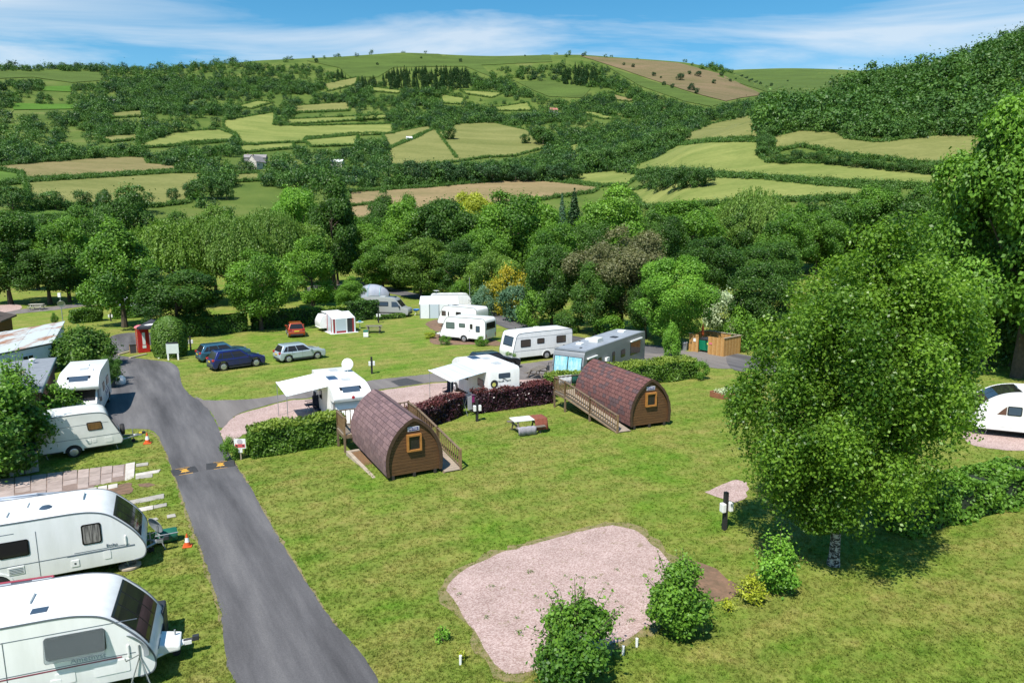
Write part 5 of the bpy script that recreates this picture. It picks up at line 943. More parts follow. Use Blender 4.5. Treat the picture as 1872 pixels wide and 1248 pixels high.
# ------------------------------------------------------------------ motorhomes
def motorhome(label, at, heading, Lb, W, H, wins=(), side=-1, body=white_m, group='motorhomes', cab=True, vents=(), over_window=True, name='motorhome', screen=None, rear=None, dz=0):
    """at = ground point under the tip of the overcab"""
    d = Vector((math.cos(heading), math.sin(heading), 0)); o = Vector(at) - d * (Lb / 2); o.z = float(site_z(o.x, o.y)) + dz
    t = thing(name, label, 'motorhome', o, heading, group); h = Lb / 2; s = H / 2.75
    P = smooth_profile([(h - 1.0, .42), (h - 1.0, 1.2), (h - 1.0, 1.78 * s)], 1) + smooth_profile([(h - 1.0, 1.80 * s), (h - .25, 1.84 * s), (h - .02, 2.0 * s), (h - .1, 2.25 * s), (h - .6, 2.55 * s), (h - 1.3, 2.72 * s), (h - 1.9, 2.75 * s)], 4) + [(-h + .3, 2.75 * s), (-h + .08, 2.7 * s), (-h, 2.5 * s), (-h, .42)]
    MB().prism(P, -W / 2, W / 2).build('body', body, t, bevel=.05, seg=3, smooth=True)
    C = [(h - 1.05, .32), (h + .45, .30), (h + .52, .62), (h + .45, .85), (h + .30, .98), (h - .12, 1.12), (h - .72, 1.80 * s), (h - 1.05, 1.80 * s)]
    MB().prism(C, -W / 2 + .16, W / 2 - .16).build('cab', body, t, bevel=.07, seg=3, smooth=True)
    b = MB(); prof_strip(b, subprof([C[5], C[6]], .06, .97, 2), -W / 2 + .27, W / 2 - .27, .012); b.build('windscreen', screen or win_m, t)
    for sd in (-1, 1):
        b = MB(); b.prism([(h - .98, 1.1), (h - .2, 1.13), (h - .66, 1.7 * s), (h - .98, 1.72 * s)], sd * (W / 2 - .17), sd * (W / 2 - .145)); b.build('cab_window', win_m, t)
        MB().box((h - .05, sd * (W / 2 + .03), 1.25), (.1, .14, .28)).build('mirror', dark_m, t, bevel=.03)
        MB().box((h + .47, sd * (W / 2 - .38), .74), (.10, .26, .16)).build('headlamp', silver_m, t, bevel=.03)
        for x in (h - .35, -h + 1.25): wheel(t, x, sd * (W / 2 - .14), .33, sd)
        for x in (-h + 1.25,):
            MB().prism([(x + .42 * math.cos(a), .33 + .42 * math.sin(a)) for a in [math.pi * i / 10 for i in range(11)]], sd * (W / 2 - .06), sd * (W / 2 + .003)).build('wheel_arch', black_m, t)
    MB().box((h + .50, 0, .42), (.08, W - .5, .16)).build('bumper', dark_m, t, bevel=.02); MB().box((h + .52, 0, .66), (.03, .7, .12)).build('grille', dark_m, t)
    if over_window:
        q = [(h - .1, 2.25 * s), (h - .6, 2.55 * s), (h - 1.3, 2.72 * s)]; b = MB(); prof_strip(b, subprof(q, .10, .62, 6), -.62, .62, .016); f = b.build('overcab_window', winf_m, t); b = MB(); prof_strip(b, subprof(q, .17, .55, 6), -.5, .5, .026, .005); b.build('pane', winb_m, f)
    for w in wins: side_window(t, w[5] if len(w) > 5 else side, W, *w[:4], m=w[4] if len(w) > 4 else None)
    for (x, y, l, w_, hh, m) in vents: MB().box((x, y, 2.75 * s + hh / 2 - .01), (l, w_, hh)).build('roof_vent', m, t, bevel=.02)
    if rear:
        f = MB().prism(rrect(-.42, .42, 2.0, 2.32, .07), -h - .018, -h + .01, axis='x').build('rear_window', winb_m, t)
    return t
solar_m = mat('solar_cells', (.02, .055, .16), .2, coat=.4); frame_m = mat('vent_frame', (.45, .47, .48), .4)
m1 = motorhome('white coachbuilt motorhome facing the camera, parked behind the old cream caravan', G(142, 704, 2.2), R(-66), 5.6, 2.15, 2.72, wins=[(-1.6, -.5, 1.35, 1.9, None, 1), (.4, 1.2, 1.35, 1.9, None, 1)], vents=[(-.6, 0, .45, .45, .08, roof_m), (.6, .1, .5, .45, .06, frame_m), (1.0, .5, .3, .3, .08, roof_m)])
for k in range(3): MB().prism([(-1.9 + .7 * k, .75 + .1 * k), (-1.5 + .7 * k, .78), (-.6 + .7 * k, 1.35 + .15 * k), (-.9 + .7 * k, 1.3)], 1.07, 1.083).build('stripe', mat('stripe_blue', (.10, .16, .30), .4), m1)
mh1 = motorhome('white motorhome with the open white awning beside the first pod', G(646, 725, 2.0), R(-63), 6.1, 2.2, 2.55, wins=[(-.9, -.2, 1.2, 1.75, None, -1)], screen=mat('screen_cover', (.80, .83, .82), .6), vents=[(.2, -.55, .85, .55, .05, solar_m), (.95, .1, .5, .5, .07, frame_m), (-1.9, .0, .5, .5, .07, frame_m), (-.45, -.55, .25, .5, .05, frame_m)])
b = MB(); b.lathe([(.001, -.06), (.2, -.045), (.36, .0), (.37, .012), (.2, -.03), (.001, -.045)], (0, 0, 0), 22, 'y', M=Matrix.Rotation(R(-12), 3, 'X')); o = b.build('satellite_dish', roof_m, mh1, smooth=True); o.location = (-1.2, .75, 3.02); o.rotation_euler.z = R(60)
MB().tube([(-1.2, .75, 2.5), (-1.2, .75, 2.95)], .03, 6).build('dish_mast', frame_m, mh1); MB().lathe([(.001, -.005), (.09, -.005), (.09, .008), (.001, .008)], (3.04, 0, 2.12 * .93), 16, 'x').build('badge', mat('badge_red', (.5, .03, .04), .4), mh1)
def roll_awning(t, side, x0, x1, y0, D, zi, zo, m, n=1):
    b = MB(); s = side
    for k in range(n):
        a0, a1 = k / n, (k + 1) / n - (.012 if n > 1 else 0); q = []
        for a in (a0, a1):
            q.append((x0, s * (y0 + D * a), zi + (zo - zi) * a)); q.append((x1, s * (y0 + D * a), zi + (zo - zi) * a))
        q = [q[0], q[1], q[3], q[2]]; b.add(q + [(x, y, z - .02) for x, y, z in q], [(0, 1, 2, 3), (7, 6, 5, 4), (0, 4, 5, 1), (1, 5, 6, 2), (2, 6, 7, 3), (3, 7, 4, 0)])
    b.build('awning_cloth', m, t); MB().tube([(x0, s * (y0 + D), zo), (x1, s * (y0 + D), zo)], .045, 8).build('awning_bar', roof_m, t)
    for x in (x0 + .1, x1 - .1):
        MB().tube([(x, s * (y0 + D), zo), (x, s * (y0 + D), 0.02)], .02, 6).build('awning_leg', steel_m, t)
cloth_m = mat('awning_cloth', (.80, .82, .82), .8, var=.05, obj=True); cloth2_m = mat('awning_stripe', (.44, .52, .57), .8, col2=(.60, .66, .69), scale=3, obj=True, stretch=(.05, 2.2, .05), ramp=(.45, .55))
roll_awning(mh1, -1, -2.2, 1.6, 1.1, 2.3, 2.42, 2.1, cloth_m)
mh2 = motorhome('white motorhome seen from behind with striped awning, between the purple hedge and the road', G(922, 682, 2.3) + Vector((math.cos(R(118)), math.sin(R(118)), 0)) * 5.9, R(118), 5.9, 2.2, 2.66, wins=[(-2.2, -1.3, 1.3, 1.8, None, 1), (.2, 1.0, 1.3, 1.8, None, 1)], vents=[(.9, .35, .9, .6, .05, solar_m), (.2, -.2, .55, .5, .07, frame_m), (-1.6, -.1, .6, .55, .08, frame_m), (.1, .6, .25, .25, .05, frame_m)], rear=True)
roll_awning(mh2, 1, -2.6, 1.2, 1.1, 2.4, 2.45, 2.05, cloth2_m)
o = text_part('ROLLER TEAM', .16, dark_m, mh2, (-2.962, .05, 1.80), (R(90), 0, R(-90)))
MB().lathe([(.001, -.006), (.26, -.006), (.26, .006), (.001, .006)], (-2.955, .72, 1.68), 22, 'x').build('spare_cover_logo', dark_m, mh2); MB().lathe([(.001, -.006), (.13, -.006), (.13, .006), (.001, .006)], (-2.962, .74, 1.64), 16, 'x').build('logo_centre', mat('logo_yellow', (.6, .58, .15), .5), mh2)
MB().prism([(-.15, 1.9), (.0, 1.95), (.16, 1.98), (.02, 1.89)], -2.962, -2.948, axis='x').build('bird_logo', dark_m, mh2)
# grey motor coach
def coach():
    a = G(1012, 700); hd = R(57 + 180); d = Vector((math.cos(R(57)), math.sin(R(57)), 0)); Lc = 11.2; W = 2.45; H = 2.85
    nose = (G(1012, 672, 1.4) + G(1062, 684, 1.4)) / 2; o = nose + d * (Lc / 2); o.z = float(site_z(o.x, o.y))
    t = thing('motor_coach', 'long grey motor coach with blue windscreen covers behind the hedge', 'motorhome', o, hd, 'motorhomes'); h = Lc / 2
    P = smooth_profile([(h - .1, .35), (h + .02, .7), (h, 1.2), (h - .06, 1.7), (h - .22, 2.5), (h - .38, 2.76), (h - .8, H), (0, H + .02), (-h + .5, H), (-h + .12, H - .12), (-h, H - .4), (-h, .5), (-h + .05, .35)], 3)
    gm = mat('coach_grey', (.22, .235, .25), .38, var=.12, scale=.8, obj=True); gr = mat('coach_roof', (.33, .36, .40), .55, var=.22, scale=1.6, obj=True)
    MB().prism(P, -W / 2, W / 2).build('body', gm, t, bevel=.12, seg=3, smooth=True)
    MB().prism([(h - .75, H - .01), (-h + .5, H - .01), (-h + .5, H + .03), (h - .75, H + .03)], -W / 2 + .1, W / 2 - .1).build('roof', gr, t, bevel=.01)
    scr = mat('blue_cover', (.10, .42, .55), .35, col2=(.45, .68, .74), scale=2.6, obj=True, coat=.3, stretch=(1, 2, .6))
    b = MB(); prof_strip(b, subprof([(h - .0, 1.15), (h - .06, 1.7), (h - .2, 2.42)], 0, 1, 4), -1.12, 1.12, .014); f = b.build('windscreen', winf_m, t)
    for s in (-1, 1):
        b = MB(); y0, y1 = (s * .04, s * 1.06); prof_strip(b, subprof([(h - .0, 1.15), (h - .06, 1.7), (h - .2, 2.42)], .03, .97, 4), min(y0, y1), max(y0, y1), .024, .004); b.build('pane', scr, f)
    for k in range(3): MB().box((h - .42, -.35 + .35 * k, 2.80), (.06, .1, .06)).build('marker_lamp', amber_m, t)
    for (u0, u1, v0, v1) in [(3.6, 4.9, 1.5, 2.15), (2.6, 3.2, 1.5, 2.05), (1.6, 2.1, 1.5, 1.95), (.3, .75, 1.35, 2.1), (-4.6, -2.6, 1.25, 2.3), (-1.6, -.8, 1.4, 2.0)]:
        for s in (1, -1): side_window(t, s, W, u0, u1, v0, v1, r=.08)
    for (x0, x1, z) in [(3.5, 5.0, 2.3), (-4.7, -2.5, 2.42)]: MB().box(((x0 + x1) / 2, W / 2 + .09, z), (x1 - x0, .16, .12)).build('awning_case', white_m, t, bevel=.03)
    MB().prism(rrect(1.62, 2.08, 1.62, 1.9, .03, 2), W / 2, W / 2 + .2).build('vent_hood', white_m, t)
    for (x, y, l, w, hh, m) in [(1.3, .1, .95, .75, .30, cream_m), (3.0, -.35, .5, .45, .14, roof_m), (-3.9, -.1, .6, .55, .16, roof_m), (-1.2, .45, .6, .5, .06, dark_m), (-.1, -.35, .6, .45, .04, dark_m), (.8, -.8, .5, .3, .12, roof_m), (2.0, -.9, .2, .12, .06, dark_m), (4.3, .4, .25, .15, .06, dark_m)]: MB().box((x, y, H + .02 + hh / 2), (l, w, hh)).build('roof_unit', m, t, bevel=.035)
    for x in (h - 1.9, -h + 3.0):
        for s in (-1, 1): wheel(t, x, s * (W / 2 - .13), .44, s, .26)
    b = MB()
    for s in (-1, 1): b.tube([(h + .05, s * 1.15, 1.9), (h + .25, s * 1.35, 1.9), (h + .25, s * 1.38, 1.6)], .025, 6); b.box((h + .27, s * 1.38, 1.5), (.08, .2, .34))
    b.build('mirror', dark_m, t)
coach()
# grey camper van by the hedge
def panel_van():
    a = G(742, 580); hd = R(-8); t = thing('camper_van', 'grey panel camper van behind the dark hedge at the back', 'van', a - Vector((math.cos(hd) * 2.7, math.sin(hd) * 2.7, 0)) + Vector((.3, .9, 0)), hd); W = 1.95
    P = smooth_profile([(2.75, .30), (2.85, .6), (2.78, .95), (2.5, 1.08), (2.05, 1.22), (1.35, 2.05), (1.0, 2.32), (.4, 2.42), (-2.3, 2.42), (-2.65, 2.32), (-2.75, 1.9), (-2.78, .5), (-2.7, .30)], 3)
    vm = mat('van_grey', (.33, .34, .33), .3, coat=.4); MB().prism(P, -W / 2, W / 2).build('body', vm, t, bevel=.08, seg=3, smooth=True)
    b = MB(); prof_strip(b, subprof([(2.05, 1.22), (1.35, 2.05)], .08, .95, 3), -.8, .8, .012); b.build('windscreen', win_m, t)
    for s in (-1, 1):
        side_window(t, s, W, -.9, .35, 1.35, 1.9, m=winb_m); f = MB().prism([(.75, 1.25), (1.85, 1.27), (1.38, 1.9), (.75, 1.92)], s * (W / 2 - .01), s * (W / 2 + .012)).build('cab_window', winb_m, t)
        for x in (1.75, -1.75): wheel(t, x, s * (W / 2 - .12), .34, s)
        MB().box((2.72, s * .75, .85), (.2, .28, .2)).build('headlamp', silver_m, t, bevel=.04); MB().box((1.75, s * (W / 2 + .1), 1.3), (.12, .18, .3)).build('mirror', dark_m, t, bevel=.03)
        MB().box((-.2, s * W / 2, .55), (4.6, .03, .12)).build('side_strip', dark_m, t)
    MB().box((2.82, 0, .45), (.12, 1.6, .28)).build('bumper', dark_m, t, bevel=.04); MB().box((-.6, 0, 2.45), (.7, .6, .08)).build('roof_vent', frame_m, t); MB().box((.5, .2, 2.44), (1.0, .7, .05)).build('solar_panel', solar_m, t)
panel_van()
# ------------------------------------------------------------------ cars
def plate(name, q, m, parent, off=.008, inset=.0, th=.012):
    q = [Vector(p) for p in q]; c = sum(q, Vector()) / len(q); nn = (q[1] - q[0]).cross(q[-1] - q[0]).normalized()
    if nn.dot(c - Vector((0, 0, .7))) < 0: nn = -nn
    v = [p + (c - p) * inset + nn * off for p in q]; n = len(v)
    return MB().add(v + [p - nn * th for p in v], [tuple(range(n)), tuple(range(2 * n - 1, n - 1, -1))] + [(i, (i + 1) % n, n + (i + 1) % n, n + i) for i in range(n)]).build(name, m, parent)
def car(label, at, rz, Lc, W, H, paint, tail=-.475, belt=.60, name='parked_car', group='cars parked on the lawn', wr=.31):
    t = thing(name, label, 'car', at, rz, group); wb = Lc * .31; l = Lc / 2; sill = .17
    def arch(xc): return [(xc + (wr + .06) * math.cos(a), wr + (wr + .06) * math.sin(a)) for a in [math.pi * (1 - i / 8) for i in range(9)]]
    bz = belt * H; fx = .20 * Lc
    P = [(-l + .06, sill + .08), (-l + .2, sill)] + [p for p in arch(-wb) if p[1] > sill] + [p for p in arch(wb) if p[1] > sill] + [(l - .2, sill), (l - .05, sill + .1), (l, .42 * H * .9), (l - .06, .50 * H), (l - .25, .57 * H), (l - .65, .625 * H), (fx, bz + .07), (-.1 * Lc, bz + .02), (tail * Lc, bz + .04), (-l + .06, bz - .08), (-l, .45 * H), (-l - .02, .3 * H)]
    MB().prism(P, -W / 2, W / 2).build('body', paint, t, bevel=.075, seg=3, smooth=True)
    y0 = W / 2 - .035; y1 = W / 2 - .27; rf = .045 * Lc; rr_ = (tail + .085) * Lc; z0 = bz - .02; z1 = H
    def ring(k):  # cabin sections from belt to roof
        z = z0 + (z1 - z0) * k; y = y0 + (y1 - y0) * k ** 1.6; return [((fx + .05) + (rf - fx - .05) * k, -y, z), ((fx + .05) + (rf - fx - .05) * k, y, z), ((tail * Lc) + (rr_ - tail * Lc) * k, y, z), ((tail * Lc) + (rr_ - tail * Lc) * k, -y, z)]
    ks = [0, .45, .8, .94, 1.0]; v = []; f = []
    for k in ks: v += ring(k)
    for i in range(4): f += [(4 * i + j, 4 * i + (j + 1) % 4, 4 * i + 4 + (j + 1) % 4, 4 * i + 4 + j) for j in range(4)]
    f.append((16, 17, 18, 19)); MB().add(v, f).build('cabin', paint, t, bevel=.06, seg=3, smooth=True)
    a, c = ring(.08), ring(.86); w = 1 - .06
    plate('windscreen', [(a[0][0], a[0][1] * w, a[0][2]), (a[1][0], a[1][1] * w, a[1][2]), (c[1][0], c[1][1] * w, c[1][2]), (c[0][0], c[0][1] * w, c[0][2])], win_m, t, .012)
    plate('rear_screen', [(a[2][0], a[2][1] * .9, a[2][2]), (a[3][0], a[3][1] * .9, a[3][2]), (c[3][0], c[3][1] * .88, c[3][2]), (c[2][0], c[2][1] * .88, c[2][2])], win_m, t, .012)
    for s in (-1, 1):
        def S(u, k):
            r_ = ring(k); p, q = (r_[0], r_[3]) if s < 0 else (r_[1], r_[2]); return (p[0] + (q[0] - p[0]) * u, p[1] + (q[1] - p[1]) * u, p[2])
        def glazing(nm, b0, b1, t0, t1, k0=.10, k1=.84):
            v = []; n_ = 5
            for i in range(n_ + 1):
                q = i / n_; k_ = k0 + (k1 - k0) * q
                for u in (b0 + (t0 - b0) * q, b1 + (t1 - b1) * q): c_ = S(u, k_); v.append((c_[0], c_[1] + s * .012, c_[2] + .004))
            nv = len(v); v += [(x, y - s * .03, z) for x, y, z in v]
            f_ = [(2 * i, 2 * i + 1, 2 * i + 3, 2 * i + 2) for i in range(n_)] + [(nv + 2 * i + 2, nv + 2 * i + 3, nv + 2 * i + 1, nv + 2 * i) for i in range(n_)]
            for i in range(n_): f_ += [(2 * i, 2 * i + 2, nv + 2 * i + 2, nv + 2 * i), (2 * i + 1, nv + 2 * i + 1, nv + 2 * i + 3, 2 * i + 3)]
            MB().add(v, f_).build(nm, win_m, t, smooth=True)
        glazing('side_window', .05, .455, .10, .455); glazing('side_window', .475, .78, .475, .78); glazing('quarter_window', .80, .93, .80, .88, .14, .78)
        for x in (-wb, wb): wheel(t, x, s * (W / 2 - .10), wr, s)
        MB().box((l - .16, s * (W / 2 - .24), .50 * H), (.26, .34, .13)).build('headlamp', silver_m, t, bevel=.04)
        MB().box((-l + .07, s * (W / 2 - .16), .57 * H), (.16, .29, .15)).build('tail_lamp', red_m, t, bevel=.03)
        MB().box((fx - .12, s * (W / 2 + .05), bz + .10), (.14, .20, .13)).build('mirror', paint, t, bevel=.04)
        for x in (.02 * Lc, -.21 * Lc): MB().box((x, s * (W / 2 + .008), bz - .10), (.17, .025, .028)).build('door_handle', paint, t, bevel=.008)
        for x in (.19 * Lc, -.015 * Lc, -.235 * Lc): MB().box((x, s * (W / 2), .50 * H * .85), (.008, .012, .42 * H)).build('door_seam', dark_m, t)
        MB().box((0, s * (W / 2 - .01), sill + .07), (2 * wb - 2 * wr - .2, .05, .10)).build('sill', dark_m, t, bevel=.02)
    MB().box((l - .03, 0, .34), (.09, W * .62, .16)).build('grille', dark_m, t, bevel=.03); MB().box((-l - .01, 0, .32), (.06, W * .75, .16)).build('bumper', dark_m, t, bevel=.02)
    MB().box((-l - .03, 0, .50 * H * .95), (.02, .5, .11)).build('number_plate', plate_y, t); return t
def paint(name, c): return mat(name, c, .28, metal=.25, coat=.9)
def mid(a, b_): p = (G(*a) + G(*b_)) / 2; return p
def ang(a, b_): d = G(*b_) - G(*a); return math.atan2(d.y, d.x)
def car_at(label, w0, w1, Lc, W, H, p, side=-1, **k):
    """w0, w1: feet of the rear and front wheels of the side we see"""
    a = ang(w0, w1); o = mid(w0, w1) + Vector((-math.sin(a), math.cos(a), 0)) * (-side) * W / 2; return car(label, o, a, Lc, W, H, p, **k)
car_at('dark royal blue crossover nearest the lane among the parked cars', (410, 678), (469, 670), 4.2, 1.8, 1.56, paint('paint_blue', (.012, .018, .13)), wr=.34)
car_at('teal blue hatchback half hidden behind the dark blue crossover', (388, 662), (440, 656), 4.2, 1.75, 1.45, paint('paint_teal', (.045, .13, .20)))
car_at('silver hatchback parked on the lawn', (527, 663), (583, 656), 4.05, 1.78, 1.46, paint('paint_silver', (.46, .53, .58)))
p = G(546, 615); car('orange red small hatchback seen from behind near the dark hedge', p + Vector((-.6, .9, 0)), R(112), 3.7, 1.65, 1.46, paint('paint_orange', (.42, .06, .015)), wr=.28)
car('dark car roof showing behind the striped-awning motorhome', G(902, 673), R(28), 4.2, 1.75, 1.42, paint('paint_black', (.012, .013, .015)))
# seams, handles and vents on the two nearest caravans
for c, Lc in ((cA, LA), (cB, LB)):
    for x in (-1.9, .25): MB().box((x, -1.103, 1.2), (.012, .012, 1.5)).build('panel_seam', trim_m, c)
    MB().box((Lc / 2 - .55, -1.115, 1.15), (.05, .05, .32)).build('grab_handle', white_m, c, bevel=.02); MB().box((-.35, -1.108, .78), (.42, .02, .26)).build('fridge_vent', roof_m, c, bevel=.006)
    for k in range(4): MB().box((-.35, -1.122, .70 + .05 * k), (.36, .012, .014)).build('vent_louvre', trim_m, c)
    for y in (-.35, .35): MB().box((Lc / 2 + .01, y, .74), (.05, .5, .012)).build('front_seam', trim_m, c)
    MB().lathe([(.001, .06), (.05, .05), (.06, 0)], (-.9, -.85, 2.28), 10).build('aerial_base', white_m, c); MB().tube([(-.9, -.85, 2.3), (-.9, -.85, 2.62)], .008, 5).build('aerial', steel_m, c)
    MB().box((1.2, -1.109, .66), (.22, .02, .22)).build('service_flap', white_m, c, bevel=.006); MB().box((1.2, -1.122, .66), (.05, .012, .05)).build('flap_lock', dark_m, c)
# ------------------------------------------------------------------ camping pods
wood_m = mat('pod_boards', (.140, .066, .026), .6, col2=(.070, .034, .014), scale=5, obj=True, stretch=(1, .35, 5)); woodd_m = mat('pod_trim', (.075, .042, .024), .6, var=.4, scale=4, obj=True); orange_m = mat('pod_window_oak', (.42, .185, .045), .5, var=.25, scale=6, obj=True)
deck_m = mat('deck_timber', (.21, .145, .085), .8, col2=(.12, .085, .055), scale=4, obj=True); deckl_m = mat('rail_timber', (.27, .175, .085), .75, col2=(.17, .105, .05), scale=4, obj=True); pale_m = mat('pale_timber', (.46, .38, .29), .85, var=.3, scale=3); rampc_m = mat('ramp_boards', (.36, .29, .22), .85, var=.25, scale=3)
HALF = [(1.30, .20), (1.335, .55), (1.335, .85), (1.29, 1.15), (1.18, 1.48), (1.0, 1.80), (.76, 2.10), (.45, 2.36), (.18, 2.53), (0, 2.60)]
HS_ = smooth_profile([(x, .2 + (z - .2) * 1.075) for x, z in HALF], 3)
def half_x(z):
    for (x0, z0), (x1, z1) in zip(HS_[:-1], HS_[1:]):
        if z0 <= z <= z1: return x0 + (x1 - x0) * (z - z0) / max(z1 - z0, 1e-6)
    return 0
def pod(label, front, back_dir, side, Lp, tones, txt, rows, colw, group='camping pods'):
    """local +x out of the front gable; side = side of the ramp (-1 right, 1 left)"""
    rz = back_dir + math.pi; t = thing('camping_pod', label, 'pod', front, rz, group)
    full = [(-x, z) for x, z in HS_[:-1]] + HS_[::-1]                   # left foot over the ridge to right foot, in (y, z)
    full = [(y, z) for y, z in full]
    roof = MB()
    n = len(full); v = []
    for x in (-Lp, 0):
        for k in (1.0, .965): v += [(x, y * k, (z - .2) * k + .2 if z > .25 else z) for y, z in full]
    f = []
    for i in range(n - 1):
        f += [(i, i + 1, 2 * n + i + 1, 2 * n + i), (n + i + 1, n + i, 3 * n + i, 3 * n + i + 1), (i, n + i, n + i + 1, i + 1), (2 * n + i + 1, 3 * n + i + 1, 3 * n + i, 2 * n + i)]
    roof.add(v, f); ro = roof.build('roof', mat('roof_felt', (.05, .035, .04), .9), t)
    # shingles: one slab each on the side the camera sees, the far side joined
    arc = subprof(HS_, .02, .985, rows); see = -side if False else VIS[txt]
    mesh = {}
    far = MB(); cols = int(Lp / colw)
    for r_ in range(rows):
        (y0, z0), (y1, z1) = arc[r_], arc[r_ + 1]; dl = math.hypot(y1 - y0, z1 - z0); a = math.atan2(z1 - z0, y1 - y0)
        for c in range(cols + 1):
            off = colw * (.5 if r_ % 2 else 0); x0 = max(-Lp, -Lp + c * colw - off); x1 = min(0.03, -Lp + (c + 1) * colw - off)
            if x1 - x0 < .06: continue
            for s in (1, -1):
                cy, cz = (y0 + y1) / 2, (z0 + z1) / 2; nn = Vector((0, s * math.sin(a), -math.cos(a))); nn = Vector((0, s * abs(math.sin(a)), abs(math.cos(a))))
                cen = Vector(((x0 + x1) / 2, s * cy, cz)) + nn * (.016 + .004 * ((r_ + c) % 2)); tilt = s * (math.pi - a) if False else None
                w = x1 - x0 - .03; hgt = dl * .92; d = Vector((0, s * (y1 - y0), z1 - z0)).normalized(); up = (d - nn * .035).normalized(); n2 = Vector((1, 0, 0)).cross(up); n2 = n2 if n2.dot(nn) > 0 else -n2
                key = (round(w, 3), round(hgt, 2), s)
                if s == see:
                    if key not in mesh: mesh[key] = MB().box((0, 0, 0), (w, hgt, .014)).mesh('shingle')
                    o = link('shingle', mesh[key], tones[int(rng.integers(len(tones)))], ro); M3 = Matrix((Vector((1, 0, 0)), up, n2)).transposed(); o.matrix_local = Matrix.Translation(cen) @ M3.to_4x4()
                else:
                    q = [cen + Vector((i * w / 2, 0, 0)) + up * (j * hgt / 2) + n2 * (k * .007) for i in (-1, 1) for j in (-1, 1) for k in (-1, 1)]
                    far.add(q, [(0, 1, 3, 2), (4, 6, 7, 5), (0, 4, 5, 1), (2, 3, 7, 6), (0, 2, 6, 4), (1, 5, 7, 3)])
    tag(far.build('shingles', tones[0], ro), kind='stuff')
    # gables of horizontal boards
    for gx, nm in ((-.10, 'front_board'), (-Lp + .10, 'rear_board')):
        z = .20
        while z < 2.58:
            z1 = min(z + .145, 2.68); za, zb = z + .006, z1 - .006; b = MB(); b.prism([(-half_x(za) * .965, za), (half_x(za) * .965, za), (half_x(zb) * .965, zb), (-half_x(zb) * .965, zb)], gx - .02, gx + .02, axis='x'); b.build(nm, wood_m, t); z = z1
        MB().prism([(-half_x(za_) * .95, za_) for za_ in [.22 + .22 * i for i in range(11)]] + [(half_x(za_) * .95, za_) for za_ in [.22 + .22 * i for i in range(10, -1, -1)]], gx - .035, gx - .022, axis='x').build('gable_backing', mat('gable_back', (.02, .012, .008), .9), t)
    b = MB(); ring = [(y * 1.0, z) for y, z in full]; inn = [(y * .90, (z - .2) * .945 + .2) for y, z in full][::-1]; b.prism(ring + inn, -.05, .035, axis='x'); b.build('gable_trim', woodd_m, t)
    # window
    wz0, wz1, wy = 1.24, 2.02, .34; fr = MB()
    for (y0, y1, z0, z1) in [(-wy, wy, wz0, wz0 + .08), (-wy, wy, wz1 - .08, wz1), (-wy, -wy + .08, wz0 + .08, wz1 - .08), (wy - .08, wy, wz0 + .08, wz1 - .08)]: fr.box((.0, (y0 + y1) / 2, (z0 + z1) / 2), (.14, y1 - y0, z1 - z0))
    f_ = fr.build('window', orange_m, t); MB().box((-.02, 0, (wz0 + wz1) / 2), (.03, 2 * wy - .14, wz1 - wz0 - .14)).build('pane', win_m, f_)
    sg = MB().box((-.065, 0, 2.26), (.03, .54, .2)).build('sign', mat('sign_white', (.75, .75, .78), .5), t); MB().box((-.048, 0, 2.26), (.012, .48, .145)).build('sign_panel', mat('sign_navy', (.015, .02, .16), .5), sg)
    text_part(txt, .105, MATS['sign_white'], sg, (-.038, 0, 2.26), (R(90), 0, R(90)))
    b = MB()
    for y in (-1.0, 0, 1.0): b.box((-Lp / 2, y, .12), (Lp - .1, .12, .18))
    b.build('bearers', mat('bearer', (.03, .025, .02), .9), t)
    # deck, ramp, rails
    dz = .62; yi, yo = side * 1.38, side * 2.2; xr0, xr1 = .15, -Lp + .3; dk = thing('deck', label.split(' with ')[0].replace('camping pod', 'pod') + ': timber ramp, deck and railings', 'deck', front, rz, 'timber decks of the pods')
    nb = 26
    for k in range(nb):
        x0 = xr0 + (xr1 - xr0) * k / nb; x1 = xr0 + (xr1 - xr0) * (k + 1) / nb; z0 = .05 + (dz - .05) * k / nb; bb = MB(); bb.box(((x0 + x1) / 2, (yi + yo) / 2, z0 + .02), (abs(x1 - x0) - .012, abs(yo - yi), .03), ry=math.atan2(dz, Lp)); bb.build('ramp_board', rampc_m, dk)
    for k in range(10):
        x = xr1 - .08 - .145 * k; MB().box((x, side * .22, dz), (.135, 4.0, .03)).build('deck_board', rampc_m, dk)
    b = MB(); b.tube([(xr0, yo, .0), (xr1, yo, dz - .1)], .07, 4); b.tube([(xr0, yi, .0), (xr1, yi, dz - .1)], .06, 4); b.build('ramp_beam', deck_m, dk)
    xe = xr1 - 1.45; b = MB()
    for x in (xr1, xe): b.box((x, side * .22, dz - .11), (.06, 4.0, .16))
    for y in (side * 2.2, -side * 1.76): b.box(((xr1 + xe) / 2, y, dz - .11), (1.4, .06, .16))
    b.build('deck_beam', deck_m, dk)
    for (x, y) in [(xr1, yo), (xe, yo), (xe, -side * 1.74), (xr1, -side * 1.74), (xe, 0), ((xr0 + xr1) / 2, yo)]:
        zb = dz if x != (xr0 + xr1) / 2 else dz / 2; MB().box((x, y, zb / 2 - .25), (.10, .10, zb + .5)).build('post', deck_m, dk)
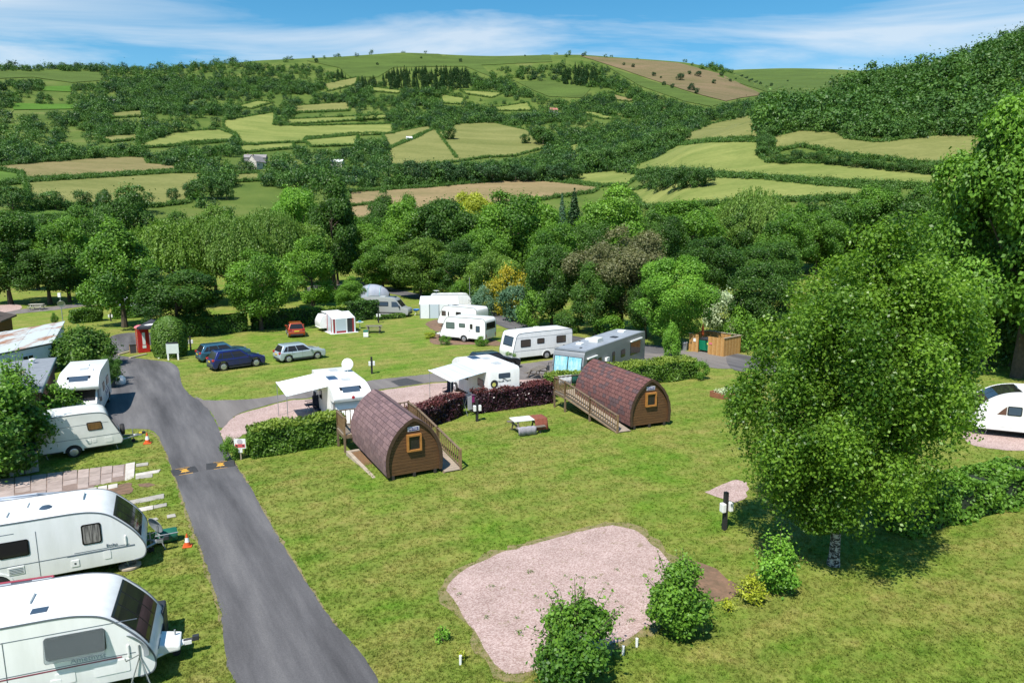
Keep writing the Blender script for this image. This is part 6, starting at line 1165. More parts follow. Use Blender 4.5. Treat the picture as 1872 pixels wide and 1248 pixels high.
    def rail(p, q, nbal, hh=.92):
        p, q = Vector(p), Vector(q); d_ = q - p; ln = d_.xy.length; an = math.atan2(d_.y, d_.x); sl = math.atan2(d_.z, ln)
        for e in (p, q): MB().box((e.x, e.y, e.z + hh / 2), (.09, .09, hh + .12)).build('post', deckl_m, dk)
        for zz, w in ((hh, .11), (.12, .06)): MB().box(((p.x + q.x) / 2, (p.y + q.y) / 2, (p.z + q.z) / 2 + zz), (d_.length, w, .045), rz=an, ry=-sl).build('rail', deck_m, dk)
        me = MB().box((0, 0, 0), (.05, .03, hh - .12)).mesh('baluster')
        for k in range(1, nbal): c = p.lerp(q, k / nbal); o = link('baluster', me, deckl_m, dk, (c.x, c.y, c.z + hh / 2 + .04), an)
    rail((xr0 - .05, yo, .05), ((xr0 + xr1) / 2, yo, dz / 2 + .03), 12); rail(((xr0 + xr1) / 2, yo, dz / 2 + .03), (xr1, yo, dz), 12); rail((xr1, yo, dz), (xe, yo, dz), 8); rail((xe, yo, dz), (xe, -side * 1.74, dz), 17); rail((xe, -side * 1.74, dz), (xr1, -side * 1.74, dz), 8)
    return t
VIS = {'THE POD 1': -1, 'THE POD 2': -1}
def tone(n, cs): return [mat('%s_%d' % (n, i), c, .85, var=.18, scale=9, bump=.25, bscale=60) for i, c in enumerate(cs)]
P1 = (G(711, 884) + G(808, 862)) / 2; P2 = (G(1151, 792) + G(1224, 772)) / 2
pod('nearer brown camping pod with purple-grey shingles and a small window', P1 + Vector((-.05, .05, 0)), R(117.5), 1, 6.0, tone('shingle_mauve', [(.200, .122, .122), (.178, .107, .108), (.218, .134, .134), (.160, .098, .102)]), 'THE POD 1', 13, .42)
pod('farther brown camping pod with red-brown shingles and an open window', P2, R(113.5), -1, 6.3, tone('shingle_red', [(.168, .072, .064), (.150, .063, .057), (.182, .080, .070), (.108, .064, .066)]), 'THE POD 2', 13, .36)
# sleeper border of bark beside the nearer pod
def sleepers():
    a, b_ = G(636, 832), G(704, 893); d = b_ - a; an = math.atan2(d.y, d.x); t = thing('sleeper_border', 'pale timber sleeper border beside the nearer pod', 'border', a, an); L_ = d.length
    for k in range(3): MB().box((L_ * (k + .5) / 3, 0, .13), (L_ / 3 - .02, .18, .26)).build('sleeper', pale_m, t, bevel=.015)
    MB().box((L_ + .05, .35, .1), (.2, .8, .2)).build('end_sleeper', pale_m, t, bevel=.015); MB().box((0.05, .4, .12), (.2, .7, .24)).build('end_sleeper', pale_m, t, bevel=.015)
    MB().box((L_ / 2, .42, .10), (L_ - .1, .66, .16)).build('bark_mulch', mat('bark_mulch', (.26, .14, .06), .95, col2=(.12, .07, .035), scale=14, bump=1, bscale=30), t)
sleepers()
# ------------------------------------------------------------------ buildings at the left
def rusty_shed():
    t = thing('white_shed', 'white building with a rusty sheet metal roof at the left edge', 'building', (0, 0, -.45)); z1 = 2.35
    p1, p2 = G(93, 626, z1), G(116, 596, z1); p0 = G(-150, 676, z1); q0 = p2 + (p0 - p1); F = [(p.x, p.y) for p in (p0, p1, p2, q0)]
    b = MB(); b.add([(x, y, 0) for x, y in F] + [(x, y, z1 - .05) for x, y in F], [(0, 1, 5, 4), (1, 2, 6, 5), (2, 3, 7, 6), (3, 0, 4, 7)]); b.build('wall', mat('render_white', (.68, .70, .74), .8, var=.15, scale=1.2, bump=.15), t)
    rm = mat('rusty_sheet', (.50, .54, .53), .6, col2=(.33, .17, .10), scale=.9, detail=8, ramp=(.40, .50), stretch=(1.2, .25, 1), bump=.15)
    ctr = sum((Vector(p) for p in F), Vector((0, 0))) / 4; e = [ctr + (Vector(p) - ctr) * 1.04 for p in F]; zs = [z1, z1, z1 + .42, z1 + .42]
    n = 9
    for k in range(n):   # overlapping roof sheets
        a0, a1 = k / n, (k + 1) / n + .01; A_, B_, C_, D_ = e[0].lerp(e[1], a0), e[0].lerp(e[1], min(a1, 1)), e[3].lerp(e[2], min(a1, 1)), e[3].lerp(e[2], a0); dz = .012 * (k % 2)
        q = [(A_.x, A_.y, zs[0] + dz), (B_.x, B_.y, zs[0] + dz), (C_.x, C_.y, zs[2] + dz), (D_.x, D_.y, zs[2] + dz)]; MB().add(q + [(x, y, z - .05) for x, y, z in q], [(0, 1, 2, 3), (7, 6, 5, 4), (0, 4, 5, 1), (1, 5, 6, 2), (2, 6, 7, 3), (3, 7, 4, 0)]).build('roof_sheet', rm, t)
    d = (p1 - p0).normalized(); an = math.atan2(d.y, d.x); c = G(44, 655, 1.5); c = p0 + d * ((c - p0).dot(d))
    f = MB().box((0, 0, 0), (.95, .1, .65)).build('window', mat('frame_white', (.7, .7, .7), .5), t); f.location = (c.x, c.y, 1.45); f.rotation_euler.z = an
    for x in (-.23, .23): MB().box((x, -.04, 0), (.38, .06, .53)).build('pane', win_m, f)
    b = MB(); b.tube([(p0.x, p0.y - .05, z1 - .1), (p1.x, p1.y, z1 - .1)], .05, 6); b.build('gutter', mat('gutter_dark', (.05, .05, .06), .5), t)
    # aerial pole with dish and box
    a = thing('aerial_pole', 'steel pole with satellite dish and white box at the white shed corner', 'pole', G(117, 606)); MB().tube([(0, 0, 0), (0, 0, 4.15)], .04, 6).build('pole', steel_m, a); MB().box((0, -.08, 3.95), (.32, .16, .45)).build('box', white_m, a, bevel=.03)
    o = MB().lathe([(.001, .07), (.22, .04), (.38, 0), (.39, .012), (.2, .06)], (0, 0, 0), 18, 'y').build('dish', steel_m, a, smooth=True); o.location = (.12, -.12, 3.0); o.rotation_euler = (R(20), 0, R(20))
rusty_shed()
def flat_shed():
    z1 = 2.3; p1, p2 = G(69, 716, z1), G(96, 657, z1); d = (p2 - p1); an = math.atan2(d.y, d.x); L_ = d.length; t = thing('brown_shed', 'brown timber shed with a flat grey felt roof behind the big shrub', 'shed', (p1.x, p1.y, -.45), an); Wd = 5.5
    for k in range(int(L_ / .22)):     # vertical cladding boards on the visible wall
        MB().box((.11 + .22 * k, -.03, z1 / 2), (.205, .04, z1)).build('cladding_board', mat('shed_brown', (.12, .055, .03), .75, var=.4, scale=5, obj=True), t)
    b = MB(); b.box((L_ / 2, Wd / 2 + .02, z1 / 2), (L_ - .06, Wd, z1 - .05)); b.build('wall', mat('shed_wall', (.10, .05, .03), .8), t)
    MB().box((L_ / 2, Wd / 2 - .05, z1 + .05), (L_ + .3, Wd + .3, .12)).build('roof', mat('grey_felt', (.26, .28, .31), .8, var=.25, scale=1.5, bump=.2), t); b = MB(); b.box((L_ / 2, -.22, z1 + .03), (L_ + .34, .05, .2)); b.build('fascia', mat('fascia_teal', (.07, .12, .13), .5), t)
    MB().lathe([(.12, 0), (.12, .2), (.2, .22), (.2, .3), (.02, .36)], (L_ * .86, 1.0, z1 + .1), 12).build('roof_cowl', white_m, t); MB().box((L_ * .55, 1.3, z1 + .15), (.5, .35, .1)).build('roof_vent', pale_m, t)
    MB().box((1.2, -.07, 1.3), (.9, .06, .8)).build('window', win_m, t)
flat_shed()
def cabin():
    t = thing('timber_cabin', 'corner of a brown timber cabin with pitched roof at the left edge', 'building', G(-20, 640) + Vector((0, 0, 0)), R(20)); cm = mat('cabin_boards', (.16, .06, .03), .7, var=.35, scale=4)
    for k in range(13): MB().box((-1.5, 0, .1 + .2 * k), (5, .08, .19)).build('wall_board', cm, t)
    MB().box((-1.5, 2, 1.3), (4.9, 3.8, 2.5)).build('wall', cm, t); MB().prism([(1.3, 2.55), (-1.5, 3.35), (-4.3, 2.55), (-4.3, 2.7), (-1.5, 3.5), (1.3, 2.7)], -.35, 4.3).build('roof', mat('cabin_roof', (.10, .075, .06), .8, var=.3), t); MB().tube([(.1, 1.5, 2.8), (.1, 1.5, 4.2)], .1, 8).build('flue', steel_m, t)
cabin()
def locker():
    p, q = G(18, 872), G(72, 862); d = q - p; an = math.atan2(d.y, d.x); t = thing('garden_locker', 'pale grey garden locker with a dark lid under the big shrub', 'locker', p, an); gm = mat('locker_grey', (.30, .33, .31), .6, var=.2, scale=4, obj=True); L_ = d.length
    for k in range(2): f = MB().box((L_ * (.25 + .5 * k), 0, .55), (L_ / 2 - .02, .05, 1.05)).build('door', gm, t, bevel=.015); MB().box((L_ * (.42 + .16 * k), -.04, .6), (.03, .03, .18)).build('handle', dark_m, f)
    MB().box((L_ / 2, .45, .55), (L_, .85, 1.08)).build('box', gm, t, bevel=.02); o = MB().box((L_ / 2, .42, 1.16), (L_ + .1, 1.05, .07), rx=R(8)).build('lid', dark_m, t, bevel=.02)
locker()
# ------------------------------------------------------------------ phone box corner
def phone_box():
    P = (G(247, 647) + G(274, 642)) / 2 + Vector((-.1, .4, 0)); t = thing('phone_box', 'red telephone box under the black parasol', 'phone box', P, R(38)); rm = mat('phone_red', (.52, .018, .02), .35, var=.15, scale=3, obj=True, coat=.3)
    b = MB(); b.box((0, 0, .12), (.94, .94, .24)); b.build('plinth', rm, t, bevel=.02); b = MB()
    for x in (-.42, .42):
        for y in (-.42, .42): b.box((x, y, 1.15), (.1, .1, 1.85))
    b.build('corner_posts', rm, t); MB().box((0, 0, 2.16), (.96, .96, .22)).build('head', rm, t, bevel=.02); MB().lathe([(.62, 0), (.58, .1), (.40, .2), (.001, .24)], (0, 0, 2.26), 24).build('roof', mat('phone_pink', (.62, .18, .2), .5), t, smooth=True)
    for a in range(4):
        M = Matrix.Rotation(a * math.pi / 2, 4, 'Z'); f = MB().box((0, -.44, 1.15), (.74, .02, 1.8)).build('glazing' if a else 'door', glass('phone_glass', (.34, .30, .24), .1), t); f.matrix_local = M; b = MB()
        for k in range(7): b.box((0, -.455, .36 + .27 * k), (.74, .03, .035))
        for x in (-.2, .2): b.box((x, -.455, 1.15), (.03, .03, 1.8))
        if a: o = b.build('glazing_bars', rm, f)
        else: MB().box((0, -.452, 1.15), (.72, .03, 1.82)).build('door_panel', rm, f); MB().box((.02, -.472, 1.3), (.24, .012, 1.1)).build('poster', white_m, f); MB().box((.02, -.472, .55), (.3, .012, .26)).build('notice', white_m, f)
    c = thing('parasol', 'black square parasol with white swoosh over the phone box', 'parasol', P + Vector((.85, .25, 0)), R(15)); pm = mat('parasol_black', (.022, .026, .034), .7)
    b = MB(); v = [(-1.05, -1.05, 2.42), (1.05, -1.05, 2.42), (1.05, 1.05, 2.42), (-1.05, 1.05, 2.42), (0, 0, 3.0)]; b.add(v + [(x, y, z - .2) for x, y, z in v[:4]], [(0, 1, 4), (1, 2, 4), (2, 3, 4), (3, 0, 4), (0, 5, 6, 1), (1, 6, 7, 2), (2, 7, 8, 3), (3, 8, 5, 0)]); b.build('canopy', pm, c); MB().tube([(0, 0, 0), (0, 0, 3.0)], .03, 8).build('pole', dark_m, c); MB().lathe([(.3, 0), (.3, .08), (.05, .12)], seg=14).build('base', dark_m, c)
    s = [Vector((x, y, 2.42 + .58 * (1 - abs(y) / 1.05) + .02)) for x, y in [(-.5, -.82), (-.2, -.72), (.25, -.64), (.5, -.7), (.3, -.78), (-.15, -.88)]]; n_ = len(s); MB().add(s + [p - Vector((0, 0, .01)) for p in s], [tuple(range(n_)), tuple(range(2 * n_ - 1, n_ - 1, -1))] + [(i, (i + 1) % n_, n_ + (i + 1) % n_, n_ + i) for i in range(n_)]).build('swoosh', white_m, c)
phone_box()
def aboard(label, px, py, face, w, h, rz):
    t = thing('sandwich_board', label, 'sign', G(px, py), rz, 'boards by the phone box'); 
    for s in (-1, 1):
        o = MB().box((0, 0, h / 2), (w, .03, h)).build('panel', face if s < 0 else dark_m, t); o.location = (0, s * .16, 0); o.rotation_euler.x = -s * R(-10) if False else s * R(14) * 1
        for x in (-w / 2, w / 2): q = MB().box((x, 0, h / 2), (.05, .045, h + .08)).build('frame', mat('frame_oak', (.32, .2, .1), .6), t); q.location = (0, s * .16, 0); q.rotation_euler.x = s * R(14)
aboard('small black chalkboard sandwich sign beside the phone box', 244, 645, mat('chalkboard', (.02, .02, .022), .8), .55, .8, R(30)); 
t = thing('notice_board', 'white notice board on legs in front of the clipped dome bush', 'sign', G(317, 658), R(10)); MB().box((0, 0, 1.0), (1.0, .06, .85)).build('board', mat('board_pale', (.62, .68, .62), .5, var=.1, scale=3), t, bevel=.01); MB().box((0, 0, 1.5), (.9, .08, .14)).build('header', dark_m, t)
for x in (-.4, .4): MB().box((x, .02, .3), (.12, .08, .6)).build('leg', white_m, t)
t = thing('leaning_board', 'white board with a yellow flower leaning on the clipped bush', 'board', G(289, 655), R(-40)); o = MB().box((0, 0, .42), (.45, .04, .85)).build('panel', white_m, t); o.rotation_euler.x = R(-14); q = MB().lathe([(.001, -.01), (.12, -.01), (.12, .01), (.001, .01)], (0, -.03, .5), 12, 'y').build('flower', plate_y, o)
for k, (a, b_) in enumerate([((216, 649), (238, 643)), ((237, 655), (268, 648))]):
    p, q = G(*a), G(*b_); d = q - p; tag(MB().box((d.length / 2, 0, .05), (d.length, .22, .1)).build('path_edging', pale_m, loc=p, rz=math.atan2(d.y, d.x)), ['pale timber edging beside the chalkboard, on the road side', 'pale timber edging in the grass in front of the phone box'][k], 'edging', 'edgings by the phone box')
# ------------------------------------------------------------------ small site furniture
def power_post(label, px, py, h=1.3, boxes=True, dark=True):
    t = thing('power_post', label, 'post', G(px, py), R(20), 'service posts'); MB().box((0, 0, h / 2 - .1), (.14, .14, h + .2)).build('post', mat('post_black', (.02, .02, .02), .7), t)
    if boxes:
        for s in (-1, 1): MB().box((s * .16, -.06, h * .62), (.16, .22, .34)).build('socket_box', white_m, t, bevel=.03)
    return t
power_post('dark power post with white boxes on the lawn beyond the motorhome dish', 680, 683, 1.35); power_post('power post with white boxes at the gap in the purple hedge', 872, 770, 1.35); power_post('power post with grey boxes left of the birch trunk', 1324, 968, 1.5); power_post('power post beside the grey camper van hedge', 692, 590, 1.45); power_post('power post near the dark blue cars in the hedge shade', 349, 640, 1.3); power_post('short black and white post on the far left lawn', 203, 587, 1.0)
power_post('black and red post in front of the white three-window caravan', 1031, 655, 1.2, False)
def dish(label, px, py, rz, r=.32, h=.55, tilt=20):
    t = thing('satellite_dish', label, 'satellite dish', G(px, py), rz, 'satellite dishes on tripods'); o = MB().lathe([(.001, .09), (r * .6, .055), (r, 0), (r + .01, .012), (r * .6, .07), (.001, .1)], (0, 0, 0), 22, 'y').build('dish', mat('dish_grey', (.25, .28, .31), .45), t, smooth=True); o.location = (0, -.05, h + .3); o.rotation_euler.x = R(tilt)
    for k in range(3): a = k * 2.1; MB().tube([(0, 0, h), (math.cos(a) * .35, math.sin(a) * .35, .0)], .018, 5).build('leg', steel_m, t)
    MB().tube([(0, 0, h - .1), (0, 0, h + .3)], .02, 6).build('mast', steel_m, t); MB().tube([(0, -.03, h + .05), (0, -.38, h + .1), (0, -.4, h + .2)], .014, 5).build('arm', steel_m, t)
dish('grey satellite dish on a tripod in front of the second left caravan', 290, 1000, R(-25)); dish('grey satellite dish against the side of the nearest caravan', 262, 1262, R(-20), .36, .95)
t = thing('water_carrier', 'green rolling water container behind the tripod dish', 'container', G(305, 990), R(30)); MB().lathe([(.05, -.36), (.22, -.36), (.25, -.3), (.25, .3), (.22, .36), (.05, .36)], (0, 0, .25), 18, 'x').build('barrel', mat('barrel_green', (.015, .12, .075), .4), t, smooth=True); MB().tube([(-.36, 0, .25), (-.36, -.5, .5), (.36, -.5, .5), (.36, 0, .25)], .02, 6).build('handle', steel_m, t)
def cone(label, px, py, s=1.0):
    t = thing('traffic_cone', label, 'traffic cone', G(px, py), .3, 'traffic cones on the verge'); om = mat('cone_orange', (.62, .10, .02), .55); MB().box((0, 0, .025 * s), (.38 * s, .38 * s, .05 * s)).build('base', om, t, bevel=.01); MB().lathe([(.14 * s, .05 * s), (.105 * s, .22 * s)], seg=16).build('lower_cone', om, t); MB().lathe([(.105 * s, .22 * s), (.065 * s, .42 * s)], seg=16).build('white_band', white_m, t); MB().lathe([(.065 * s, .42 * s), (.025 * s, .6 * s)], seg=16).build('tip', om, t)
cone('orange and white traffic cone by the drawbar of the old cream caravan', 270, 810, 1.0); cone('orange and white traffic cone near the tripod dish', 343, 998, .8)
def storage_box():
    t = thing('storage_chest', 'dark slatted storage chest beside the nose of the nearest caravan', 'storage chest', G(283, 1166), R(21.5)); 
    for k in range(5): MB().box((0, -.32 + .16 * k, .92 - .02 * k), (.62, .15, .04)).build('lid_slat', dark_m, t)
    MB().box((0, 0, .45), (.6, .8, .88)).build('chest', dark_m, t, bevel=.02)
    for k in range(4): MB().box((.31, -.3 + .2 * k, .45), (.02, .16, .8)).build('side_slat', mat('slat_grey', (.06, .062, .068), .5), t)
storage_box()
def low_awning(label, pts, hz, mats, group='awnings'):
    t = thing('awning', label, 'awning', (0, 0, 0), 0, group); q = [G(x, y, z) + Vector((0, 0, z)) for x, y, z in pts]; 
    n_ = 4
    for k in range(n_):
        a, b_ = k / n_, (k + 1) / n_; v = [q[0].lerp(q[1], a), q[0].lerp(q[1], b_), q[3].lerp(q[2], b_), q[3].lerp(q[2], a)]; MB().add(v + [p - Vector((0, 0, .02)) for p in v], [(0, 1, 2, 3), (7, 6, 5, 4), (0, 4, 5, 1), (1, 5, 6, 2), (2, 6, 7, 3), (3, 7, 4, 0)]).build('roof_panel', mats[k % len(mats)], t)
    for i in range(4):
        a, b_ = q[i], q[(i + 1) % 4]; v = [a, b_, Vector((b_.x, b_.y, float(site_z(b_.x, b_.y)))), Vector((a.x, a.y, float(site_z(a.x, a.y))))]; nn = Vector((b_.y - a.y, a.x - b_.x, 0)).normalized() * .02; MB().add(v + [p - nn for p in v], [(0, 1, 2, 3), (7, 6, 5, 4), (0, 4, 5, 1), (1, 5, 6, 2), (2, 6, 7, 3), (3, 7, 4, 0)]).build('side_panel', mats[-1], t)
        MB().tube([a, b_], .03, 6).build('edge_piping', mats[-1] if 'red' not in label else mat('piping_red', (.30, .03, .06), .6), t)
aw1 = mat('awning_pale', (.42, .46, .52), .75, var=.1, obj=True); aw2 = mat('awning_mid', (.32, .36, .42), .75, var=.1, obj=True); awd = mat('awning_navy', (.05, .06, .09), .7)
low_awning('grey awning roof with red piping between the two nearest caravans', [(-60, 1075, 2.0), (98, 1052, 2.0), (86, 1078, 1.75), (-60, 1110, 1.75)], 2, [aw1, aw2, awd])
low_awning('grey ridge awning roof behind the second left caravan', [(-40, 915, 2.1), (68, 902, 2.3), (122, 899, 2.05), (80, 925, 2.2)], 2, [aw2, aw1])
t = thing('site_sign', 'small white and red sign on a stake at the lane edge', 'sign', G(441, 840), R(5)); MB().box((0, 0, .3), (.06, .05, .7)).build('stake', pale_m, t); s = MB().box((0, -.03, .85), (.56, .03, .5)).build('board', white_m, t); MB().box((0, -.05, .75), (.48, .012, .17)).build('red_band', mat('sign_red', (.55, .08, .09), .5), s); MB().lathe([(.09, -.006), (.13, -.006), (.13, .006), (.09, .006)], (0, -.055, .97), 18, 'y').build('ring_symbol', mat('sign_grey', (.45, .42, .45), .5), s); b = MB().box((0, -.03, .5), (.2, .03, .22)).build('lower_board', white_m, t)
for x in (-.16, .16): MB().lathe([(.001, -.006), (.045, -.006), (.045, .006), (.001, .006)], (x, -.062, .76), 10, 'y').build('dot_symbol', dark_m, s)
def bump(label, q):
    P = [G(*p) for p in q]; ax = ((P[1] + P[2]) / 2 - (P[0] + P[3]) / 2); an = math.atan2(ax.y, ax.x); L_ = ax.length; Wd = (((P[3] - P[0]).length + (P[2] - P[1]).length) / 2); c = sum(P, Vector()) / 4; t = thing('speed_bump', label, 'speed bump', c, an, 'speed bumps across the lane'); km = mat('bump_black', (.045, .045, .048), .85, var=.3, scale=8)
    prof = [(-Wd / 2, .012), (-Wd / 2 + .15, .06), (0, .075), (Wd / 2 - .15, .06), (Wd / 2, .012)]
    for k in range(2): MB().prism(prof, -L_ / 2 + L_ * k / 2 + .005, -L_ / 2 + L_ * (k + 1) / 2 - .005, axis='x').build('rubber_module', km, t)
    for s in (-1, 1):
        v = [(-.32, s * Wd * .46, .03), (.32, s * Wd * .46, .03), (.1, s * .02, .080), (-.1, s * .02, .080)]; MB().add(v + [(x, y, z + .008) for x, y, z in v], [(3, 2, 1, 0), (4, 5, 6, 7), (0, 1, 5, 4), (1, 2, 6, 5), (2, 3, 7, 6), (3, 0, 4, 7)]).build('yellow_arrow', mat('road_yellow', (.68, .36, .05), .7, var=.2, scale=9), t)
bump('left half speed bump with yellow arrows across the lane', [(315, 872), (361, 863), (358, 853), (314, 860)]); bump('right half speed bump with yellow arrows across the lane', [(379, 860), (431, 853), (427, 842), (375, 849)])
# picnic tables
def picnic(label, at, rz, m=None, s=1.0, top=None, group='picnic tables'):
    t = thing('picnic_table', label, 'picnic table', at, rz, group); m = m or mat('picnic_grey', (.22, .19, .15), .8, col2=(.13, .11, .09), scale=4, obj=True)
    for k in range(5): MB().box((0, (-.34 + .17 * k) * s, .74 * s), (1.7 * s, .15 * s, .04)).build('top_board', top or m, t)
    for y in (-.72, .72): MB().box((0, y * s, .44 * s), (1.7 * s, .26 * s, .04)).build('bench_board', m, t)
    for x in (-.6, .6):
        for y in (-1, 1): MB().tube([(x * s, y * .28 * s, .72 * s), (x * s, y * .66 * s, 0)], .05, 4).build('leg', m, t)
        MB().box((x * s, 0, .40 * s), (.06, 1.6 * s, .08)).build('cross_beam', m, t)
    return t
pt = picnic('picnic table with white cloth and towels between the two pods', G(962, 793) + Vector((0, .5, 0)), R(20), top=white_m)
def drape(label, at, rz, L_, parts, m, cat='towel', group='towels drying', name='towel'):
    """cloth hung over an edge: polyline (y, z) swept along x with small folds"""
    b = MB(); n_ = 10; P = parts; v = []
    for i in range(n_ + 1):
        for j, (y, z) in enumerate(P): w = .018 * math.sin(i * 1.9 + j * .6); v.append((L_ * i / n_ - L_ / 2, y + w, z + w * .4))
    k = len(P); b.add(v, [(i * k + j, i * k + j + 1, (i + 1) * k + j + 1, (i + 1) * k + j) for i in range(n_) for j in range(k - 1)])
    me = b.mesh(name, smooth=True); o = link(name, me, m, None, at, rz); md = o.modifiers.new('cloth', 'SOLIDIFY'); md.thickness = .015; return tag(o, label, cat, group)
pz = pt.location
drape('reddish brown towel hanging over the right end of the white picnic table', pz + Vector((.62 * math.cos(R(20)) + .1, .62 * math.sin(R(20)), 0)), R(20), .75, [(-.62, .2), (-.5, .55), (-.42, .78), (0, .785), (.42, .78), (.48, .5)], mat('towel_rust', (.26, .075, .045), .95, var=.3, scale=12, bump=.5))
drape('grey lilac towel over the bench of the white picnic table', pz + Vector((-.25 * math.cos(R(20)) + .72 * math.sin(R(20)), -.25 * math.sin(R(20)) - .72 * math.cos(R(20)), 0)), R(20), 1.05, [(-.2, .1), (-.17, .4), (-.14, .475), (.12, .475), (.16, .4)], mat('towel_lilac', (.36, .34, .38), .95, var=.2, scale=12, bump=.5))
picnic('weathered picnic table beside the striped-awning motorhome', G(985, 690), R(60)); picnic('weathered picnic table beside the folding camper awning', G(684, 608), R(5)); picnic('pale picnic table on the far left lawn beside the footpath', G(68, 566), R(10), mat('picnic_pale', (.45, .42, .36), .8))
d2 = Vector((math.cos(R(113.5)), math.sin(R(113.5)), 0)); r2 = Vector((math.sin(R(113.5)), -math.cos(R(113.5)), 0))
for k, (u, m, lb) in enumerate([(-1.45, mat('towel_white', (.70, .72, .72), .95, var=.1, bump=.4), 'white towel hung on the rear deck rail of the farther pod'), (-.45, mat('towel_green', (.015, .11, .085), .95, var=.2, bump=.4), 'dark green towel hung on the rear deck rail of the farther pod')]):
    at = P2 + d2 * (6.3 - .3 + 1.45) + r2 * u; drape(lb, Vector((at.x, at.y, P2.z)), R(113.5 - 90), .95, [(-.06, 1.0), (-.05, 1.3), (-.02, 1.585), (.03, 1.585), (.05, 1.3), (.06, 1.1)], m)
# folding camper with red and white awning, and its things
def camper():
    P = G(612, 606); t = thing('folding_camper', 'small blue and white pop-top caravan behind the red and white awning', 'caravan', P + Vector((-.55, 1.3, 0)), R(32)); MB().prism(smooth_profile([(1.4, .45), (1.5, .9), (1.25, 1.5), (1.0, 1.72), (.6, 1.78), (-1.0, 1.78), (-1.3, 1.7), (-1.62, 1.1), (-1.6, .5), (-1.5, .40), (0, .38)], 3), -.95, .95).build('body', white_m, t, bevel=.06, seg=3, smooth=True)
    MB().box((-.05, 0, 2.02), (1.9, 1.35, .07)).build('pop_top', roof_m, t, bevel=.03); MB().box((-.05, 0, 1.88), (1.7, 1.2, .22)).build('pop_canvas', mat('canvas_grey', (.35, .37, .38), .9), t); q = [(-1.60, .55), (-1.625, 1.0), (-1.6, 1.05)]
    b = MB(); prof_strip(b, [(-1.585, 1.0), (-1.56, .5)][::1], -.9, .9, .03); b.build('blue_panel', mat('panel_blue', (.03, .09, .42), .4), t); b = MB(); prof_strip(b, [(-1.34, 1.58), (-1.53, 1.18)], -.7, .7, .03); b.build('window', winb_m, t); MB().box((-.8, -.955, 1.0), (.5, .02, .9)).build('door', white_m, t)
    for s in (-1, 1): wheel(t, -.1, s * .85, .28, s)
    a = thing('awning', 'white porch awning with red borders in front of the small pop-top caravan', 'awning', P + Vector((-.9, .25, 0)), R(32), 'awnings'); rd = mat('awning_red', (.30, .025, .03), .75, var=.15); hb, hf, L_, D = 2.05, 1.55, 2.5, 2.0
    b = MB(); q = [(0, 0, hb), (L_, 0, hb), (L_, -D, hf), (0, -D, hf)]; b.add(q + [(x, y, z - .03) for x, y, z in q], [(0, 1, 2, 3), (7, 6, 5, 4), (0, 4, 5, 1), (1, 5, 6, 2), (2, 6, 7, 3), (3, 7, 4, 0)]); b.build('roof_sheet', awn_w, a)
    for (x0, x1, m) in [(0, .08, awn_w), (.08, .28, rd), (.28, .40, awn_w), (.40, 1.45, clear_m), (1.45, 1.6, awn_w), (1.6, 2.15, dark_m), (2.15, 2.35, rd), (2.35, 2.5, awn_w)]: MB().box(((x0 + x1) / 2, -D, hf / 2), (x1 - x0 - .004, .03, hf)).build('front_panel', m, a)
    MB().box((.92, -D - .02, .12), (1.05, .02, .24)).build('skirt_band', rd, a)
    for (y0, y1, m) in [(0, -.25, awn_w), (-.25, -.45, rd), (-.45, -1.55, clear_m), (-1.55, -1.8, rd), (-1.8, -2.0, awn_w)]:
        z = lambda y: hb + (hf - hb) * (-y / D); b = MB(); v = [(0, y0, 0), (0, y1, 0), (0, y1, z(y1)), (0, y0, z(y0))]; b.add(v + [(x - .02, y, w) for x, y, w in v], [(0, 1, 2, 3), (7, 6, 5, 4), (0, 4, 5, 1), (1, 5, 6, 2), (2, 6, 7, 3), (3, 7, 4, 0)]); b.build('side_panel', m, a)
    MB().box((1.2, -1.1, .012), (3.0, 2.6, .02)).build('groundsheet', awn_w, a); MB().box((L_, -1, .8), (.02, 1.95, 1.55)).build('side_panel', rd, a)
    s = thing('bin_stand', 'small white and green box beside the red and white awning', 'box', G(669, 616), R(10)); MB().box((0, 0, .28), (.5, .4, .5)).build('box', white_m, s, bevel=.03); MB().box((0, 0, .62), (.52, .42, .16)).build('lid', mat('lid_green', (.02, .16, .09), .5), s, bevel=.03)
    k = thing('round_table', 'small white round table with a blue bowl behind the awning', 'table', G(658, 600), 0); MB().lathe([(.42, .68), (.42, .71)], seg=18).build('top', white_m, k); MB().tube([(0, 0, 0), (0, 0, .68)], .04, 6).build('leg', white_m, k); MB().lathe([(.08, .72), (.2, .82), (.19, .83), (.06, .74)], seg=14).build('bowl', mat('bowl_blue', (.03, .28, .42), .4), k)
camper()
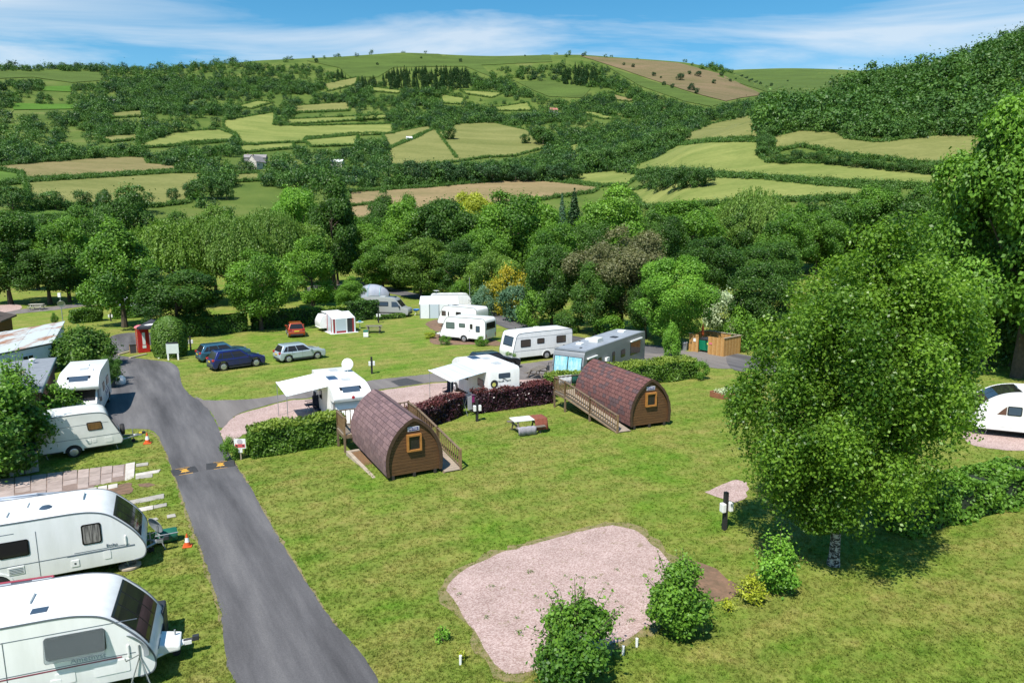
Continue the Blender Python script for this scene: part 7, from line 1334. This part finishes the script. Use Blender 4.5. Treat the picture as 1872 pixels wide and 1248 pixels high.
def tent():
    P = G(684, 543); t = thing('tent', 'grey tunnel tent at the back of the site', 'tent', P, R(-4)); b = MB(); n_ = 12; m_ = 10; v = []
    for i in range(n_ + 1):
        u = i / n_; x = -2.4 + 4.8 * u; k = math.sin(math.pi * min(max(u * .9 + .08, 0), 1)) ** .4
        for j in range(m_ + 1): a = math.pi * j / m_; v.append((x, math.cos(a) * 1.5 * k, math.sin(a) * 2.0 * k))
    b.add(v, [(i * (m_ + 1) + j, i * (m_ + 1) + j + 1, (i + 1) * (m_ + 1) + j + 1, (i + 1) * (m_ + 1) + j) for i in range(n_) for j in range(m_)]); b.build('canopy', mat('tent_grey', (.24, .27, .36), .7, col2=(.33, .36, .43), scale=1, obj=True), t, smooth=True)
    for x in (-.6, 1.2): k = math.sin(math.pi * (((x + 2.4) / 4.8) * .9 + .08)) ** .4; MB().tube([(x, math.cos(math.pi * j / 12) * 1.53 * k, math.sin(math.pi * j / 12) * 2.03 * k) for j in range(13)], .05, 6).build('tent_pole', mat('pole_blue', (.25, .45, .52), .5), t)
    t = thing('tent', 'striped pale tent glimpsed behind the tree with the bare grey trunk', 'tent', G(252, 566), R(5)); b = MB(); b.prism([(-2.2, 0), (2.2, 0), (1.6, 1.5), (.4, 1.9), (-1.4, 1.7)], -1.2, 1.2); b.build('canopy', mat('tent_stripe', (.55, .57, .62), .7, col2=(.10, .12, .2), scale=1.2, obj=True, ramp=(.48, .52), stretch=(.4, 1, 3)), t, bevel=.1)
tent()
# chairs, airer
def camp_chair(label, px, py, rz):
    t = thing('camp_chair', label, 'chair', G(px, py), rz, 'folding chairs'); cm = mat('chair_navy', (.015, .022, .045), .8); MB().box((0, 0, .45), (.5, .5, .06)).build('seat', cm, t, bevel=.02); o = MB().box((0, .28, .85), (.5, .06, .85)).build('backrest', cm, t, bevel=.02); o.rotation_euler.x = R(-4)
    for x in (-.24, .24):
        MB().tube([(x, -.25, 0), (x, .25, .5)], .016, 5).build('leg', steel_m, t); MB().tube([(x, .3, 0), (x, -.22, .5)], .016, 5).build('leg', steel_m, t); MB().box((x, .02, .66), (.06, .45, .03)).build('armrest', dark_m, t)
camp_chair('dark high-backed folding chair under the white awning by the first pod', 566, 752, R(-60)); camp_chair('dark folding chair lower down beside the motorhome step', 584, 760, R(40)); camp_chair('brown-black chair back behind the purple hedge under the striped awning', 818, 727, R(-30))
def airer():
    t = thing('clothes_airer', 'clothes airer with towels at the gap in the purple hedge', 'airer', G(858, 757), R(40)); b = MB()
    for x in (-.35, .35):
        for s in (-1, 1): b.tube([(x, s * .3, 0), (x, -s * .3, 1.3)], .014, 5)
    b.build('frame', steel_m, t); b = MB()
    for k in range(5): b.tube([(-.35, -.28 + .14 * k, 1.25), (.35, -.28 + .14 * k, 1.25)], .01, 5)
    b.build('rails', steel_m, t)
    for k, (m, x, y, w, h_) in enumerate([(mat('cloth_grey', (.40, .38, .42), .9), -.2, -.33, .3, .85), (mat('cloth_magenta', (.30, .02, .16), .9), .2, -.1, .25, .5), (mat('cloth_navy', (.02, .025, .07), .9), .05, .25, .5, .7)]): MB().box((x, y, 1.25 - h_ / 2), (w, .03, h_)).build('hung_cloth', m, t)
airer()
# bin stores
def bin_store(label, a, b_, depth, h, gap, boards, bins=True, group='wooden bin stores'):
    p, q = G(*a), G(*b_); d = q - p; an = math.atan2(d.y, d.x); L_ = d.length; t = thing('bin_store', label, 'bin store', p, an, group); wm = [mat('fence_%d' % i, c, .7, var=.2, scale=5, obj=True) for i, c in enumerate([(.50, .27, .085), (.44, .225, .065), (.54, .31, .11)])]
    n_ = int(L_ / .145)
    for k in range(n_):
        x = (k + .5) * L_ / n_
        if gap[0] * L_ < x < gap[1] * L_: continue
        MB().box((x, 0, h / 2), (L_ / n_ - .008, .03, h + .02 * (k % 2))).build('front_board', wm[k % 3], t)
    for s, x in ((0, 0), (1, L_)):
        m_ = int(depth / .145)
        for k in range(m_): MB().box((x, (k + .5) * depth / m_, h / 2), (.03, depth / m_ - .008, h + .02 * (k % 2))).build('side_board', wm[k % 3], t)
    for k in range(n_): MB().box(((k + .5) * L_ / n_, depth, h / 2), (L_ / n_ - .008, .03, h + .02 * (k % 2))).build('rear_board', wm[k % 3], t)
    b = MB(); b.box((L_ / 2, depth, h + .03), (L_ + .1, .14, .05)); b.box((0, depth / 2, h + .03), (.14, depth, .05)); b.box((L_, depth / 2, h + .03), (.14, depth, .05)); b.build('capping_rail', pale_m, t)
    MB().box(((gap[0] * L_) / 2 + .1, -.03, h * .68), (.26, .02, .3)).build('notice', white_m, t); MB().box((gap[1] * L_ + .2, -.03, h * .62), (.3, .02, .16)).build('pink_notice', mat('notice_pink', (.6, .15, .2), .6), t)
    if bins:
        for k, x in enumerate((gap[0] * L_ + .25, gap[1] * L_ - .15)):
            w = thing('waste_bin', ['green wheeled waste bin at the left in the wooden bin store', 'green wheeled waste bin with yellow print in the wooden bin store'][k], 'bin', Vector((p.x, p.y, p.z)) + Vector((math.cos(an) * x - math.sin(an) * .75, math.sin(an) * x + math.cos(an) * .75, 0)), an, 'green bins'); gm = mat('bin_green', (.005, .20, .10), .45)
            b = MB(); v = [(-.42, -.36, .18), (.42, -.36, .18), (.42, .36, .18), (-.42, .36, .18), (-.5, -.45, 1.12), (.5, -.45, 1.12), (.5, .45, 1.12), (-.5, .45, 1.12)]; b.add(v, [(3, 2, 1, 0), (4, 5, 6, 7), (0, 1, 5, 4), (1, 2, 6, 5), (2, 3, 7, 6), (3, 0, 4, 7)]); b.build('body', gm, w, bevel=.04); MB().prism([(-.5, 1.13), (.5, 1.13), (.42, 1.27), (.0, 1.33), (-.42, 1.27)], -.47, .47).build('lid', dark_m, w, bevel=.03)
            for x_ in (-.32, .32): MB().lathe([(.03, -.03), (.09, -.03), (.09, .03), (.03, .03)], (x_, -.25, .09), 12, 'y').build('castor', black_m, w)
            if k: MB().box((0, -.445, .86), (.5, .02, .16)).build('yellow_print', mat('print_yellow', (.62, .66, .12), .5), w)
    return t
bin_store('large wooden bin store with green bins right of the motor coach', (1259, 641), (1322, 652), 2.6, 1.62, (.28, .58), 24)
bin_store('small distant wooden bin store at the end of the back road', (672, 517), (698, 519), 2.2, 1.7, (.30, .55), 14, False)
t = thing('folded_parasol', 'folded orange parasol standing at the wooden bin store', 'parasol', G(1283, 640), 0); MB().tube([(0, 0, 0), (0, 0, 2.6)], .025, 6).build('pole', steel_m, t); MB().lathe([(.05, 1.35), (.14, 1.5), (.11, 2.1), (.04, 2.5), (.01, 2.6)], seg=10).build('canopy', mat('parasol_orange', (.62, .10, .02), .7), t)
t = thing('litter_bin', 'small galvanised dustbin left of the wooden bin store', 'bin', G(1252, 640), 0); MB().lathe([(.22, 0), (.27, .7), (.28, .72)], seg=18).build('body', steel_m, t, smooth=True); MB().lathe([(.29, .72), (.27, .78), (.05, .86)], seg=18).build('lid', steel_m, t, smooth=True)
# raised bed
t = thing('raised_bed', 'brick-red raised flower bed with white flowers left of the birch', 'flower bed', G(1332, 724), R(28)); bm_ = mat('bed_boards', (.30, .12, .06), .8, var=.3, scale=4)
for (c, d) in [((0, -.6, .18), (2.2, .06, .36)), ((0, .6, .18), (2.2, .06, .36)), ((-1.1, 0, .18), (.06, 1.2, .36)), ((1.1, 0, .18), (.06, 1.2, .36))]: MB().box(c, d).build('side_board', bm_, t)
MB().box((0, 0, .15), (2.1, 1.1, .28)).build('soil', soil_m, t); g_ = np.random.default_rng(3); C = np.stack([g_.uniform(-1, 1, 700), g_.uniform(-.5, .5, 700), .32 + g_.uniform(0, .2, 700)], 1); link('flowers', leaf_mesh('flowers', C, sph(g_, 700) + np.array([0, 0, 1.2]), .05 * g_.uniform(.6, 1.3, 700), .8 + g_.uniform(-.4, .2, 700), .7, 4), 'flower_white', t)
# planting tubes
for k, (x, y) in enumerate([(842, 1214), (1139, 1196), (1164, 1182)]): tag(MB().lathe([(.035, 0), (.04, .26)], seg=10).build('planting_tube', white_m, loc=G(x, y)), ['white planting tube left of the gravel pad', 'left white planting tube between the two green bushes', 'right white planting tube between the two green bushes'][k], 'tube', 'white planting tubes')
# things beside the left motorhome
tag(MB().lathe([(.3, 0), (.38, .15), (.34, .45), (.2, .62), (.02, .66)], seg=9).build('rubbish_sack', white_m, loc=G(221, 702), smooth=True), 'white sack on the tarmac beside the white motorhome', 'sack')
for k, (x, y, c) in enumerate([(206, 696, (.02, .022, .025)), (203, 708, (.05, .06, .07))]):
    t = thing('plant_pot', ['dark planter beside the rear of the white motorhome', 'dark low planter nearer the door of the white motorhome'][k], 'planter', G(x, y), .4); MB().lathe([(.25, 0), (.36, .55), (.38, .6), (.32, .6)], seg=14).build('pot', mat('pot_%d' % k, c, .6), t); link('plant', CR['s1'], 'leaf_dark', t, (0, 0, .4)).scale = (.4, .4, .5)
tag(MB().lathe([(.3, .0), (.34, .03), (.34, .09), (.2, .12), (.18, .05)], seg=18).build('hose_coil', pale_m, loc=G(238, 1036), smooth=True), 'coiled pale hose on the grass under the second left caravan', 'hose')
t = thing('blue_chair', 'bright blue round chair beside the large porch awning', 'chair', G(761, 576), 0); MB().lathe([(.05, .5), (.3, .55), (.42, .75), (.40, .76), (.28, .6)], seg=16).build('seat', mat('seat_blue', (.01, .16, .55), .6), t, smooth=True)
for k in range(3): MB().tube([(0, 0, .5), (.3 * math.cos(k * 2.1), .3 * math.sin(k * 2.1), 0)], .02, 5).build('leg', steel_m, t)
t = thing('lamp_pole', 'thin steel pole beside the back road with a dish at its foot', 'pole', G(859, 572), 0); MB().tube([(0, 0, 0), (0, 0, 4.6)], .035, 6).build('pole', steel_m, t); o = MB().lathe([(.001, .08), (.22, .05), (.38, 0), (.39, .012)], seg=18, axis='y').build('dish', mat('dish_grey', (.25, .28, .31), .45), t, smooth=True); o.location = (0, -.1, 1.2); o.rotation_euler.x = R(20)
tag(MB().box((0, 0, .6), (.14, .14, 1.2)).build('marker_post', mat('post_red', (.45, .03, .03), .6), loc=G(760, 530)), 'red marker post under the dark trees at the back road', 'post')
# ------------------------------------------------------------------ far houses
def house(label, px, py, L_, Wd, h, rh, rz, wall, roof):
    P = Vector(hill([px], [py])[0]); t = thing('house', label, 'house', P, rz, 'farm buildings in the valley'); b = MB(); b.prism([(-Wd / 2, -1), (Wd / 2, -1), (Wd / 2, h), (0, h + rh), (-Wd / 2, h)], -L_ / 2, L_ / 2, axis='x'); b.build('wall', wall, t)
    for s in (-1, 1): v = [(-L_ / 2 - .3, s * (Wd / 2 + .4), h - .3), (L_ / 2 + .3, s * (Wd / 2 + .4), h - .3), (L_ / 2 + .3, 0, h + rh + .12), (-L_ / 2 - .3, 0, h + rh + .12)]; MB().add(v + [(x, y, z + .25) for x, y, z in v], [(0, 1, 2, 3), (7, 6, 5, 4), (0, 4, 5, 1), (1, 5, 6, 2), (2, 6, 7, 3), (3, 7, 4, 0)]).build('roof', roof, t)
    for x in (-L_ / 4, L_ / 4): MB().box((x, -Wd / 2 - .03, h * .55), (1.0, .1, 1.1)).build('window', win_m, t)
    MB().box((-L_ * .35, 0, h + rh + .3), (.8, .8, 1.4)).build('chimney', mat('chimney', (.25, .17, .13), .9), t)
wl = mat('far_wall', (.55, .50, .45), .9); sl_ = mat('slate_far', (.24, .22, .22), .8); rd_ = mat('roof_far_red', (.40, .15, .12), .8); wr_ = mat('roof_far_white', (.72, .74, .75), .6)
house('farmhouse with grey slate roofs in the left of the valley', 470, 309, 11, 7, 4.5, 4, R(75), wl, sl_); house('long low grey farm barn behind the farmhouse', 468, 296, 16, 6, 3, 2, R(5), sl_, sl_); house('white roofed barn among trees in mid valley', 617, 304, 9, 6, 3, 1.5, R(-5), wl, wr_); house('small white field building at the pale field corner', 748, 257, 5, 4, 2.2, 1.0, R(20), wr_, wr_); house('small red roofed house in the trees of the hillside', 1012, 208, 9, 6, 3.5, 2.5, R(10), wr_, rd_); house('white cottage on the wooded slope at the left', 205, 192, 8, 6, 3.5, 2, R(0), wr_, sl_)
